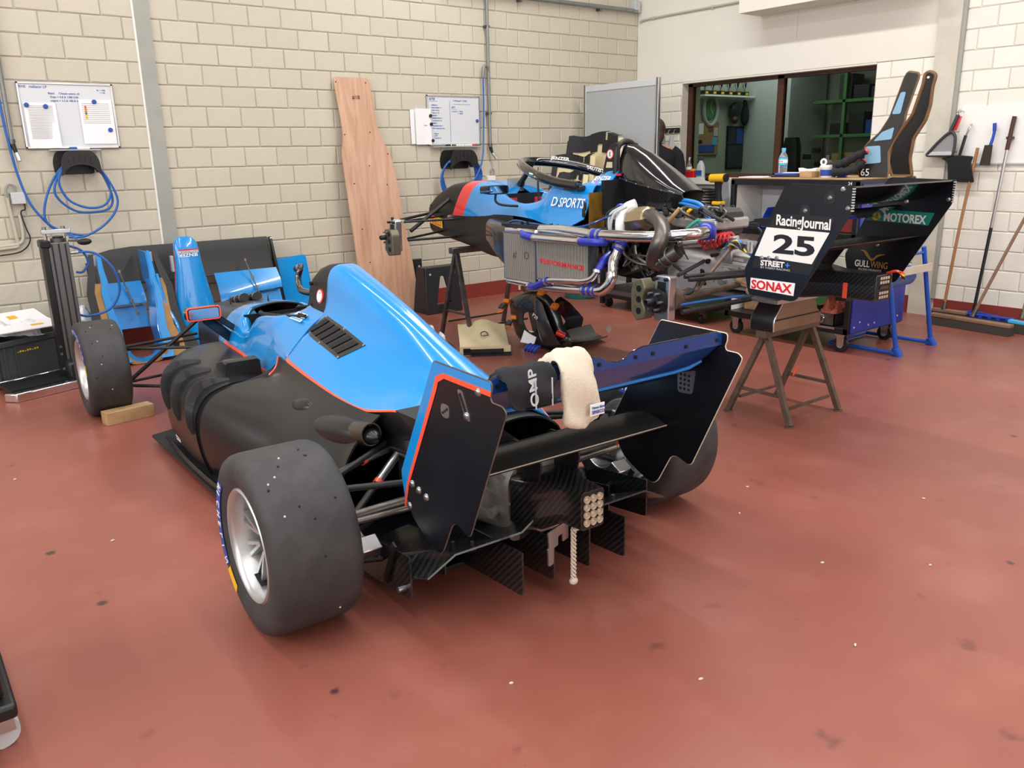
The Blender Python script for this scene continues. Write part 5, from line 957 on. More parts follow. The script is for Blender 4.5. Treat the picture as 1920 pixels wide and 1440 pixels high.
# ================================================================ things on and along the back wall
YW = YA-.002
def whiteboard(label, x0, x1, z0, z1):
    t = thing('whiteboard', label, 'whiteboard', ((x0+x1)/2, YW, z0))
    MB().bb(x0, x1, YW-.012, YW, z0, z1).ob('board', 'boardface', t, world=True, smooth=0); f = .014
    for a in ((x0, x1, z0, z0+f), (x0, x1, z1-f, z1), (x0, x0+f, z0, z1), (x1-f, x1, z0, z1)): MB().bb(a[0], a[1], YW-.018, YW-.001, a[2], a[3]).ob('frame_bar', 'alu', t, world=True, bevel=.002)
    return t
def sheet(x0, x1, z0, z1, y, label, curl=.0, rows=(), group=None, extra=None, skew=0.):
    g = []
    for i in range(9):
        s = i/8; g.append([V((x0+(x1-x0)*j/6 + skew*s, y - .004 - curl*(s**2)*(1 if j > 3 else .5)*(.5+.5*math.sin(j*1.3+1)), z1+(z0-z1)*s)) for j in range(7)])
    o = solo(MB().grid(g).thick(.0012), 'paper_sheet', 'paper', label, 'paper', group, fix=True, smooth=60)
    for k, (a, b, zz, w_) in enumerate(rows):
        MB().bb(x0+(x1-x0)*a + skew*(z1-zz)/(z1-z0), x0+(x1-x0)*b + skew*(z1-zz)/(z1-z0), y-.0066-curl*.6*((z1-zz)/(z1-z0))**2, y-.0058-curl*.6*((z1-zz)/(z1-z0))**2, zz-w_, zz).ob('printed_line', 'grey', o, world=True, smooth=0)
    return o
w1 = whiteboard('whiteboard with two pinned lists above the black hose hook, left of the grey column', 1.02, 1.65, 1.53, 1.985)
tw = lambda s, h, x, z, m='markerblue', t=w1: text(s, h, m, t, (x, YW-.0135, z), (1, 0, 0), (0, 0, 1), name='handwriting')
tw('RHS   radiator LP', .018, 1.035, 1.945); tw('Babs)     Chassis seems ok', .014, 1.215, 1.905); tw('Dept = 4.8 & 1380 0.00', .014, 1.225, 1.88); tw('engine = 3.3 & 180 & 4.80', .014, 1.225, 1.855); tw('RL = 1300', .010, 1.54, 1.935); tw('+ 1.00', .010, 1.56, 1.918)
MB().bb(1.16, 1.50, YW-.07, YW-.012, 1.515, 1.522).ob('pen_tray', 'lgrey', w1, world=True, smooth=0)
rows = [(.12, .9, 1.835-.011*k, .0025) for k in range(1, 22)]
sheet(1.045, 1.25, 1.535, 1.845, YW-.014, 'curled printed list in a plastic sleeve pinned by two blue magnets', .02, rows)
sh2 = sheet(1.405, 1.63, 1.56, 1.873, YW-.014, 'printed list with a coloured column pinned flat on the whiteboard', .0, [(.08, .9, 1.845-.0135*k, .002) for k in range(11)])
for k, m in enumerate(('springred', 'strap', 'strap', 'green', 'gold', 'gold')): MB().bb(1.44, 1.452, YW-.0215, YW-.0205, 1.815-.016*k, 1.830-.016*k).ob('colour_cell', m, sh2, world=True, smooth=0)
for i, (x, z) in enumerate(((1.065, 1.828), (1.185, 1.82), (1.51, 1.858), (1.595, 1.66))):
    solo(MB().lathe([(0, .010), (.012, .010), (.016, .006), (.016, 0), (0, 0)], (x, YW-.021, z), (0, -1, 0), 20), 'magnet', 'markerblue', ('blue magnet at the outer corner of the curled list', 'blue magnet at the inner corner of the curled list', 'blue magnet at the top of the list with the coloured column', 'blue magnet low on the blank half of the flat list')[i], 'magnet', 'blue magnets on the left whiteboard')
def marker(x0, x1, y, z, body, cap, label, group=None):
    t = thing('marker_pen', label, 'pen', ((x0+x1)/2, y, z-.008), 0, group); MB().cyl((x0+.035, y, z), (x1, y, z), .008, n=12).ob('barrel', body, t, world=True); MB().cyl((x0, y, z), (x0+.045, y, z), .0092, n=12).ob('cap', cap, t, world=True)
marker(1.30, 1.43, YW-.035, 1.5305, 'white', 'markerblue', 'white marker pen with blue cap on the tray of the left whiteboard')
def hook(label, xc, z0, w_=.27, h=.17):
    t = thing('hose_hook', label, 'hose hook', (xc, YW, z0-h/2)); o = rnd([(-w_*.5, 0), (-w_*.52, h*.55), (-w_*.42, h*.98), (w_*.30, h*1.0), (w_*.45, h*.6), (w_*.5, 0)], .03)
    MB().prism([(a, b) for a, b in o], (xc-.02, YW, z0), (1, 0, 0), (0, 0, 1), .008).ob('back_plate', 'matt', t, world=True)
    arc = [(xc + w_*.50*math.sin(a)*(1 if a > 0 else 1), z0 + h*.50*math.cos(a)) for a in [R_(-82+164*i/14) for i in range(15)]]
    MB().grid([[V((x, YW-.006-.13*j/3, z)) for x, z in arc] for j in range(4)]).thick(-.008).ob('saddle', 'matt', t, world=True, fix=True)
    fr_ = rnd([(xc-w_*.5, z0-.01), (xc-w_*.47, z0+h*.62), (xc-w_*.33, z0+h*.98), (xc+w_*.33, z0+h*.98), (xc+w_*.47, z0+h*.62), (xc+w_*.5, z0-.01)], [.001, .04, .04, .04, .04, .001]); inner = [(xc + (a-xc)*.86, z0 + (b-z0)*.86-.004) for a, b in arc[::-1]]
    MB().prism(fr_ + inner, (0, YW-.135, 0), (1, 0, 0), (0, 0, 1), .010).ob('front_lip', 'matt', t, world=True)
    for k in range(5):
        a = R_(-40+20*k); MB().bar((xc + w_*.44*math.sin(a), YW-.147, z0+h*.86*math.cos(a)), (xc + w_*.40*math.sin(a), YW-.147, z0+h*.55*math.cos(a)), .012, .006).ob('rib', 'matt', t, world=True)
    return t
hook('black plastic hose hook below the whiteboard left of the grey column', 1.335, 1.345)
def hose(name, path, r, m, label, n=6, k=10, group=None): return solo(MB().tube(spline(path, n), r, k), name, m, label, 'hose', group)
yh = YA-.08
hose('air_hose', [(1.29, yh-.03, .905), (1.19, yh, .93), (1.06, yh, 1.02), (1.09, yh, 1.20), (1.205, yh, 1.385), (1.33, yh, 1.445), (1.455, yh, 1.39), (1.525, yh, 1.20), (1.50, yh-.02, 1.10), (1.40, yh-.02, 1.07), (1.25, yh-.02, 1.09), (1.14, yh-.03, 1.22), (1.215, yh-.03, 1.39), (1.335, yh-.03, 1.45), (1.455, yh-.03, 1.39), (1.515, yh-.03, 1.22), (1.46, yh-.04, 1.12), (1.34, yh-.04, 1.105), (1.22, yh-.04, 1.17), (1.175, yh-.045, 1.30), (1.235, yh-.045, 1.40), (1.335, yh-.045, 1.455), (1.45, yh-.045, 1.40), (1.545, yh-.05, 1.20), (1.53, yh-.05, 1.08), (1.43, yh-.05, .97), (1.29, yh-.05, .90), (1.18, yh-.05, .90)], .0085, 'hoseblue', 'blue air hose coiled over the hose hook left of the grey column')
hose('air_hose', [(.885, YA-.05, 2.6), (.90, YA-.05, 1.80), (.912, YA-.05, 1.56), (.935, YA-.05, 1.34), (.98, YA-.06, 1.15), (1.07, YA-.07, 1.0), (1.13, YA-.09, .95), (1.16, YA-.35, .93), (1.15, YA-.70, .90)], .009, 'hoseblue', 'blue air hose hanging down beside the grey drop pipe to the lift column')
def droppipe(label, x, z0, z1, bend, group=None):
    t = thing('drop_pipe', label, 'pipe', (x, YW, z0)); MB().cyl((x, YA-.045, z0), (x, YA-.045, z1), .015, n=12).ob('pipe', 'pipegrey', t, world=True)
    MB().cyl((x, YA-.045, z0+.01), (x, YA-.045, z0+.035), .021, n=12).ob('union', 'steel', t, world=True); MB().cyl((x, YA-.045, z0), (x+.012, YA-.06, z0-.06), .018, .012, 12).ob('valve', 'darkmetal', t, world=True); MB().cyl((x+.012, YA-.06, z0-.06), (x+bend, YA-.085, z0-.115), .014, n=12).ob('coupling', 'alu', t, world=True)
    return t
droppipe('grey air drop pipe with coupling beside the left whiteboard', .935, 1.56, 3.4, .02)
dp = droppipe('grey air drop pipe with tee and coupling beside the right whiteboard', 5.11, 1.50, 3.4, .045)
for z in (2.62, 1.82): MB().box((5.11, YA-.03, z), (.045, .05, .02)).ob('clip', 'steel', dp, world=True)
MB().tube(spline([(5.115, YA-.045, 2.20), (5.09, YA-.05, 2.255), (5.05, YA-.055, 2.25), (5.035, YA-.06, 2.20), (5.033, YA-.06, 2.15)], 5), .015, 10).ob('tee', 'pipegrey', dp, world=True)
tp = thing('gas_pipe', 'grey horizontal pipe with wall brackets running to the corner', 'pipe', (6.4, YW, 2.9)); MB().cyl((4.6, YA-.05, 2.915), (7.16, YA-.05, 2.915), .022, n=14).ob('pipe', 'pipegrey', tp, world=True)
for x in (5.52, 6.6): MB().box((x, YA-.03, 2.905), (.03, .06, .06)).ob('bracket', 'steel', tp, world=True)
solo(MB().bb(7.10, 7.19, YA-.07, YW, 2.90, 3.02), 'junction_box', 'lgrey', 'grey junction box high in the corner of the walls', 'junction box', bevel=.006)
cw = thing('conduit_run', 'thin grey conduit along the right wall above the window', 'conduit', (XB, 6.2, 2.82)); MB().tube(spline([(XB-.02, 6.93, 2.80), (XB-.02, 6.8, 2.825), (XB-.02, 5.36, 2.825)], 4), .011, 8).ob('tube', 'conduit', cw, world=True)
for y in (6.75, 5.95): MB().box((XB-.012, y, 2.825), (.022, .03, .035)).ob('clip', 'lgrey', cw, world=True)
jb = thing('junction_box', 'light grey junction box with two conduits low beside the left hose hook', 'junction box', (.91, YW, 1.15)); MB().bb(.868, .957, YA-.06, YW, 1.15, 1.232).ob('box', 'lgrey', jb, world=True, bevel=.005)
MB().tube(spline([(.905, YA-.03, 1.232), (.90, YA-.03, 1.275), (.865, YA-.03, 1.285), (.845, YA-.03, 1.24), (.845, YA-.03, 1.2)], 5), .008, 8).ob('cable_loop', 'grey', jb, world=True)
MB().tube([(.845, YA-.02, 1.235), (.862, YA-.02, .90)], .012, 8).ob('conduit', 'conduit', jb, world=True); MB().tube(spline([(.905, YA-.02, 1.08), (.905, YA-.02, .93), (.88, YA-.02, .875), (.80, YA-.02, .86), (.5, YA-.02, .845)], 5), .011, 8).ob('conduit', 'conduit', jb, world=True); MB().tube(spline([(.862, YA-.02, .92), (.862, YA-.02, .86), (.82, YA-.02, .845), (.5, YA-.02, .83)], 4), .011, 8).ob('conduit', 'conduit', jb, world=True)
MB().tube(spline([(.945, YA-.03, 1.15), (.945, YA-.03, 1.11), (.915, YA-.03, 1.09), (.93, YA-.03, .98), (.945, YA-.03, .90), (.90, YA-.03, .83), (.80, YA-.03, .80), (.5, YA-.03, .79)], 5), .005, 7).ob('cable', 'matt', jb, world=True)
# ---- middle of the wall
w2 = whiteboard('whiteboard with crossed-out notes beside the second drop pipe', 4.40, 5.01, 1.52, 1.98)
tx = lambda s, h, x, z: tw(s, h, x, z, 'markerblue', w2)
tx('#708', .022, 4.43, 1.935); MB().bar((4.66, YW-.0135, 1.545), (4.66, YW-.0135, 1.93), .0025, .001, (0, 1, 0)).ob('ink_line', 'markerblue', w2, world=True)
for k, s_t in enumerate(('Calipers', 'Rear roll bar', 'Rear roll bar', 'Temp or oil', 'Damper', 'Radiator clean', 'Compressor oil', 'Rollbar', 'New plate seat', 'New drop plate test')):
    z = 1.885-.0235*k; tx(s_t, .012, 4.455, z)
    if k in (0, 1, 4, 5, 7, 8): MB().bar((4.45, YW-.0138, z+.005), (4.45+.009*len(s_t), YW-.0138, z+.006), .002, .001, (0, 1, 0)).ob('ink_line', 'markerblue', w2, world=True)
for k, s_t in enumerate(('- bolsters', '- oil fill', '- steering col')): tx(s_t, .012, 4.46, 1.625-.02*k)
tx('f. Preload = 12.8.2', .016, 4.70, 1.925); tx('#74', .018, 4.68, 1.865); tx('F preload 1 = 130 bar', .011, 4.68, 1.83); tx('2 = 88.30', .011, 4.75, 1.81)
for a in ((4.70, 4.90, 1.90), (4.43, 4.52, 1.925), (4.68, 4.74, 1.855)): MB().bar((a[0], YW-.0135, a[2]), (a[1], YW-.0135, a[2]), .002, .001, (0, 1, 0)).ob('ink_line', 'markerblue', w2, world=True)
MB().bb(4.43, 4.98, YW-.06, YW-.012, 1.505, 1.512).ob('pen_tray', 'lgrey', w2, world=True, smooth=0)
sheet(4.215, 4.36, 1.535, 1.845, YW-.004, 'blank white sheet hanging at the edge of the right whiteboard, rear one', .012, group=None)
sheet(4.26, 4.43, 1.53, 1.855, YW-.022, 'white sheet with a pencilled note pinned over the edge of the right whiteboard', .01)
text('Seats', .012, 'grey', w2, (4.35, YW-.030, 1.70), (1, 0, 0), (0, 0, 1), name='handwriting')
for x, z, l in ((4.425, 1.79, 'topmost'), (4.43, 1.715, 'middle'), (4.44, 1.565, 'lowest')): solo(MB().lathe([(0, .010), (.012, .010), (.016, .006), (.016, 0), (0, 0)], (x, YW-.031, z), (0, -1, 0), 20), 'magnet', 'ink', l + ' of the black magnets holding the sheets on the right whiteboard', 'magnet', 'black magnets on the right whiteboard')
solo(MB().lathe([(0, .010), (.012, .010), (.016, .006), (.016, 0), (0, 0)], (4.975, YW-.0135, 1.75), (0, -1, 0), 20), 'magnet', 'markerblue', 'single dark blue magnet at the edge of the right whiteboard', 'magnet')
for x0, x1, y, b, c, l in ((4.60, 4.70, .03, 'white', 'ink', 'black capped'), (4.65, 4.74, .048, 'white', 'green', 'green capped'), (4.70, 4.80, .03, 'white', 'markerblue', 'blue capped'), (4.92, 4.80, .048, 'white', 'springred', 'red capped')):
    t = thing('marker_pen', l + ' white marker pen on the tray of the right whiteboard', 'pen', ((x0+x1)/2, YW-y, 1.512)); MB().cyl((x0, YW-y, 1.5205), (x1, YW-y, 1.5205), .0075, n=12).ob('barrel', b, t, world=True); d = .04 if x1 > x0 else -.04; MB().cyl((x0, YW-y, 1.5205), (x0+d, YW-y, 1.5205), .0086, n=12).ob('cap', c, t, world=True)
hook('black plastic hose hook below the right whiteboard', 4.72, 1.30, .33, .18)
cp = []
for k in range(5):
    e2 = .012*k; cp += [(4.50-e2, YA-.09-.01*k, 1.22), (4.545-e2, YA-.09-.01*k, 1.10-.01*k), (4.68, YA-.09-.01*k, 1.02-.012*k), (4.82, YA-.09-.01*k, 1.06-.01*k), (4.885+e2, YA-.09-.01*k, 1.22), (4.84+e2*.5, YA-.09-.01*k, 1.365), (4.70, YA-.085-.008*k, 1.405), (4.56-e2*.5, YA-.09-.01*k, 1.355)]
hose('air_hose', cp, .0085, 'hoseblue', 'blue air hose in several coils over the hose hook below the right whiteboard', 5)
hose('air_hose', [(5.033, YA-.06, 2.16), (5.03, YA-.06, 1.9), (5.01, YA-.07, 1.6), (4.96, YA-.12, 1.42), (4.89, YA-.15, 1.28), (4.78, YA-.16, 1.15), (4.66, YA-.16, 1.06)], .0085, 'hoseblue', 'blue air hose running from the tee of the drop pipe to the coils')
so = thing('wall_socket', 'pale wall socket with a grey cable loop beside the nose of the stripped car', 'socket', (5.12, YW, 1.15)); MB().bb(5.065, 5.165, YA-.05, YW, 1.13, 1.22).ob('box', 'white', so, world=True, bevel=.005); MB().tube(spline([(5.12, YA-.03, 1.22), (5.115, YA-.03, 1.27), (5.145, YA-.03, 1.285), (5.16, YA-.03, 1.25), (5.155, YA-.03, 1.22)], 5), .006, 7).ob('cable_loop', 'grey', so, world=True)
for x in (5.46, 5.52): solo(MB().tube([(x, YA-.03, .02), (x, YA-.03, .80)], .014, 10), 'conduit', 'conduit', 'upright cream conduit above the red skirting behind the thin trestle', 'conduit', 'pair of conduits')
# plywood template leaning on the wall
pr = [(0, 2.10), (.345, 2.10), (.37, 1.85), (.385, 1.66), (.45, 1.52), (.50, 1.40), (.535, 1.15), (.565, .80), (.61, .45), (.63, .2), (.615, 0), (.05, 0), (.035, .5), (.015, 1.0), (.0, 1.45), (.035, 1.62), (.03, 1.75)]
ang = math.atan2(.20, 2.1); pw = MB().prism(rnd([(a, b/math.cos(ang)) for a, b in pr], .03, 3), (3.44, 6.765, 0), (1, 0, 0), (0, math.sin(ang), math.cos(ang)), .012)
po = solo(pw, 'plywood_template', 'ply', 'tall shaped plywood floor template leaning on the block wall', 'board', smooth=0)
PY = lambda z: 6.765 + z*math.tan(ang) - .0135
text('#18', .035, 'ink', po, (3.60, PY(1.92), 1.92), (1, 0, 0), (0, math.sin(ang), math.cos(ang)), name='handwriting')
for x, z in ((3.46, 2.06), (3.75, 2.06), (3.49, 1.62), (3.74, 1.64), (3.53, 1.2), (3.86, 1.18), (3.56, .8), (3.92, .8), (3.6, .5), (3.7, 1.35), (3.9, 1.45)): MB().cyl((x, PY(z)+.002, z), (x, PY(z)-.0004, z), .006, n=10).ob('hole', 'brown', po, world=True)
# ---- black plastic stands against the wall
def stand(label, x, y, w_, h, ang_, dpt):
    t = thing('wheel_stand', label, 'stand', (x, y, 0)); sa, ca = math.sin(ang_), math.cos(ang_); out = [(-w_/2, 0), (w_/2, 0), (w_*.44, h), (-w_*.44, h)]
    L_ = [(-w_/2, 0), (-w_*.22, 0), (-w_*.22, .06), (-.02, h*.80), (.02, h*.80), (w_*.22, .06), (w_*.22, 0), (w_/2, 0), (w_*.44, h), (-w_*.44, h)]
    MB().prism(rnd(L_, .012, 2), (x, y, 0), (1, 0, 0), (0, sa, ca), .02).ob('front_panel', 'crateblk', t, world=True, bevel=.004); MB().bb(x-w_*.22, x+w_*.22, y-.02, y+.0, 0, .09).ob('bottom_bar', 'crateblk', t, world=True, bevel=.004)
    MB().bb(x-w_*.44, x+w_*.44, y+h*sa-.02, y+h*sa+dpt, h*ca-.015, h*ca).ob('top_panel', 'crateblk', t, world=True, bevel=.004)
    for sg in (-1, 1): MB().prism([(0, 0), (dpt+h*sa+.09, 0), (dpt+h*sa, h*ca), (h*sa, h*ca)], (x+sg*w_*.46, y, 0), (0, 1, 0), (0, 0, 1), .012).ob('side_panel', 'crateblk', t, world=True, smooth=0)
    for a in (-.3, .3): MB().cyl((x+a*w_*1.1, y+h*.86*sa-.021, h*.86*ca), (x+a*w_*1.1, y+h*.86*sa-.026, h*.86*ca), .010, n=10).ob('rivet', 'lgrey', t, world=True)
mat('crateblk', '#20232a', .42, bump=(30, .1))
stand('black plastic stand with a pointed cut-out in front of its twin', 4.19, 6.50, .40, .43, .10, .12)
stand('taller black plastic stand behind the one with the visible cut-out', 4.06, 6.86, .26, .475, .02, .04)
# ================================================================ left-hand floor things
cr = thing('plastic_crate', 'dark grey plastic crate filled with papers and film beside the lift', 'crate', (.72, 6.60, 0), R_(28))
L, Wd, Hh = .60, .40, .29
for a in ((-L/2, L/2, -Wd/2, -Wd/2+.012), (-L/2, L/2, Wd/2-.012, Wd/2)): MB().bb(*a, 0, Hh).ob('side_wall', 'crate', cr, smooth=0)
for a in ((-L/2, -L/2+.012), (L/2-.012, L/2)): MB().bb(a[0], a[1], -Wd/2, Wd/2, 0, Hh).ob('end_wall', 'crate', cr, smooth=0)
MB().bb(-L/2, L/2, -Wd/2, Wd/2, 0, .012).ob('bottom', 'crate', cr, smooth=0)
for a in ((-L/2-.012, L/2+.012, -Wd/2-.014, -Wd/2+.004), (-L/2-.012, L/2+.012, Wd/2-.004, Wd/2+.014)): MB().bb(*a, Hh-.035, Hh).ob('rim', 'crate', cr, bevel=.003)
for a in (-L/2-.014, L/2-.004): MB().bb(a, a+.018, -Wd/2-.012, Wd/2+.012, Hh-.035, Hh).ob('rim', 'crate', cr, bevel=.003)
for x in (-.26, -.18, .18, .26): MB().bb(x-.006, x+.006, -Wd/2-.010, -Wd/2, 0, Hh-.03).ob('rib', 'crate', cr, smooth=0)
for i in range(9): MB().bb(-.165+.018*i, -.154+.018*i, -Wd/2-.0015, -Wd/2-.0002, .20, .212 if i % 3 else .206).ob('printed_mark', 'gold', cr, smooth=0)
def crumple(label, c, rx, ry, h, m, seed, name='plastic_film', cat='plastic film', flat=.3):
    r = random.Random(seed); rows = []; n = 16
    for i in range(n+1):
        row = []
        for j in range(n+1):
            a, b = i/n*2-1, j/n*2-1; k = max(0, 1-(a*a*a*a+b*b*b*b)*.9); z = h*(flat + .7*abs(math.sin(3.1*a+seed)*math.cos(2.7*b+seed*.7)) + .35*r.random())*k**.5
            row.append(V((c[0]+a*rx*(1-.12*r.random()), c[1]+b*ry*(1-.12*r.random()), c[2]+max(.002, z))))
        rows.append(row)
    return solo(MB().grid(rows).thick(.002), name, m, label, cat, fix=True, smooth=25)
crumple('crumpled clear plastic film lying in the grey crate', (.62, 6.58, Hh+.002), .24, .20, .10, 'plastic_film', 2)
crumple('crumpled plastic film between the lift column and the blue seat', (1.10, 6.72, .30), .13, .10, .10, 'plastic_film', 6)
def card(label, c, w_, d, rz, tilt, marks):
    q = Matrix.Rotation(rz, 3, 'Z') @ Matrix.Rotation(tilt, 3, 'X'); mb = MB().box(c, (w_, d, .006), q); o = solo(mb, 'cardboard_sheet', 'paper', label, 'cardboard')
    for (x, y, a, b) in marks: MB().box(V(c) + q @ V((x, y, .0045)), (a, b, .001), q).ob('yellow_mark', 'gold', o, world=True)
card('white card with a yellow stain lying across the front of the crate', (.74, 6.42, .315+.05), .42, .22, R_(14), R_(6), [(.08, -.02, .08, .035)])
card('white card with a yellow stain tilted on the papers in the crate', (.72, 6.60, .40), .36, .18, R_(20), R_(18), [(-.02, .0, .06, .05)])
# lift column
jk = thing('lift_column', 'black upright lift column with chrome base rails and blue air hose', 'lift', (.97, 6.15, 0))
cx, cy = .955, 6.15
MB().bb(cx-.075, cx-.035, cy-.05, cy+.05, .02, .95).ob('mast', 'frameblack', jk, world=True, bevel=.004); MB().bb(cx-.035, cx+.09, cy-.045, cy+.045, .02, .93).ob('profile', 'mastgrey' if 'mastgrey' in MT else 'dgrey', jk, world=True, bevel=.006)
for x in (-.012, .028, .066): MB().bb(cx+x-.004, cx+x+.004, cy-.048, cy-.044, .03, .92).ob('groove', 'interior', jk, world=True, smooth=0)
MB().bb(cx-.055, cx+.115, cy-.02, cy+.02, .985, 1.012).ob('top_bar', 'alu', jk, world=True, bevel=.003)
for x in (-.035, .075): MB().cyl((cx+x, cy, .92), (cx+x, cy, 1.01), .012, n=12).ob('guide_rod', 'chrome', jk, world=True); MB().cyl((cx+x, cy, 1.012), (cx+x, cy, 1.03), .014, n=12).ob('nut', 'bolt', jk, world=True)
MB().bb(cx-.08, cx-.02, cy-.06, cy+.06, .90, .945).ob('clamp', 'darkmetal', jk, world=True, bevel=.006); MB().cyl((cx+.035, cy-.0, .87), (cx+.035, cy, .955), .045, n=18).ob('cylinder_head', 'steel', jk, world=True); MB().cyl((cx+.035, cy, .94), (cx+.035, cy, .965), .03, n=18).ob('cap', 'darkmetal', jk, world=True)
MB().bar((cx+.09, cy-.02, .935), (cx+.15, cy-.03, .93), .014).ob('lever', 'steel', jk, world=True); MB().ell((cx+.185, cy-.035, .922), (.045, .02, .022), 14, 10).ob('lever_grip', 'matt', jk, world=True); MB().cyl((cx+.09, cy-.02, .855), (cx+.14, cy-.03, .857), .011, n=10).ob('fitting', 'alu', jk, world=True)
MB().tube(spline([(cx+.14, cy-.03, .857), (cx+.24, cy-.05, .84), (cx+.33, cy-.07, .73), (cx+.35, cy-.06, .58), (cx+.28, cy-.03, .46), (cx+.16, cy+.02, .42), (cx+.10, cy+.05, .43)], 7), .008, 9).ob('air_line', 'hoseblue', jk, world=True); MB().tube(spline([(cx+.09, cy+.04, .90), (cx+.17, cy+.03, .86), (cx+.20, cy+.03, .78), (cx+.16, cy+.03, .72), (cx+.12, cy+.04, .72)], 6), .008, 9).ob('air_line', 'hoseblue', jk, world=True)
for y0, y1, m in ((5.80, 5.99, 'chrome'),): pass
MB().prism([(.50, 5.83), (.93, 5.96), (.96, 5.90), (.56, 5.77)], (0, 0, .0), (1, 0, 0), (0, 1, 0), .055).ob('base_rail', 'chrome', jk, world=True, bevel=.008); MB().prism([(.42, 6.20), (.93, 6.38), (.96, 6.33), (.44, 6.15)], (0, 0, .0), (1, 0, 0), (0, 1, 0), .055).ob('base_rail', 'chrome', jk, world=True, bevel=.008)
MB().prism([(.55, 5.88), (.94, 6.00), (.96, 6.32), (.50, 6.16)], (0, 0, .04), (1, 0, 0), (0, 1, 0), .012).ob('base_plate', 'frameblack', jk, world=True, smooth=0); MB().bb(.90, 1.02, 5.98, 6.32, 0, .16).ob('base_bracket', 'frameblack', jk, world=True, bevel=.02)
for z in (.10, .20, .25): MB().cyl((cx-.06, cy-.051, z), (cx-.06, cy-.058, z), .009, n=10).ob('bolt', 'bolt', jk, world=True)
# wooden chock
solo(MB().box((1.01, 4.945, .036), (.265, .085, .072), (0, 0, R_(8))), 'timber_block', 'timber', 'short timber block lying behind the front tyre', 'wood block', bevel=.002)
# ---- front wing leaning on the wall
fwg = thing('front_wing', 'black front wing with blue flaps leaning against the wall', 'front wing', (2.0, 6.8, 0))
WZ = [(.18, 6.62), (.35, 6.70), (.55, 6.80), (.70, 6.86), (.80, 6.90)]
MB().grid([[V((x, yy, z-.0*(x-2))) for z, yy in WZ] for x in (1.30, 1.6, 1.9, 2.2, 2.5, 2.70)], flip=True).thick(.02) if False else None
def wingsheet(name, m, xs, zy, th, par=fwg, cut=None): return MB().grid([[V((x, yy, z + (cut(x) if cut else 0)*k)) for k, (z, yy) in [(i/(len(zy)-1), q) for i, q in enumerate(zy)]] for x in xs]).thick(th).ob(name, m, par, world=True, fix=True, smooth=60)
wingsheet('main_plane', 'matt', [1.28, 1.45, 1.6, 1.9, 2.2, 2.5, 2.68], [(.52, 6.80), (.60, 6.83), (.70, 6.86), (.76, 6.875), (.79, 6.89)], .02, cut=lambda x: -.05*max(0, (1.5-x)/.2))
wingsheet('end_fence', 'matt', [1.26, 1.36], [(.05, 6.70), (.3, 6.76), (.5, 6.80), (.70, 6.86)], .012)
MB().prism(rnd([(6.60, .08), (6.72, .06), (6.92, .78), (6.84, .80), (6.72, .45)], .02), (2.69, 0, 0), (0, 1, 0), (0, 0, 1), .02).ob('endplate', 'blackgloss', fwg, world=True)
MB().prism(rnd([(2.71, .20), (3.02, .18), (3.00, .615), (2.97, .62), (2.70, .60)], .02), (0, 6.74, 0), (1, 0, 0), (0, .18, 1), .010).ob('endplate_panel', 'blue', fwg, world=True)
for x0, x1, tag_ in ((1.33, 1.60, 0), (2.16, 2.68, 1)):
    r1 = [V((x, 6.70-.05*t, .52-.16*t - .08*math.sin(math.pi*t)*0)) for x in (x0, x1) for t in (0, 1)]
    pts = [[V((x0+(x1-x0)*a, 6.74 - .10*math.sin(t*1.5) , .545 - .15*t - (.07*(1-a)**2*(1 if tag_ else 0))*t)) for t in (0, .25, .5, .75, 1)] for a in (0, .12, .3, .6, 1)]
    MB().grid(pts, flip=True).thick(.010).ob('flap', 'blue', fwg, world=True, fix=True)
    p2 = [[V((x0+(x1-x0)*(.15+.85*a), 6.70 - .06*t, .37 - .16*t)) for t in (0, .5, 1)] for a in (0, .5, 1)]
    MB().grid(p2, flip=True).thick(.010).ob('flap', 'blue', fwg, world=True, fix=True)
    xm = x0+(x1-x0)*.52; rd = MB().cyl((xm-.02, 6.70, .64), (xm+.04, 6.57, .33), .006, n=8).ob('adjuster_rod', 'steel', fwg, world=True)
    for t in (0, .45, .7, 1.0): p = V((xm-.02, 6.70, .64)).lerp(V((xm+.04, 6.57, .33)), t); MB().box(p, (.018, .02, .02)).ob('rod_clip', 'alu', rd, world=True)
# ---- bodywork shell (blue inside, tan foam edge) standing on the floor
ss = thing('bodywork_shell', 'U shaped bodywork shell, blue inside with tan foam edges and black outside', 'bodywork', (1.50, 6.5, 0))
def leg(side):
    # outline stations bottom->top: (z, inner x, width, lean y)
    st = [(.02, .10, .30, 6.36), (.12, .135, .24, 6.40), (.24, .13, .18, 6.44), (.40, .155, .14, 6.50), (.52, .165, .13, 6.54), (.58, .15, .13, 6.56), (.68, .16, .09, 6.60), (.78, .16, .07, 6.64)]
    return st
for sd in (-1, 1):
    st = leg(sd); xc = 1.47
    def colm(k0, k1, dep): return [[V((xc + sd*(a + w_*k), y - dep + .0, z)) for k in (k0, (k0+k1)/2, k1)] for z, a, w_, y in st]
    MB().grid(colm(0, .30, .04), flip=sd > 0).thick(.02).ob('blue_edge', 'blue', ss, world=True, fix=True); MB().grid(colm(.28, .62, .03)[:6], flip=sd > 0).thick(.02).ob('foam_edge', 'tan', ss, world=True, fix=True); MB().grid(colm(.55, 1.0, .025), flip=sd > 0).thick(.02).ob('outer_shell', 'matt', ss, world=True, fix=True)
    MB().grid([[V((xc + sd*a, y - .05 + d, z)) for d in (0, .10, .20)] for z, a, w_, y in st], flip=sd < 0).thick(.008).ob('inner_side', 'blue', ss, world=True, fix=True)
    MB().box((xc+sd*.195, 6.60, .74), (.03, .02, .07), (0, sd*-.25, 0)).ob('metal_tab', 'alu', ss, world=True)
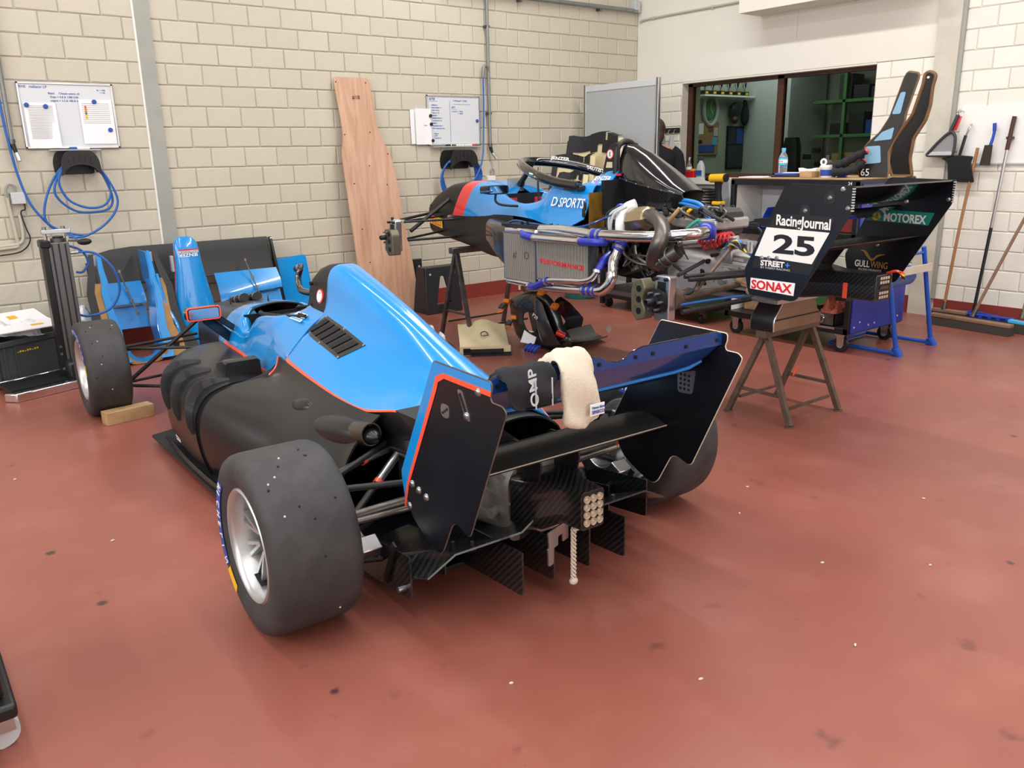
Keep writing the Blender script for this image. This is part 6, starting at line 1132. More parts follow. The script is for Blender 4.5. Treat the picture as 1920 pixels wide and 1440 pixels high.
for sd in (1,):
    e3 = spline([(1.665, 6.50, .62), (1.69, 6.46, .40), (1.72, 6.42, .30), (1.74, 6.38, .20), (1.75, 6.36, .02)], 5)
    MB().tube(e3, .012, 8).ob('blue_edge', 'blue', ss, world=True); MB().prism(rnd([(1.62, .02), (1.735, .02), (1.73, .2), (1.70, .30), (1.66, .28)], .03), (0, 6.40, 0), (1, 0, 0), (0, .2, 1), .008).ob('window_panel', 'panelgrey', ss, world=True) if 'panelgrey' in MT else MB().prism(rnd([(1.62, .02), (1.735, .02), (1.73, .2), (1.70, .30), (1.66, .28)], .03), (0, 6.40, 0), (1, 0, 0), (0, .2, 1), .008).ob('window_panel', 'dgrey', ss, world=True)
ub = [[V((1.47 + r*.135*math.cos(a), 6.32 - .0*a, .13 + r*.12*math.sin(a))) for r in (.8, 1.0, 1.25)] for a in [math.pi + math.pi*i/14 for i in range(15)]]
MB().grid([[p for p in r[:2]] for r in ub]).thick(.06).ob('blue_bottom', 'blue', ss, world=True, fix=True); MB().grid([[V((p.x, p.y-.01, max(.004, p.z))) for p in r[1:]] for r in ub]).thick(.06).ob('foam_bottom', 'tan', ss, world=True, fix=True); MB().grid([[V((1.47 + r*math.cos(a), 6.33, max(.002, .13 + .13*r/.19*math.sin(a)))) for r in (.17, .25)] for a in [math.pi + math.pi*i/14 for i in range(15)]]).thick(.05).ob('outer_bottom', 'matt', ss, world=True, fix=True)
# ---- nose cone standing on its rear end
nc = thing('nose_cone', 'blue nose cone standing upright in front of the black front wing', 'nose cone', (1.90, 6.45, 0))
NS = [(0, .165, .10, 6.49), (.15, .160, .095, 6.50), (.35, .145, .085, 6.51), (.55, .115, .07, 6.52), (.70, .098, .055, 6.525), (.78, .092, .045, 6.53), (.83, .082, .036, 6.535), (.86, .06, .026, 6.54), (.874, .03, .014, 6.54)]
def nring(z, a, b, y): return [V((1.905+.02*(.8-z) + math.copysign(abs(math.cos(t))**.6, math.cos(t))*a, y + math.copysign(abs(math.sin(t))**.7, math.sin(t))*b, z)) for t in [2*math.pi*i/32 for i in range(32)]]
cols = [spline([nring(*q)[k] for q in NS], 3) for k in range(32)]; MB().loft([[cols[k][i] for k in range(32)] for i in range(len(cols[0]))]).ob('shell', 'blue', nc, world=True, fix=True, smooth=60)
MB().tube(spline([(1.905+.02*(.8-z)-a*.99, y-b*.25, z) for z, a, b, y in NS[:6]], 4), .004, 6).ob('stripe', 'springred', nc, world=True)
yn = lambda z: 6.535-.045-.006 if z > .7 else 6.49-.06
text('JENZER', .026, 'white', nc, (1.972, 6.476, .752), (-1, 0, 0), (0, -.22, -1), off=.02, width=.145)
bd = MB().bb(1.832, 1.978, 6.472, 6.474, .757, .774).ob('badge', 'white', nc, world=True); text('MOTORSPORT', .011, 'ink', bd, (1.975, 6.4715, .771), (-1, 0, 0), (0, 0, -1), width=.14)
MB().bb(1.832, 1.978, 6.470, 6.474, .775, .784).ob('red_bar', 'springred', nc, world=True, smooth=0); MB().bb(1.78, 1.80, 6.50, 6.54, .62, .74).ob('skid_tab', 'panel', nc, world=True, bevel=.004)
# ---- corner of a trolley at the left edge of the frame
ft = thing('parts_trolley', 'black parts trolley with silver castor at the near left', 'trolley', (-.22, 2.32, 0))
MB().bb(-.62, .088, 2.12, 2.70, .12, .16).ob('base_plate', 'frameblack', ft, world=True, bevel=.01); MB().bb(-.62, .068, 2.16, 2.70, .16, .34).ob('drawer_box', 'frameblack', ft, world=True, bevel=.01); MB().bb(-.6, .0684, 2.155, 2.16, .28, .32).ob('red_strip', 'redbase', ft, world=True)
for x, y in ((.045, 2.22), (-.55, 2.22), (.045, 2.62), (-.55, 2.62)):
    MB().cyl((x, y-.018, .045), (x, y+.018, .045), .045, n=20).ob('castor_wheel', 'lgrey', ft, world=True); MB().prism([(-.035, .05), (.035, .05), (.03, .12), (-.03, .12)], (x, y-.026, 0), (1, 0, 0), (0, 0, 1), .006).ob('castor_fork', 'alu', ft, world=True)
# ================================================================ middle floor: loose parts under and before the stripped car
# carbon seat shell lying on its side
se = thing('carbon_seat', 'carbon seat shell with orange straps lying on the floor', 'seat', (4.05, 4.90, 0))
OUT = [(5.13, .32), (5.05, .37), (4.88, .42), (4.75, .42), (4.65, .38), (4.56, .29), (4.52, .20), (4.46, .15), (4.43, .08), (4.50, .012), (4.67, .004), (4.86, .004), (5.01, .02), (5.08, .09), (5.12, .21)]
HOL = [(4.90, .25), (4.84, .275), (4.78, .26), (4.76, .22), (4.745, .17), (4.75, .135), (4.79, .115), (4.83, .11), (4.87, .125), (4.90, .16), (4.915, .20)]
def polar(poly, n=44):
    c = (4.83, .19); out_ = []
    for k in range(n):
        a_ = 2*math.pi*k/n; d = (math.cos(a_), math.sin(a_)); best = .3
        for i in range(len(poly)):
            p, q = poly[i-1], poly[i]; ex, ey = q[0]-p[0], q[1]-p[1]; det = d[0]*(-ey) + ex*d[1]
            if abs(det) < 1e-9: continue
            rx, ry = p[0]-c[0], p[1]-c[1]; t_ = (rx*(-ey) + ex*ry)/det; u_ = (d[0]*ry - d[1]*rx)/det
            if t_ > 0 and -1e-6 <= u_ <= 1+1e-6: best = t_
        out_.append((c[0]+d[0]*best, c[1]+d[1]*best))
    return out_
po_, ph_ = polar([(p.x, p.y) for p in spline([(a, b, 0) for a, b in OUT], 3, True)]), polar([(p.x, p.y) for p in spline([(a, b, 0) for a, b in HOL], 3, True)])
rr_ = []
for f in (0, .25, .5, .75, .95, 1.0):
    rr_.append([V((3.88 + .04*f*f*(1-.3*max(0, (h[0]-4.83)/.3)) + (.03 if f == 1 else 0) + .12*max(0, .25-(h[1]*(1-f)+o[1]*f))*0, h[0]*(1-f)+o[0]*f, max(.004, h[1]*(1-f)+o[1]*f))) for h, o in zip(ph_, po_)])
MB().grid(rr_, cu=True).thick(.006).ob('backrest', 'carbonfine', se, world=True, fix=True, smooth=60)
MB().tube([p + V((-.004, 0, 0)) for p in rr_[0]], .006, 6, closed=True).ob('hole_edge', 'matt', se, world=True)
def strip_(pts, nm, m, w0=.0): return MB().grid([[V(p) for p in r] for r in pts]).thick(.006).ob(nm, m, se, world=True, fix=True, smooth=60)
strip_([[(3.90, 4.82, .405), (3.85, 4.72, .40), (3.85, 4.64, .36)], [(3.88, 4.78, .30), (3.81, 4.66, .30), (3.83, 4.56, .26)], [(3.86, 4.72, .18), (3.79, 4.60, .18), (3.83, 4.49, .16)], [(3.86, 4.66, .06), (3.80, 4.54, .07), (3.86, 4.45, .08)]], 'thigh_panel', 'carbonfine')
strip_([[(3.86+.56*t, 4.44+.10*t, .10*(1-t)**2+.015+.03*t), (3.88+.56*t, 4.56+.06*t, .004+.02*t), (3.90+.56*t, 4.74-.02*t, .006+.03*t), (3.92+.54*t, 4.84-.06*t, .05+.05*t)] for t in [i/8 for i in range(9)]], 'seat_base', 'carbonfine')
MB().prism(rnd([(4.17, .32), (4.23, .345), (4.33, .28), (4.47, .14), (4.44, .07), (4.30, .03), (4.12, .012), (4.04, .012), (4.05, .05), (4.20, .075), (4.27, .14), (4.165, .27)], .02, 3), (0, 4.585, 0), (1, .06, 0), (0, .12, 1), -.008).ob('side_wing', 'blackgloss', se, world=True, bevel=.003)
for (y, z), rz in (((5.13, .31), .5), ((5.04, .19), .5), ((4.75, .415), -.6), ((4.60, .335), -.6)):
    p = (3.90 if rz > 0 else 3.93, y, z); s1 = MB().box(p, (.05, .055, .032), (0, rz, .2)).ob('strap', 'strap', se, world=True, bevel=.006)
    if rz > 0: MB().box(V(p)+V((-.035, .03, -.035)), (.05, .045, .012), (0, -.6, .2)).ob('buckle', 'dgrey', s1, world=True); MB().tube(spline([V(p)+V((-.02, .02, -.02)), V(p)+V((-.03, .03, -.07)), V(p)+V((-.06, .06, -.085))], 4), .010, 6, sq=.3).ob('strap_tail', 'strap', s1, world=True)
MB().cyl((3.86, 4.50, .165), (3.90, 4.45, .14), .022, n=12).ob('red_pad', 'springred', se, world=True); MB().box((3.87, 4.83, .075), (.004, .14, .10), (0, .5, .15)).ob('paper_label', 'paper', se, world=True)
for i in range(4): MB().tube(spline([(3.80, 4.72-.035*i, .05), (3.77, 4.72-.035*i, .045), (3.75, 4.73-.035*i, .02), (3.76, 4.74-.035*i, .008)], 4), .011, 6).ob('blue_webbing', 'bin', se, world=True)
MB().box((4.49, 4.60, .085), (.05, .004, .05), (0, .6, 0)).ob('end_tab', 'cast', se, world=True)
text('P29', .03, 'white', se, (3.797, 4.70, .27), (0, -.8, -.4), (0, -.4, .8), name='handwriting')
# foam pad with tape
fo = thing('foam_insert', 'cream foam seat insert edged with black tape on the floor', 'foam insert', (3.60, 5.0, 0))
g = [[V((3.30+.30*a + .24*b, 4.93+.38*b - .21*a, .05+.10*b**1.3 + .012*math.sin(9*a+3*b) + .025*math.sin(math.pi*a))) for a in [i/10 for i in range(11)]] for b in [j/8 for j in range(9)]]
MB().grid(g).thick(.03).ob('pad', 'foam', fo, world=True, fix=True, smooth=60)
f2 = [[V((3.285+.31*a, 4.915-.21*a, .075 - .07*b)) for a in [i/10 for i in range(11)]] for b in (0, .5, 1)]; MB().grid(f2, flip=True).thick(.02).ob('front_face', 'foam', fo, world=True, fix=True)
for a0, a1, z0, z1 in ((.06, .85, .012, .055), (.20, 1.0, .0, .03), (.06, .2, .03, .062)): MB().grid([[V((3.285+.31*a, 4.908-.21*a, z)) for a in (a0, (a0+a1)/2, a1)] for z in (z1, z0)], flip=True).thick(.003).ob('tape', 'tape', fo, world=True, fix=True)
MB().tube(spline([(3.52, 4.96, .115), (3.54, 5.0, .13), (3.58, 5.0, .135), (3.57, 4.95, .12), (3.53, 4.96, .115)], 4), .004, 6).ob('pen_scribble', 'dgrey', fo, world=True)
crumple('pale blue plastic bag beside the foam insert on the floor', (3.24, 5.22, .0), .07, .15, .15, 'plastic_film', 3, 'plastic_bag', 'plastic bag', .35); crumple('small crumpled plastic film behind the blue engine cover', (3.36, 5.62, .0), .10, .08, .09, 'plastic_film', 9)
tl_ = thing('round_tub', 'round teal plastic tub on the floor under the stripped car', 'tub', (5.70, 6.25, 0)); MB().lathe([(0, .01), (.15, .0), (.16, .01), (.175, .08), (.18, .085), (.172, .085), (.15, .015), (0, .012)], (5.70, 6.25, 0), (0, 0, 1), 32).ob('tub', 'teal', tl_, world=True); MB().lathe([(.172, .078), (.186, .08), (.186, .09), (.172, .09)], (5.70, 6.25, 0), (0, 0, 1), 32, close=True).ob('rim', 'teal', tl_, world=True)
# low dolly under the stripped car
do = thing('dolly', 'low black dolly with castors standing under the stripped car', 'dolly', (5.8, 5.1, 0))
MB().bb(5.45, 6.15, 4.45, 5.72, .10, .14).ob('platform', 'frameblack', do, world=True, bevel=.006)
for x in (5.52, 6.08):
    for y in (4.52, 5.66): MB().cyl((x, y-.015, .042), (x, y+.015, .042), .042, n=18).ob('castor_wheel', 'matt', do, world=True); MB().bb(x-.02, x+.02, y-.022, y+.022, .05, .10).ob('castor_fork', 'steel', do, world=True)
# ================================================================ trolley with shelves
tr = thing('shelf_trolley', 'tall black trolley with open shelves and a blue end panel', 'trolley', (5.73, 3.64, 0)); x0, x1, y0, y1, zt = 5.36, 6.10, 3.10, 4.17, 1.21
for x in (x0, x1-.035):
    for y in (y0, y1-.035): MB().bb(x, x+.035, y, y+.035, .14, zt-.01).ob('post', 'frameblack', tr, world=True, bevel=.002)
for z, nm in ((.14, 'bottom_shelf'), (.80, 'middle_shelf'), (zt-.045, 'top')): MB().bb(x0, x1, y0, y1, z, z+.045).ob(nm, 'frameblack', tr, world=True, bevel=.002)
MB().bb(x0+.005, x1-.005, y0+.005, y1-.005, zt-.001, zt+.006).ob('top_sheet', 'timber', tr, world=True, smooth=0)
bpn = MB().bb(x0+.03, x1, y0-.008, y0, .15, zt-.03).ob('end_panel', 'trolleyblue', tr, world=True, smooth=0, label='scuffed blue end panel')
MB().bb(5.72, 5.735, 3.62, y1-.035, .185, zt-.045).ob('back_panel', 'white', tr, world=True, smooth=0); MB().bb(5.40, 5.73, 3.61, 3.63, .845, zt-.045).ob('divider', 'frameblack', tr, world=True, smooth=0); MB().bb(5.40, 5.73, 3.61, 3.63, .185, .80).ob('divider', 'frameblack', tr, world=True, smooth=0); MB().bb(5.40, 6.08, y1-.03, y1-.02, .185, zt-.045).ob('far_panel', 'white', tr, world=True, smooth=0)
MB().bb(x0-.003, x0+.002, 3.20, 3.60, .17, .185).ob('drawer_rail', 'alu', tr, world=True, smooth=0)
for x, z in ((5.50, .22), (5.62, .185), (5.70, .19), (6.02, .2), (5.43, .19)): MB().box((x, y0-.0085, z), (.018, .001, .012), (0, .4, 0)).ob('scuff', 'lgrey', bpn, world=True)
fl_ = MB().bb(5.43, 5.49, y0-.0095, y0-.008, 1.10, 1.17).ob('warning_sticker', 'redbase', bpn, world=True, smooth=0); MB().prism([(-.012, 0), (.012, 0), (0, .045)], (5.46, y0-.0097, 1.112), (1, 0, 0), (0, 0, 1), .001).ob('flame_mark', 'white', fl_, world=True)
text('24', .022, 'white', tr, (x0-.0005, 3.19, 1.175), (0, -1, 0), (0, 0, 1))
for x, y in ((5.43, 3.18), (6.03, 3.18), (5.43, 4.10), (6.03, 4.10)):
    w_ = MB().cyl((x-.016, y, .055), (x+.016, y, .055), .055, n=22).ob('castor_wheel', 'matt', tr, world=True); MB().cyl((x-.018, y, .055), (x+.018, y, .055), .026, n=16).ob('castor_hub', 'grey', w_, world=True)
    for s2 in (-1, 1): MB().prism([(-.03, .05), (.02, .05), (.03, .12), (-.03, .14)], (x+s2*.022, y, 0), (0, 1, 0), (0, 0, 1), .004).ob('castor_fork', 'alu', w_, world=True)
    MB().bb(x-.035, x+.035, y-.035, y+.035, .125, .14).ob('castor_plate', 'alu', w_, world=True)
def binbox(label, x, y, z, L_, W_, H_, m, rz=0):
    t = thing('storage_bin', label, 'storage bin', (x, y, z), rz)
    MB().bb(-L_/2, L_/2, -W_/2, W_/2, 0, .006).ob('bottom', m, t, smooth=0); MB().bb(L_/2-.006, L_/2, -W_/2, W_/2, 0, H_).ob('back', m, t, smooth=0); MB().bb(-L_/2, -L_/2+.006, -W_/2, W_/2, 0, H_*.42).ob('front', m, t, smooth=0)
    for s2 in (-1, 1): MB().prism([(-L_/2, 0), (L_/2, 0), (L_/2, H_), (-L_*.2, H_), (-L_/2, H_*.42)], (0, s2*W_/2, 0), (1, 0, 0), (0, 0, 1), .006*s2).ob('side', m, t, smooth=0)
    MB().bb(-L_/2-.004, -L_/2+.008, -W_/2, W_/2, H_*.36, H_*.45).ob('rim', m, t, smooth=0)
binbox('blue open-fronted storage bin on the middle shelf of the trolley', 5.52, 3.80, .846, .26, .20, .15, 'bin')
sw_ = solo(MB().loft([[V((5.40+.012*i, 3.98+.10*math.cos(a)*k, .848+max(0, .045*k*math.sin(a)))) for a in [math.pi*j/10 for j in range(11)]] for i, k in ((0, .6), (4, 1.), (9, 1.1), (14, .8), (18, .4))]), 'dark_cloth', 'fabric', 'dark folded cloth beside the blue bin on the trolley shelf', 'cloth', fix=True, smooth=60)
solo(MB().bb(5.46, 5.62, 3.18, 3.30, .846, .985), 'red_box', 'redbase', 'small red box on the middle shelf of the trolley', 'box', bevel=.004)
mt_ = thing('metal_tray', 'open metal tray with a handle on the bottom shelf of the trolley', 'tray', (5.55, 3.36, .186))
for a in ((-.17, .17, -.14, -.134), (-.17, .17, .134, .14)): MB().bb(*a, 0, .09).ob('side', 'steel', mt_, smooth=0)
for a in (-.17, .164): MB().bb(a, a+.006, -.14, .14, 0, .09).ob('end', 'steel', mt_, smooth=0)
MB().bb(-.17, .17, -.14, .14, 0, .005).ob('bottom', 'steel', mt_, smooth=0); MB().tube([(-.178, y, z) for y, z in rnd([(-.06, .02), (.06, .02), (.06, .07), (-.06, .07)], .02)], .006, 6, closed=True).ob('handle', 'chrome', mt_)
crumple('orange rag heaped in the metal tray', (5.55, 3.33, .20), .10, .09, .12, 'copper', 12, 'rag', 'rag', .4)
solo(MB().bb(5.46, 5.56, 3.66, 3.76, .186, .25), 'tool_box', 'springred', 'small red box next to the metal tray', 'box', bevel=.004); solo(MB().ell((5.50, 3.70, .277), (.03, .03, .026), 12, 8), 'yellow_cap', 'yellow', 'yellow cap lying on the small red box', 'cap')
solo(MB().bb(5.50, 5.70, 3.83, 4.09, .186, .40), 'cardboard_box', 'timber', 'plain box on the bottom shelf of the trolley', 'box', bevel=.004)
# on top of the trolley
ZT = zt+.0065
bo = thing('water_bottle', 'clear water bottle with blue cap and pale blue label on the trolley', 'bottle', (5.80, 4.02, ZT)); MB().lathe([(0, 0), (.030, 0), (.034, .006), (.033, .05), (.034, .06), (.034, .135), (.030, .155), (.016, .180), (.014, .195), (0, .195)], (0, 0, 0), (0, 0, 1), 24).ob('body', 'clearplastic', bo); MB().cyl((0, 0, .19), (0, 0, .213), .016, n=18).ob('cap', 'skyblue', bo)
lb_ = MB().lathe([(.0346, .085), (.0346, .14)], (0, 0, 0), (0, 0, 1), 24).ob('label', 'skyblue', bo); MB().lathe([(.0350, .10), (.0350, .125)], (0, 0, 0), (0, 0, 1), 24).ob('label_band', 'white', lb_); text('AZOVA', .014, 'springred', lb_, (-.0353, .022, .106), (0, -1, 0), (0, 0, 1), world=False, width=.045)
solo(MB().box((5.62, 3.86, ZT+.008), (.15, .22, .016), (0, 0, .3)), 'notebook', 'ink', 'black notebook on the trolley top by the bottle', 'notebook', bevel=.003); solo(MB().box((5.62, 3.84, ZT+.023), (.13, .19, .012), (0, 0, .5)), 'folder', 'bin', 'blue folder lying on the black notebook', 'folder', bevel=.002)
solo(MB().box((5.63, 3.80, ZT+.032), (.10, .14, .004), (0, 0, .2)), 'paper_stack', 'paper', 'white papers on the blue folder', 'paper')
solo(MB().box((5.50, 4.03, ZT+.003), (.20, .21, .005), (0, 0, .1)), 'paper_sheet', 'paper', 'white sheets at the far corner of the trolley top', 'paper')
rt_ = thing('tape_dispenser', 'red and white tape dispenser on the trolley top', 'tape dispenser', (5.78, 3.78, ZT)); MB().bb(-.03, .03, -.06, .06, 0, .03).ob('base', 'springred', rt_, bevel=.008); MB().prism(rnd([(-.08, .03), (.06, .03), (.07, .065), (.03, .055), (-.03, .055), (-.09, .065)], .01), (-.028, 0, 0), (0, 1, 0), (0, 0, 1), .056).ob('cover', 'white', rt_, bevel=.004)
gl = thing('glue_jar', 'yellowish glass jar with a dark pump lid on the trolley', 'jar', (5.90, 3.70, ZT)); MB().lathe([(0, 0), (.05, 0), (.055, .008), (.055, .065), (.048, .075), (0, .075)], (0, 0, 0), (0, 0, 1), 24).ob('jar', 'jarwax', gl) if 'jarwax' in MT else MB().lathe([(0, 0), (.05, 0), (.055, .008), (.055, .065), (.048, .075), (0, .075)], (0, 0, 0), (0, 0, 1), 24).ob('jar', 'timber', gl)
MB().lathe([(.04, .075), (.044, .08), (.044, .10), (.03, .115), (.012, .12), (.012, .15), (0, .155)], (0, 0, 0), (0, 0, 1), 24).ob('lid', 'dgrey', gl)
ww = thing('wipes_tub', 'white plastic tub with blue label and ring lid on the trolley', 'tub', (5.60, 3.50, ZT)); MB().lathe([(0, 0), (.045, 0), (.052, .07), (.056, .07), (.056, .085), (0, .088)], (0, 0, 0), (0, 0, 1), 24).ob('tub', 'white', ww); MB().lathe([(.0485, .012), (.0535, .055)], (0, 0, 0), (0, 0, 1), 24).ob('label', 'markerblue', ww); MB().tube([(.0, .04+.02*math.cos(a), .108+.02*math.sin(a)) for a in [2*math.pi*i/14 for i in range(14)]], .007, 8, closed=True).ob('ring', 'white', ww)
solo(MB().bb(5.52, 5.62, 3.58, 3.68, ZT, ZT+.045), 'carton', 'timber', 'small brown carton beside the wipes tub', 'carton', bevel=.003)
solo(MB().box((5.66, 3.42, ZT+.02), (.08, .06, .04), (0, 0, .4)), 'blue_box', 'bin', 'small blue box between the wipes tub and the dark gloves', 'box', bevel=.003)
def sleeve(label, pts, rs, cuff, seedn, group=None):
    t = thing('racing_suit_sleeve', label, 'clothing', pts[0]); P = spline(pts, 6); n = len(P); rr = [rs[0]+(rs[1]-rs[0])*i/(n-1) + .006*math.sin(i*1.9+seedn) for i in range(n)]
    MB().tube(P, rr, 14, sq=.8).ob('sleeve', 'fabric', t, world=True, smooth=70); MB().tube([P[-1]-(P[-1]-P[-2])*.4, P[-1]+(P[-1]-P[-3])*.35], [rs[1]*1.02, rs[1]*.75], 14, sq=.8).ob('cuff', cuff, t, world=True); return t
sleeve('upper dark racing glove with red tip pointing at the seat shell', [(5.58, 3.44, ZT+.075), (5.60, 3.38, ZT+.10), (5.62, 3.30, ZT+.145), (5.64, 3.235, ZT+.185)], (.045, .028), 'red', 1)
sleeve('lower dark racing glove with red tip lying on the trolley', [(5.52, 3.42, ZT+.037), (5.56, 3.36, ZT+.042), (5.60, 3.30, ZT+.055), (5.64, 3.25, ZT+.115)], (.04, .026), 'red', 4)
# carbon seat pieces standing on the trolley
st_ = thing('seat_shell', 'upright carbon seat side with pale blue panels standing on the trolley', 'seat shell', (5.72, 3.17, ZT))
out = rnd([(.09, 0), (-.07, 0), (-.10, .02), (-.13, .06), (-.16, .20), (-.175, .24), (-.30, .68), (-.29, .70), (-.22, .70), (-.205, .66), (-.11, .40), (-.02, .30), (.05, .20), (.12, .13)][::-1], .02)
out = rnd([(.13, .0), (.15, .06), (.135, .17), (.10, .23), (.02, .30), (-.04, .40), (-.11, .66), (-.13, .69), (-.20, .675), (-.205, .65), (-.15, .43), (-.145, .36), (-.09, .25), (-.06, .18), (-.08, .05), (-.07, 0)], .02)
so_ = MB().prism(out, (-.04, 0, 0), (0, 1, 0), (.06, 0, 1), .016).ob('shell', 'carbonfine', st_, bevel=.004)
def inset(pl): MB().prism(rnd(pl, .015), (-.043, 0, 0), (0, 1, 0), (.06, 0, 1), -.001).ob('panel', 'paleblue', st_, bevel=0)
for pl in ([(.105, .09), (.105, .21), (.0, .215), (-.02, .10)], [(.055, .245), (.0, .305), (-.085, .335), (-.075, .255)], [(-.055, .42), (-.10, .56), (-.135, .56), (-.115, .42)]): MB().prism(rnd(pl, .012), (-.0415, 0, 0), (0, 1, 0), (.06, 0, 1), -.001).ob('panel', 'paleblue', st_, smooth=0)
MB().tube([(-.03+.06*b, a, b) for a, b in out], .008, 6, closed=True).ob('edge', 'seatedge', st_)
st2 = thing('seat_shell', 'second carbon seat side, dark inside with tan edges, standing behind the panelled one', 'seat shell', (5.98, 3.20, ZT))
o2 = rnd([(.02, .0), (.06, .10), (.05, .22), (-.02, .33), (-.08, .42), (-.13, .62), (-.135, .69), (-.17, .70), (-.215, .675), (-.20, .60), (-.20, .48), (-.18, .38), (-.11, .26), (-.10, .12), (-.13, .0)], .02)
gA = [V((0, a, b)) for a, b in o2]
MB().prism(o2, (0, 0, 0), (0, 1, 0), (.03, 0, 1), .02).ob('shell', 'matt', st2, bevel=.004); MB().tube([(.0+.03*b, a, b) for a, b in o2], .012, 8, closed=True).ob('edge', 'seatedge', st2); MB().cyl((-.005, -.175, .66), (-.012, -.175, .66), .008, n=10).ob('hole', 'white', st2)
text('65', .05, 'white', st_, (-.046, .12, .012), (0, -1, 0), (0, 0, 1), world=False)
# ================================================================ paper roll stand
rs = thing('roll_stand', 'blue tubular stand carrying a blue paper roll beside the trolley', 'roll stand', (5.75, 2.90, 0))
for y in (2.72, 2.86):
    pass
P0, P1 = (5.59, 2.85), (6.10, 2.86)
for i, (x, y) in enumerate((P0, P1)):
    MB().cyl((x, y, .03), (x+(-.0), y+.0, .03), .02, n=8) if False else None
    MB().cyl((x, y, .02), (x-.22, y+.02, .74), .016, n=12).ob('upright', 'pipeblue', rs, world=True); MB().cyl((x, y, .02), (x-.02, y+.50, .02), .014, n=12).ob('foot_tube', 'pipeblue', rs, world=True)
    MB().cyl((x+.01, y-.02, .0), (x-.014, y+.005, .062), .026, n=14).ob('elbow', 'pipeblue', rs, world=True); MB().cyl((x, y+.03, .02), (x, y-.02, .02), .024, n=14).ob('elbow', 'pipeblue', rs, world=True)
MB().cyl((5.57, 3.35, .02), (6.08, 3.36, .02), .014, n=12).ob('cross_tube', 'pipeblue', rs, world=True); MB().cyl((5.37, 2.87, .70), (5.90, 2.88, .70), .010, n=10).ob('axle', 'pipeblue', rs, world=True)
MB().bb(5.30, 5.93, 2.83, 2.84, .57, .625).ob('tear_bar', 'pillarlight', rs, world=True, bevel=.002); MB().bb(5.30, 5.93, 2.84, 2.86, .57, .60).ob('tear_bar', 'steel', rs, world=True)
ro = thing('paper_roll', 'large pale blue paper roll on the tubular stand', 'paper roll', (5.56, 2.94, .475)); mat('rollblue', '#4f6fae', .8); MB().lathe([(.02, -.24), (.068, -.24), (.07, -.235), (.07, .235), (.068, .24), (.02, .24)], (5.56, 2.935, .545), (1, .02, 0), 36, close=True).ob('roll', 'rollblue', ro, world=True); MB().cyl((5.30, 2.93, .545), (5.82, 2.94, .545), .018, n=12).ob('core', 'timber', ro, world=True)
# ================================================================ bench below the window
be = thing('workbench', 'workbench with grey top and green drawers below the office window', 'workbench', (6.90, 5.2, 0))
MB().bb(6.55, 7.20, 4.35, 6.05, .80, .86).ob('top', 'steel', be, world=True, bevel=.004); MB().bb(6.545, 6.552, 4.36, 6.04, .805, .86).ob('front_edge', 'plydark', be, world=True, smooth=0)
for y in (4.40, 5.02): 
    MB().bb(6.60, 7.18, y, y+.55, .05, .80).ob('drawer_unit', 'green', be, world=True, bevel=.004)
    for k in range(4): d = MB().bb(6.585, 6.60, y+.02, y+.53, .10+.17*k, .25+.17*k).ob('drawer', 'green', be, world=True, bevel=.003); MB().bb(6.578, 6.586, y+.20, y+.36, .20+.17*k, .235+.17*k).ob('drawer_handle', 'ink', d, world=True)
for x in (6.6, 7.14):
    for y in (5.98,): MB().bb(x, x+.05, y-.03, y+.03, 0, .80).ob('leg', 'green', be, world=True)
MB().bb(6.60, 7.18, 4.38, 4.42, 0, .06).ob('plinth', 'green', be, world=True); MB().bb(6.60, 7.18, 5.5, 5.56, 0, .06).ob('plinth', 'green', be, world=True)
ZB = .8605
dr = thing('cordless_drill', 'yellow and black cordless drill standing on the workbench', 'drill', (6.62, 5.29, ZB)); MB().bb(-.04, .04, -.05, .05, 0, .05).ob('battery', 'ink', dr, bevel=.008); MB().bb(-.042, .042, -.052, .052, .05, .085).ob('battery_clip', 'yellow', dr, bevel=.008); MB().loft([[V((x*w_, y*w_ + d, z)) for x, y in rnd([(-1, -1.2), (1, -1.2), (1, 1.2), (-1, 1.2)], .5)] for z, w_, d in ((.08, .028, 0), (.16, .022, .005), (.24, .026, .01), (.27, .032, .0))]).ob('grip', 'matt', dr, fix=True); MB().cyl((0, .10, .30), (0, -.07, .305), .042, n=18).ob('motor_housing', 'gold', dr); MB().cyl((0, .10, .30), (0, .16, .298), .034, .022, 16).ob('chuck', 'ink', dr); MB().cyl((0, -.07, .305), (0, -.085, .305), .038, n=18).ob('end_cap', 'ink', dr)
co_ = thing('cable_coil', 'black coiled cable on the workbench', 'cable', (6.78, 5.60, ZB))
MB().tube([(.11*math.cos(a*.7)*(1-.01*(a % 3)), .13*math.sin(a*.7), .012+.0045*a*.7) for a in range(56)], .010, 8).ob('coil', 'matt', co_); MB().box((-.115, .0, .10), (.02, .03, .03)).ob('tag', 'gold', co_)
swh = thing('steering_wheel', 'carbon steering wheel with display leaning on the workbench', 'steering wheel', (6.72, 5.80, ZB))
MB().prism(rnd([(-.09, .02), (.09, .02), (.11, .08), (.08, .15), (-.08, .15), (-.11, .08)], .02), (0, 0, 0), (.3, -1, 0), (-.45, -.1, 1), .02).ob('body', 'matt', swh); MB().prism(rnd([(-.04, .055), (.04, .055), (.04, .11), (-.04, .11)], .004), (-.012, 0, .0), (.3, -1, 0), (-.45, -.1, 1), -.012).ob('display', 'grey', swh)
for s2 in (-1, 1): MB().tube(spline([(.03*s2*1-.02, -.09*s2, .01), (-.04+.03*s2, -.115*s2, .08), (-.07+.03*s2, -.09*s2, .155)], 4), .014, 8).ob('grip', 'matt', swh)
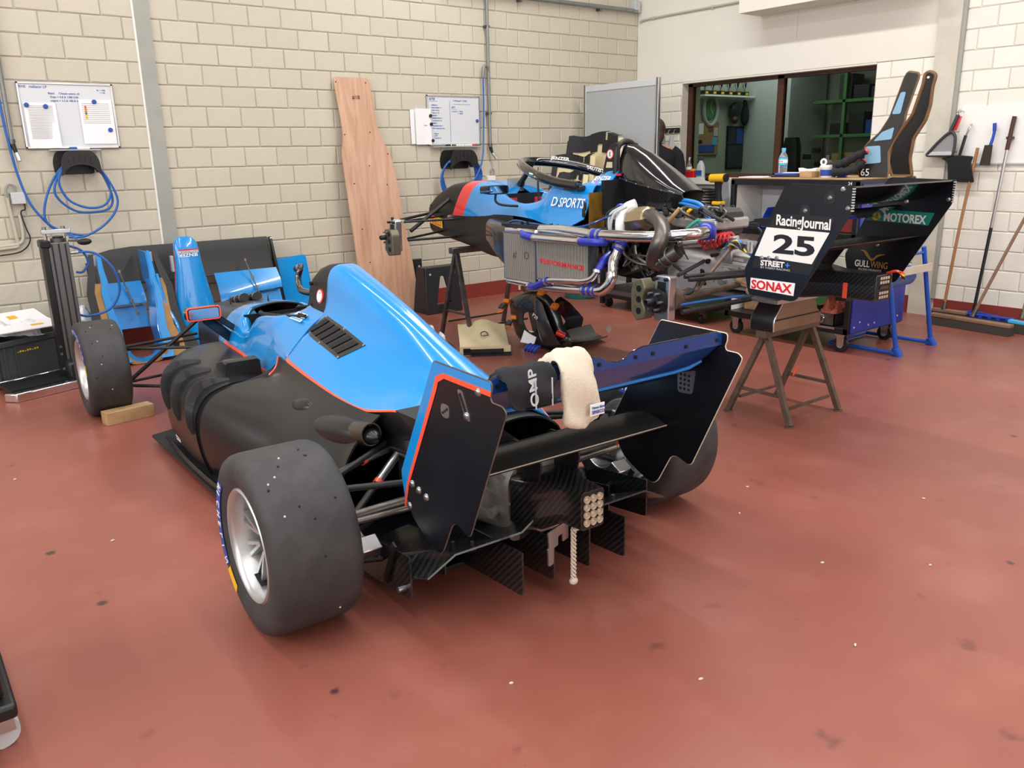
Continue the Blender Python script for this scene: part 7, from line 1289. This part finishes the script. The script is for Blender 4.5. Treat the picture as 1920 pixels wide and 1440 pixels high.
for a, b, m in ((-.06, .13, 'springred'), (.06, .13, 'green'), (-.06, .05, 'gold'), (.06, .05, 'white')): MB().cyl(V((-.05*b/.1-.0, 0, 0)) + V((.3, -1, 0)).normalized()*a + V((-.45*b*.0, 0, b*.95)) + V((-.01, 0, 0)), V((-.05*b/.1-.02, 0, 0)) + V((.3, -1, 0)).normalized()*a + V((0, 0, b*.95)), .008, n=10).ob('button', m, swh)
sb = thing('spray_bottle', 'small white pump bottle with red band on the workbench', 'bottle', (6.92, 5.96, ZB)); MB().lathe([(0, 0), (.022, 0), (.022, .07), (.012, .09), (.012, .13), (0, .13)], (0, 0, 0), (0, 0, 1), 18).ob('body', 'white', sb); MB().lathe([(.0225, .02), (.0225, .05)], (0, 0, 0), (0, 0, 1), 18).ob('band', 'springred', sb)
solo(MB().box((6.60, 5.42, ZB+.02), (.05, .10, .04), (0, 0, .5)), 'pliers_case', 'springred', 'small red tool case on the workbench near the drill', 'tool case', bevel=.006); solo(MB().prism(rnd([(-.10, 0), (.10, 0), (.07, .26), (-.04, .30)], .03), (6.80, 5.36, ZB), (.2, 1, 0), (0, 0, 1), .03), 'grey_cover', 'panel', 'grey plastic cover standing behind the drill', 'cover', bevel=.006)
# on the window sill
ZS = WZ0+.0055
rb = thing('red_box', 'flat red box on the window sill below the pump bottle', 'box', (7.18, 6.13, ZS)); MB().bb(-.04, .04, -.07, .07, 0, .07).ob('box', 'springred', rb, bevel=.003); MB().bb(-.03, .03, -.065, -.02, .07, .09).ob('yellow_sponge', 'gold', rb, bevel=.003)
sp_ = thing('soap_pump', 'clear pump bottle standing in the red box on the window sill', 'bottle', (7.19, 6.16, ZS+.07)); MB().lathe([(0, 0), (.03, 0), (.032, .04), (.02, .075), (.010, .09), (.010, .11), (0, .11)], (0, 0, 0), (0, 0, 1), 18).ob('body', 'clearplastic', sp_); MB().cyl((0, 0, .105), (0, 0, .14), .008, n=10).ob('pump', 'white', sp_); MB().bar((0, 0, .138), (-.02, -.03, .134), .008).ob('spout', 'white', sp_); MB().lathe([(.0326, .012), (.0326, .04)], (0, 0, 0), (0, 0, 1), 18).ob('label', 'white', sp_)
tg = thing('trigger_spray', 'grey trigger spray bottle with dark head on the window sill', 'bottle', (7.19, 6.0, ZS)); MB().loft([[V((x*a, y*b, z)) for x, y in rnd([(-1, -1), (1, -1), (1, 1), (-1, 1)], .6)] for z, a, b in ((0, .028, .042), (.01, .03, .045), (.10, .03, .043), (.14, .024, .032), (.165, .014, .016), (.175, .014, .016))]).ob('body', 'lgrey', tg, fix=True); MB().bb(-.032, -.030, -.038, .038, .03, .075).ob('label', 'markerblue', tg, smooth=0); MB().bb(-.0325, -.030, -.038, .038, .015, .03).ob('label', 'teal', tg, smooth=0); MB().bb(-.014, .014, -.03, .045, .185, .215).ob('trigger_head', 'dgrey', tg, bevel=.006); MB().bar((0, .03, .185), (0, .045, .145), .01).ob('trigger', 'dgrey', tg); MB().cyl((0, 0, .17), (0, 0, .19), .014, n=12).ob('collar', 'dgrey', tg)
# ================================================================ partition screen, person, coats
ps = thing('partition_screen', 'grey partition screen in an aluminium frame near the corner', 'partition', (6.2, 6.23, 0)); px = 6.20
MB().bb(px-.008, px+.008, 5.74, 6.72, .10, 2.04).ob('panel', 'panel', ps, world=True, smooth=0); MB().bb(px-.014, px+.014, 5.74, 6.72, 2.03, 2.09).ob('top_rail', 'lgrey', ps, world=True, bevel=.003); MB().bb(px-.014, px+.014, 5.74, 6.72, .06, .12).ob('bottom_rail', 'lgrey', ps, world=True, bevel=.003)
for y in (5.725, 6.735):
    MB().bb(px-.018, px+.018, y-.018, y+.018, 0, 2.10).ob('post', 'alu', ps, world=True, bevel=.003); MB().bb(px-.0195, px-.018, y-.004, y+.004, .0, 2.10).ob('groove', 'dgrey', ps, world=True, smooth=0); MB().bb(px-.15, px+.20, y-.02, y+.02, 0, .03).ob('foot', 'alu', ps, world=True, bevel=.004)
tbk = thing('side_table', 'low table carrying the taped foam inserts in front of the partition', 'table', (5.92, 6.25, 0)); MB().bb(5.58, 6.00, 5.80, 6.78, .86, .90).ob('tabletop', 'panel', tbk, world=True, bevel=.003)
for x in (5.61, 5.97):
    for y in (5.84, 6.74): MB().bb(x-.02, x+.02, y-.02, y+.02, 0, .86).ob('leg', 'frameblack', tbk, world=True)
def foamseat(label, x, y, z, w_, h, seedn):
    t = thing('foam_insert', label, 'foam insert', (x, y, z)); r = random.Random(seedn); g = []
    for i in range(11):
        s = i/10; g.append([V((-.20*math.sin(s*1.5)*0 + .08*s - .10*abs(a)**2.2 - .05, w_*a*(1-.12*s), h*s + .02*math.sin(4*a+seedn)*(s > .1))) for a in [j/8-1 for j in range(17)]])
    MB().grid(g, flip=True).thick(.05).ob('pad', 'foam', t, fix=True, smooth=60)
    for (a0, a1, s0, s1) in ((-1.0, -.35, .82, 1.02), (-.25, .35, .86, 1.03), (.30, 1.0, .80, 1.02), (-.40, -.15, .74, .92), (-1.02, -.85, .35, .95), (.85, 1.02, .3, .95), (.05, .3, .76, .9)):
        q = []
        for i in range(5):
            s = s0+(s1-s0)*i/4; row = []
            for j in range(7):
                a = a0+(a1-a0)*j/6; row.append(V((.08*s - .10*abs(a)**2.2 - .056 - (.0), w_*a*(1-.12*s)*1.005, h*s + .02*math.sin(4*a+seedn)*(s > .1) + .003)))
            q.append(row)
        q.append([p + V((.06, 0, .004)) for p in q[-1]]) if s1 > 1 else None
        MB().grid(q, flip=True).thick(-.004).ob('tape', 'tape', t, fix=True, smooth=60)
foamseat('tall cream foam insert taped black along its top leaning at the partition', 5.95, 6.28, .90, .40, .68, 2)
foamseat('shorter cream foam insert with black tape in front of the tall one', 5.80, 6.42, .90, .30, .48, 5)
foamseat('small cream foam cup behind the halo of the stripped car', 5.66, 6.28, .90, .20, .34, 8)
# person standing behind the partition, seen from behind
pe = thing('person', 'person in a dark team shirt standing behind the partition, back turned', 'person', (6.80, 6.29, 0), R_(50))
def skin(name, m, V_, E_, rad, par):
    me = bpy.data.meshes.new(name); me.from_pydata(V_, E_, []); o = bpy.data.objects.new(name, me); COL.objects.link(o); o.parent = par
    sm = o.modifiers.new('skin', 'SKIN'); o.modifiers.new('sub', 'SUBSURF').levels = 2; o.modifiers['sub'].render_levels = 2
    for i, r in enumerate(rad): me.skin_vertices[0].data[i].radius = r if isinstance(r, tuple) else (r, r)
    me.skin_vertices[0].data[0].use_root = True; me.materials.append(MT[m]); return o
body_v = [(0, 0, .95), (0, 0, 1.15), (0, 0, 1.33), (0, 0, 1.43), (0, .0, 1.50), (.015, 0, 1.56), (.02, 0, 1.64),
          (0, .19, 1.40), (-.02, .24, 1.14), (.10, .22, .93), (0, -.19, 1.40), (-.02, -.24, 1.14), (.10, -.22, .93),
          (0, .09, .88), (.01, .10, .50), (-.02, .10, .09), (.10, .11, .04), (0, -.09, .88), (.01, -.10, .50), (-.02, -.10, .09), (.10, -.11, .04)]
body_e = [(0, 1), (1, 2), (2, 3), (3, 4), (4, 5), (5, 6), (3, 7), (7, 8), (8, 9), (3, 10), (10, 11), (11, 12), (0, 13), (13, 14), (14, 15), (15, 16), (0, 17), (17, 18), (18, 19), (19, 20)]
skin('body', 'skin', body_v, body_e, [(.13, .15), (.10, .14), (.12, .16), (.09, .12), .055, .06, .085, .055, .042, .030, .055, .042, .030, .085, .06, .045, .035, .085, .06, .045, .035], pe)
def bloft(name, m, st, n=24, par=pe): return MB().loft([[V((cx_ + a*math.cos(t), b*math.sin(t), z)) for t in [2*math.pi*i/n for i in range(n)]] for z, a, b, cx_ in st]).ob(name, m, par, fix=True, smooth=70)
sh_ = bloft('shirt', 'fabric', [(.86, .145, .19, 0), (.98, .14, .18, 0), (1.12, .13, .175, 0), (1.28, .145, .20, -.005), (1.38, .135, .215, -.005), (1.44, .11, .18, 0), (1.49, .07, .09, .0), (1.51, .06, .065, .005)])
for s2 in (-1, 1): MB().tube(spline([(0, s2*.16, 1.42), (-.01, s2*.225, 1.36), (-.02, s2*.25, 1.22), (-.01, s2*.25, 1.14)], 5), [.075]*6+[.068]*5+[.062]*5, 14).ob('sleeve', 'fabric', pe, smooth=70)
bloft('trousers', 'ink', [(.70, .155, .18, 0), (.84, .15, .185, 0), (.90, .145, .185, 0)])
for s2 in (-1, 1): MB().tube([(.0, s2*.09, .86), (.01, s2*.10, .50), (-.02, s2*.10, .06)], [.095, .075, .06], 14).ob('trouser_leg', 'ink', pe); MB().loft([[V((x, s2*.10+.045*k*math.cos(t), max(0, .045+.045*k*math.sin(t)))) for t in [2*math.pi*i/12 for i in range(12)]] for x, k in ((-.09, .7), (-.05, 1), (.08, .9), (.16, .6))]).ob('shoe', 'matt', pe, fix=True)
MB().ell((.015, 0, 1.635), (.105, .085, .115), 20, 14).ob('head', 'skin', pe); MB().ell((-.005, 0, 1.655), (.113, .095, .11), 20, 14).ob('hair', 'hair', pe); MB().ell((-.065, 0, 1.58), (.055, .075, .09), 16, 12).ob('hair', 'hair', pe)
MB().ell((.115, 0, 1.62), (.018, .012, .02), 10, 8).ob('nose', 'skin', pe); 
for s2 in (-1, 1): MB().ell((.02, s2*.088, 1.625), (.02, .008, .03), 10, 8).ob('ear', 'skin', pe); MB().ell((.105, s2*.032, 1.645), (.008, .012, .008), 10, 8).ob('eye', 'ink', pe)
MB().ell((.11, 0, 1.585), (.006, .022, .005), 10, 6).ob('mouth', 'redbase', pe)
for s2 in (-1, 1):
    h_ = MB().loft([[V((.10+.02*q, s2*(.22)+.03*k*math.cos(t), .925-.06*q+.016*k*math.sin(t))) for t in [2*math.pi*i/10 for i in range(10)]] for q, k in ((0, .7), (.5, 1), (1.2, 1))]).ob('hand', 'skin', pe, fix=True)
    for f_, (oy, l_) in enumerate(((-.022, .055), (-.008, .068), (.007, .064), (.021, .05))): MB().tube(spline([(.122, s2*.22+oy, .86), (.135, s2*.22+oy, .86-l_*.5), (.128, s2*.22+oy, .86-l_)], 3), .0085, 8).ob('finger', 'skin', h_)
    MB().tube(spline([(.12, s2*.22-s2*.03, .90), (.145, s2*.22-s2*.045, .875), (.155, s2*.22-s2*.04, .85)], 3), .0095, 8).ob('thumb', 'skin', h_)
text('JENZER', .030, 'red', sh_, (-.158, .075, 1.315), (0, -1, 0), (0, 0, 1), world=False, width=.15, off=.02); text('MOTORSPORT', .016, 'lgrey', sh_, (-.158, .075, 1.288), (0, -1, 0), (0, 0, 1), world=False, width=.15)
cr_ = thing('coat_rack', 'black coat rail on the wall between the partition and the window', 'coat rack', (XB, 6.46, 1.61)); MB().bb(XB-.022, XB-.003, 6.34, 6.64, 1.615, 1.67).ob('rail', 'matt', cr_, world=True, bevel=.003)
for y in (6.38, 6.46, 6.54): MB().tube(spline([(XB-.02, y, 1.65), (XB-.05, y, 1.64), (XB-.06, y, 1.60), (XB-.08, y, 1.615)], 4), .005, 7).ob('peg', 'alu', cr_, world=True)
def coat(label, y, m, w_, z0, band):
    t = thing('coat', label, 'coat', (XB-.09, y, z0)); rows = []
    for i in range(10):
        s = i/9; rows.append([V((XB-.09 + .055*math.cos(a)*(.35+.65*s) + .012*math.sin(3*a+6*s), y + w_*(.22+.78*min(1, s*1.6))*math.sin(a) + .01*math.sin(7*s), 1.585-(1.585-z0)*s)) for a in [2*math.pi*k/20 for k in range(20)]])
    MB().loft(rows).ob('cloth', m, t, world=True, fix=True, smooth=70); MB().tube([V((XB-.15, y-w_*.5+w_*k/6, 1.40-.03*abs(k-3))) for k in range(7)], .006, 6).ob('piping', band, t, world=True)
coat('light grey team jacket hanging nearest the window', 6.375, 'lgrey', .085, .95, 'springred'); coat('second grey jacket on the coat rail, half behind the person', 6.50, 'grey', .09, .98, 'white')
# ================================================================ cleaning tools on the right wall
wp = thing('wall_board', 'white backing board behind the cleaning tools', 'board', (XB, 2.6, 1.275)); MB().bb(XB-.016, XB-.003, .6, 3.35, 1.275, 1.72).ob('board', 'white', wp, world=True, smooth=0); MB().bb(XB-.022, XB-.016, .6, 3.35, 1.270, 1.282).ob('edge_strip', 'lgrey', wp, world=True, smooth=0)
def wallhook(x, y, z, par): return MB().tube(spline([(XB-.02, y, z+.02), (x, y, z+.03), (x, y, z), (x+.01, y, z-.01)], 4), .004, 6).ob('hook', 'alu', par, world=True)
xd = 7.13
dpn = thing('dustpan', 'grey dustpan with red and black handle hanging on the wall', 'dustpan', (xd, 3.40, 1.35)); o3 = rnd([(3.56, 1.345), (3.34, 1.345), (3.33, 1.42), (3.335, 1.50), (3.37, 1.535), (3.42, 1.50), (3.48, 1.44)], .02)
MB().prism(o3, (xd, 0, 0), (0, 1, 0), (0, 0, 1), .012).ob('pan', 'grey', dpn, world=True, bevel=.004); MB().prism(rnd([(3.54, 1.345), (3.345, 1.345), (3.345, 1.375), (3.51, 1.375)], .01), (xd-.02, 0, 0), (0, 1, 0), (0, 0, 1), .02).ob('lip', 'lgrey', dpn, world=True, bevel=.003); MB().tube([(xd-.006, a, b) for a, b in o3], .012, 8, closed=True).ob('rim', 'dgrey', dpn, world=True)
MB().bar((xd, 3.385, 1.52), (xd, 3.335, 1.66), .03, .024).ob('handle', 'dgrey', dpn, world=True, bevel=.006); MB().bar((xd+.02, 3.355, 1.54), (xd+.02, 3.325, 1.65), .03, .02).ob('handle_inlay', 'springred', dpn, world=True, bevel=.004); wallhook(xd, 3.332, 1.665, dpn)
shv = thing('coal_shovel', 'black sheet shovel hanging on a hook beside the dustpan', 'shovel', (7.16, 3.27, 1.13)); MB().prism(rnd([(3.44, 1.325), (3.37, 1.335), (3.33, 1.345), (3.28, 1.345), (3.23, 1.34), (3.175, 1.335), (3.195, 1.29), (3.15, 1.13), (3.36, 1.135), (3.38, 1.29)], .02), (7.17, 0, 0), (0, 1, 0), (-.03, 0, 1), .012).ob('blade', 'frameblack', shv, world=True, bevel=.004); MB().bar((7.165, 3.305, 1.33), (7.17, 3.275, 1.50), .024, .02).ob('handle', 'frameblack', shv, world=True, bevel=.005); MB().tube(spline([(7.17, 3.275, 1.50), (7.17, 3.255, 1.57), (7.20, 3.25, 1.585), (7.17, 3.245, 1.56), (7.17, 3.268, 1.50)], 4), .004, 6).ob('wire_loop', 'alu', shv, world=True)
hb_ = thing('hand_brush', 'hand brush with blue handle and grey bristles hanging on the board', 'brush', (7.16, 3.08, 1.26)); MB().tube(spline([(7.17, 3.065, 1.585), (7.17, 3.06, 1.52), (7.165, 3.065, 1.46), (7.16, 3.075, 1.41)], 5), [.014]*5+[.011]*5+[.012]*6, 10).ob('handle', 'bin', hb_, world=True); MB().loft([[V((7.16+.02*math.cos(t), 3.085+.012*q+(.030+.01*q)*math.sin(t), 1.42-.155*q)) for t in [2*math.pi*i/14 for i in range(14)]] for q in (0, .2, .5, .8, 1)]).ob('bristles', 'bristle', hb_, world=True, fix=True)
def broom(label, head, tip, r, mh, hx, hy, hw, hd, rz, zc, bm='bristle', top=None, sq=False):
    t = thing('broom', label, 'broom', (hx, hy, 0)); q = Matrix.Rotation(rz, 3, 'Z')
    MB().tube(spline([head, V(head).lerp(V(tip), .5)+V((.0, .01, 0)), tip], 5), r, 10).ob('handle', mh, t, world=True)
    MB().box((hx, hy, zc), (hd, hw, .028), q).ob('head', 'plydark' if bm == 'bristle' else bm, t, world=True, bevel=.006)
    MB().loft([[V((hx, hy, 0)) + q @ V((a*k, b*(1+.03*(k-1)), z)) for a, b in ((-hd*.5, -hw*.5), (hd*.5, -hw*.5), (hd*.5, hw*.5), (-hd*.5, hw*.5))] for z, k in ((zc-.012, .85), (zc*.5, 1.1), (.002, 1.35))]).ob('bristles', 'bristle', t, world=True, fix=True)
    MB().cyl(V(head)-V((0, 0, .0)), V(head).lerp(V(tip), .05), r*1.7, r*1.15, 12).ob('socket', 'steel', t, world=True); return t
broom('yard broom with pale bent handle resting under the white board', (7.06, 3.235, .10), (7.17, 3.17, 1.40), .0125, 'handle', 7.07, 3.19, .28, .055, 0, .085)
bb_ = broom('wide floor broom with long wooden head and slanted brown handle', (6.90, 2.93, .10), (7.19, 2.55, 1.40), .0125, 'plydark', 6.86, 2.93, .66, .07, R_(-6), .075)
sq_ = thing('floor_squeegee', 'blue squeegee with telescopic black and steel pole leaning on the wall', 'squeegee', (7.12, 3.0, 0)); MB().prism([(3.22, .075), (3.02, .105), (2.72, .075)], (7.125, 0, 0), (0, 1, 0), (0, 0, 1), .012).ob('frame', 'bin', sq_, world=True, bevel=.002); MB().bb(7.10, 7.14, 2.70, 3.24, .05, .085).ob('head', 'bin', sq_, world=True, bevel=.004)
for k in range(6): MB().bb(7.098, 7.10, 2.76+.07*k, 2.80+.07*k, .06, .072).ob('slot', 'ink', sq_, world=True, smooth=0)
MB().bb(7.085, 7.15, 2.71, 3.23, .003, .05).ob('rubber', 'bristle', sq_, world=True); MB().cyl((7.12, 3.02, .09), (7.16, 2.985, .78), .013, n=12).ob('pole_lower', 'frameblack', sq_, world=True); MB().cyl((7.16, 2.985, .78), (7.18, 2.95, 1.40), .013, n=12).ob('pole_upper', 'alu', sq_, world=True); MB().cyl((7.178, 2.952, 1.38), (7.192, 2.935, 1.63), .016, n=12).ob('grip', 'brown', sq_, world=True); MB().box((7.19, 2.945, 1.47), (.03, .05, .02)).ob('clip', 'dgrey', sq_, world=True)
b4 = broom('broom with turquoise head and brown handle at the far end of the tool row', (6.98, 2.60, .12), (7.19, 2.52, 1.35), .0125, 'plydark', 6.97, 2.55, .28, .05, R_(-8), .085, 'skyblue')
# ================================================================ office behind the glass
XO = 8.50
cl = thing('wall_clock', 'oval wall clock with pale rim in the office', 'clock', (9.95, 7.05, 1.6))
def onback(x): return 7.095
oc = (8.62, 7.09, 1.92); cl.location = (8.62, 7.09, 1.73)
MB().lathe([(0, .012), (.10, .012)], oc, (0, -1, 0), 28).ob('face', 'greenframe', cl, world=True); MB().tube([V(oc)+V((.13*math.cos(a), -.02, .19*math.sin(a))) for a in [2*math.pi*i/28 for i in range(28)]], .022, 8, closed=True).ob('rim', 'lgrey', cl, world=True); MB().lathe([(0, .012), (.12, .010)], oc, (0, -1, 0), 28).ob('dial', 'teal', cl, world=True); MB().bar(V(oc)+V((0, -.022, 0)), V(oc)+V((.05, -.022, -.06)), .006, .002).ob('hand', 'white', cl, world=True); MB().bar(V(oc)+V((0, -.022, 0)), V(oc)+V((.01, -.022, .10)), .005, .002).ob('hand', 'white', cl, world=True)
cb2 = thing('cork_board', 'cork pinboard with pinned pictures in the office', 'pinboard', (8.57, 7.09, 1.37)); MB().bb(8.34, 8.80, 7.075, 7.095, 1.37, 1.77).ob('board', 'cork', cb2, world=True, bevel=.004)
for x, z, a, b, m in ((8.36, 1.62, .14, .13, 'paper'), (8.60, 1.65, .08, .08, 'redbase'), (8.70, 1.60, .08, .10, 'lgrey'), (8.42, 1.40, .30, .09, 'markerblue'), (8.68, 1.48, .09, .10, 'skyblue'), (8.41, 1.51, .07, .04, 'ink')): MB().bb(x, x+a, 7.070, 7.076, z, z+b).ob('picture', m, cb2, world=True, smooth=0)
pc = thing('photo_panel', 'panel with four framed photographs in the office', 'pictures', (9.15, 7.09, 1.2)); MB().bb(8.98, 9.315, 7.08, 7.095, 1.18, 1.72).ob('panel', 'ink', pc, world=True)
for x, z, a, b, m in ((9.0, 1.50, .14, .19, 'dgrey'), (9.16, 1.50, .14, .19, 'markerblue'), (9.0, 1.21, .30, .27, 'dgrey')): MB().bb(x, x+a, 7.074, 7.082, z, z+b).ob('photo', m, pc, world=True, smooth=0)
cap = thing('cap', 'dark cap hanging on the office wall', 'cap', (9.04, 7.0, 1.74)); MB().ell((9.04, 7.03, 1.89), (.09, .05, .12), 14, 10).ob('crown', 'ink', cap, world=True); MB().ell((9.01, 7.0, 1.79), (.06, .05, .05), 12, 8).ob('peak', 'brown', cap, world=True)
bpk = thing('backpack', 'dark backpack hanging beside the cap in the office', 'backpack', (9.24, 7.0, 1.70)); MB().ell((9.24, 7.02, 1.85), (.06, .05, .13), 14, 10).ob('bag', 'fabric', bpk, world=True); MB().tube(spline([(9.21, 7.0, 1.92), (9.22, 7.03, 2.02), (9.26, 7.03, 2.02), (9.27, 7.0, 1.92)], 4), .01, 6).ob('strap', 'fabric', bpk, world=True)
sf = thing('wall_shelf', 'white shelf with trophies below the office ceiling', 'shelf', (8.80, 7.0, 2.06)); MB().bb(8.32, 9.30, 6.92, 7.09, 2.06, 2.08).ob('board', 'white', sf, world=True)
for k, x in enumerate((8.40, 8.55, 8.70, 8.86, 9.02, 9.18)):
    t = thing('trophy', 'small trophy cup on a dark base on the office shelf', 'trophy', (x, 7.0, 2.0805), 0, 'trophies on the office shelf'); MB().bb(-.04, .04, -.04, .04, 0, .05).ob('base', 'ink', t); MB().lathe([(.012, .05), (.012, .08), (.035, .11), (.045, .16), (.04, .16), (.0, .10)], (0, 0, 0), (0, 0, 1), 16).ob('cup', 'chrome', t); MB().bb(-.025, .025, -.042, -.040, .012, .038).ob('plaque', 'gold', t)
# green shelving at the right of the office
gs = thing('shelving', 'green metal shelving full of boxes in the dark part of the office', 'shelving', (9.95, 5.2, 0))
for y in (4.05, 5.05, 5.95): MB().bb(9.75, 9.80, y-.02, y+.02, 0, 2.4).ob('post', 'greenframe', gs, world=True, smooth=0)
for z in (.75, 1.14, 1.55, 1.96): MB().bb(9.75, 10.15, 4.0, 6.38, z, z+.035).ob('shelf_board', 'greenframe', gs, world=True, smooth=0)
r = random.Random(21)
for z in (1.176, 1.586, 1.996):
    y = 4.30
    for k in range(9):
        w_ = r.uniform(.14, .22); h = r.uniform(.12, .30); cm, cn = r.choice((('dgrey', 'dark grey'), ('redbase', 'dull red'), ('lgrey', 'light grey'), ('timber', 'brown'), ('ink', 'black'), ('bin', 'blue'))); solo(MB().bb(9.815, 10.08, y, y+w_, z+.001, z+h), 'storage_box', cm, cn + ' storage box standing on the ' + {1.176: 'lower', 1.586: 'middle', 1.996: 'top'}[z] + ' board of the green office shelving', 'box', 'boxes on the office shelving', bevel=.004); y += w_+.03
for k, (y, z) in enumerate(((5.74, 1.37), (5.86, 1.30), (5.70, 1.22))): solo(MB().bb(8.90, 8.93, y-.05, y+.05, z, z+.06), 'hanging_sign', 'ink', 'small framed dark sign hanging in the office', 'sign', 'small framed signs in the office', bevel=.003)
oc_ = thing('office_chair', 'dark high-backed office chair seen through the window', 'chair', (8.75, 5.96, 0)); MB().loft([[V((8.75+a*.05, 5.96+b*w_*.5, z)) for a, b in rnd([(-1, -1), (1, -1), (1, 1), (-1, 1)], .4)] for z, w_ in ((.95, .20), (1.2, .22), (1.45, .20), (1.55, .14))]).ob('backrest', 'matt', oc_, world=True, fix=True); MB().bb(8.62, 9.08, 5.74, 6.18, .45, .53).ob('seat', 'matt', oc_, world=True, bevel=.03); MB().cyl((8.85, 5.96, .06), (8.85, 5.96, .46), .03, n=12).ob('column', 'darkmetal', oc_, world=True)
for k in range(5): a = 2*math.pi*k/5; MB().bar((8.85, 5.96, .07), (8.85+.28*math.cos(a), 5.96+.28*math.sin(a), .04), .04, .03).ob('foot_arm', 'darkmetal', oc_, world=True)
# bits of grit on the floor
r = random.Random(5)
for k, (x, y) in enumerate(((2.85, 2.05), (1.62, 1.28), (2.48, 1.45), (.92, 1.0), (2.95, 2.35), (.55, 3.3), (2.6, 1.9), (3.3, 1.5), (.42, 1.75), (1.2, 1.6), (2.1, 1.1), (3.1, 3.0), (.35, 4.3), (2.75, 1.2))):
    solo(MB().ell((x, y, .003), (.006+.003*r.random(), .004, .004), 7, 5, (0, 0, r.random()*3)), 'stone_chip', 'cream', 'tiny pale stone chip lying on the red floor', 'stone', 'stone chips on the floor')
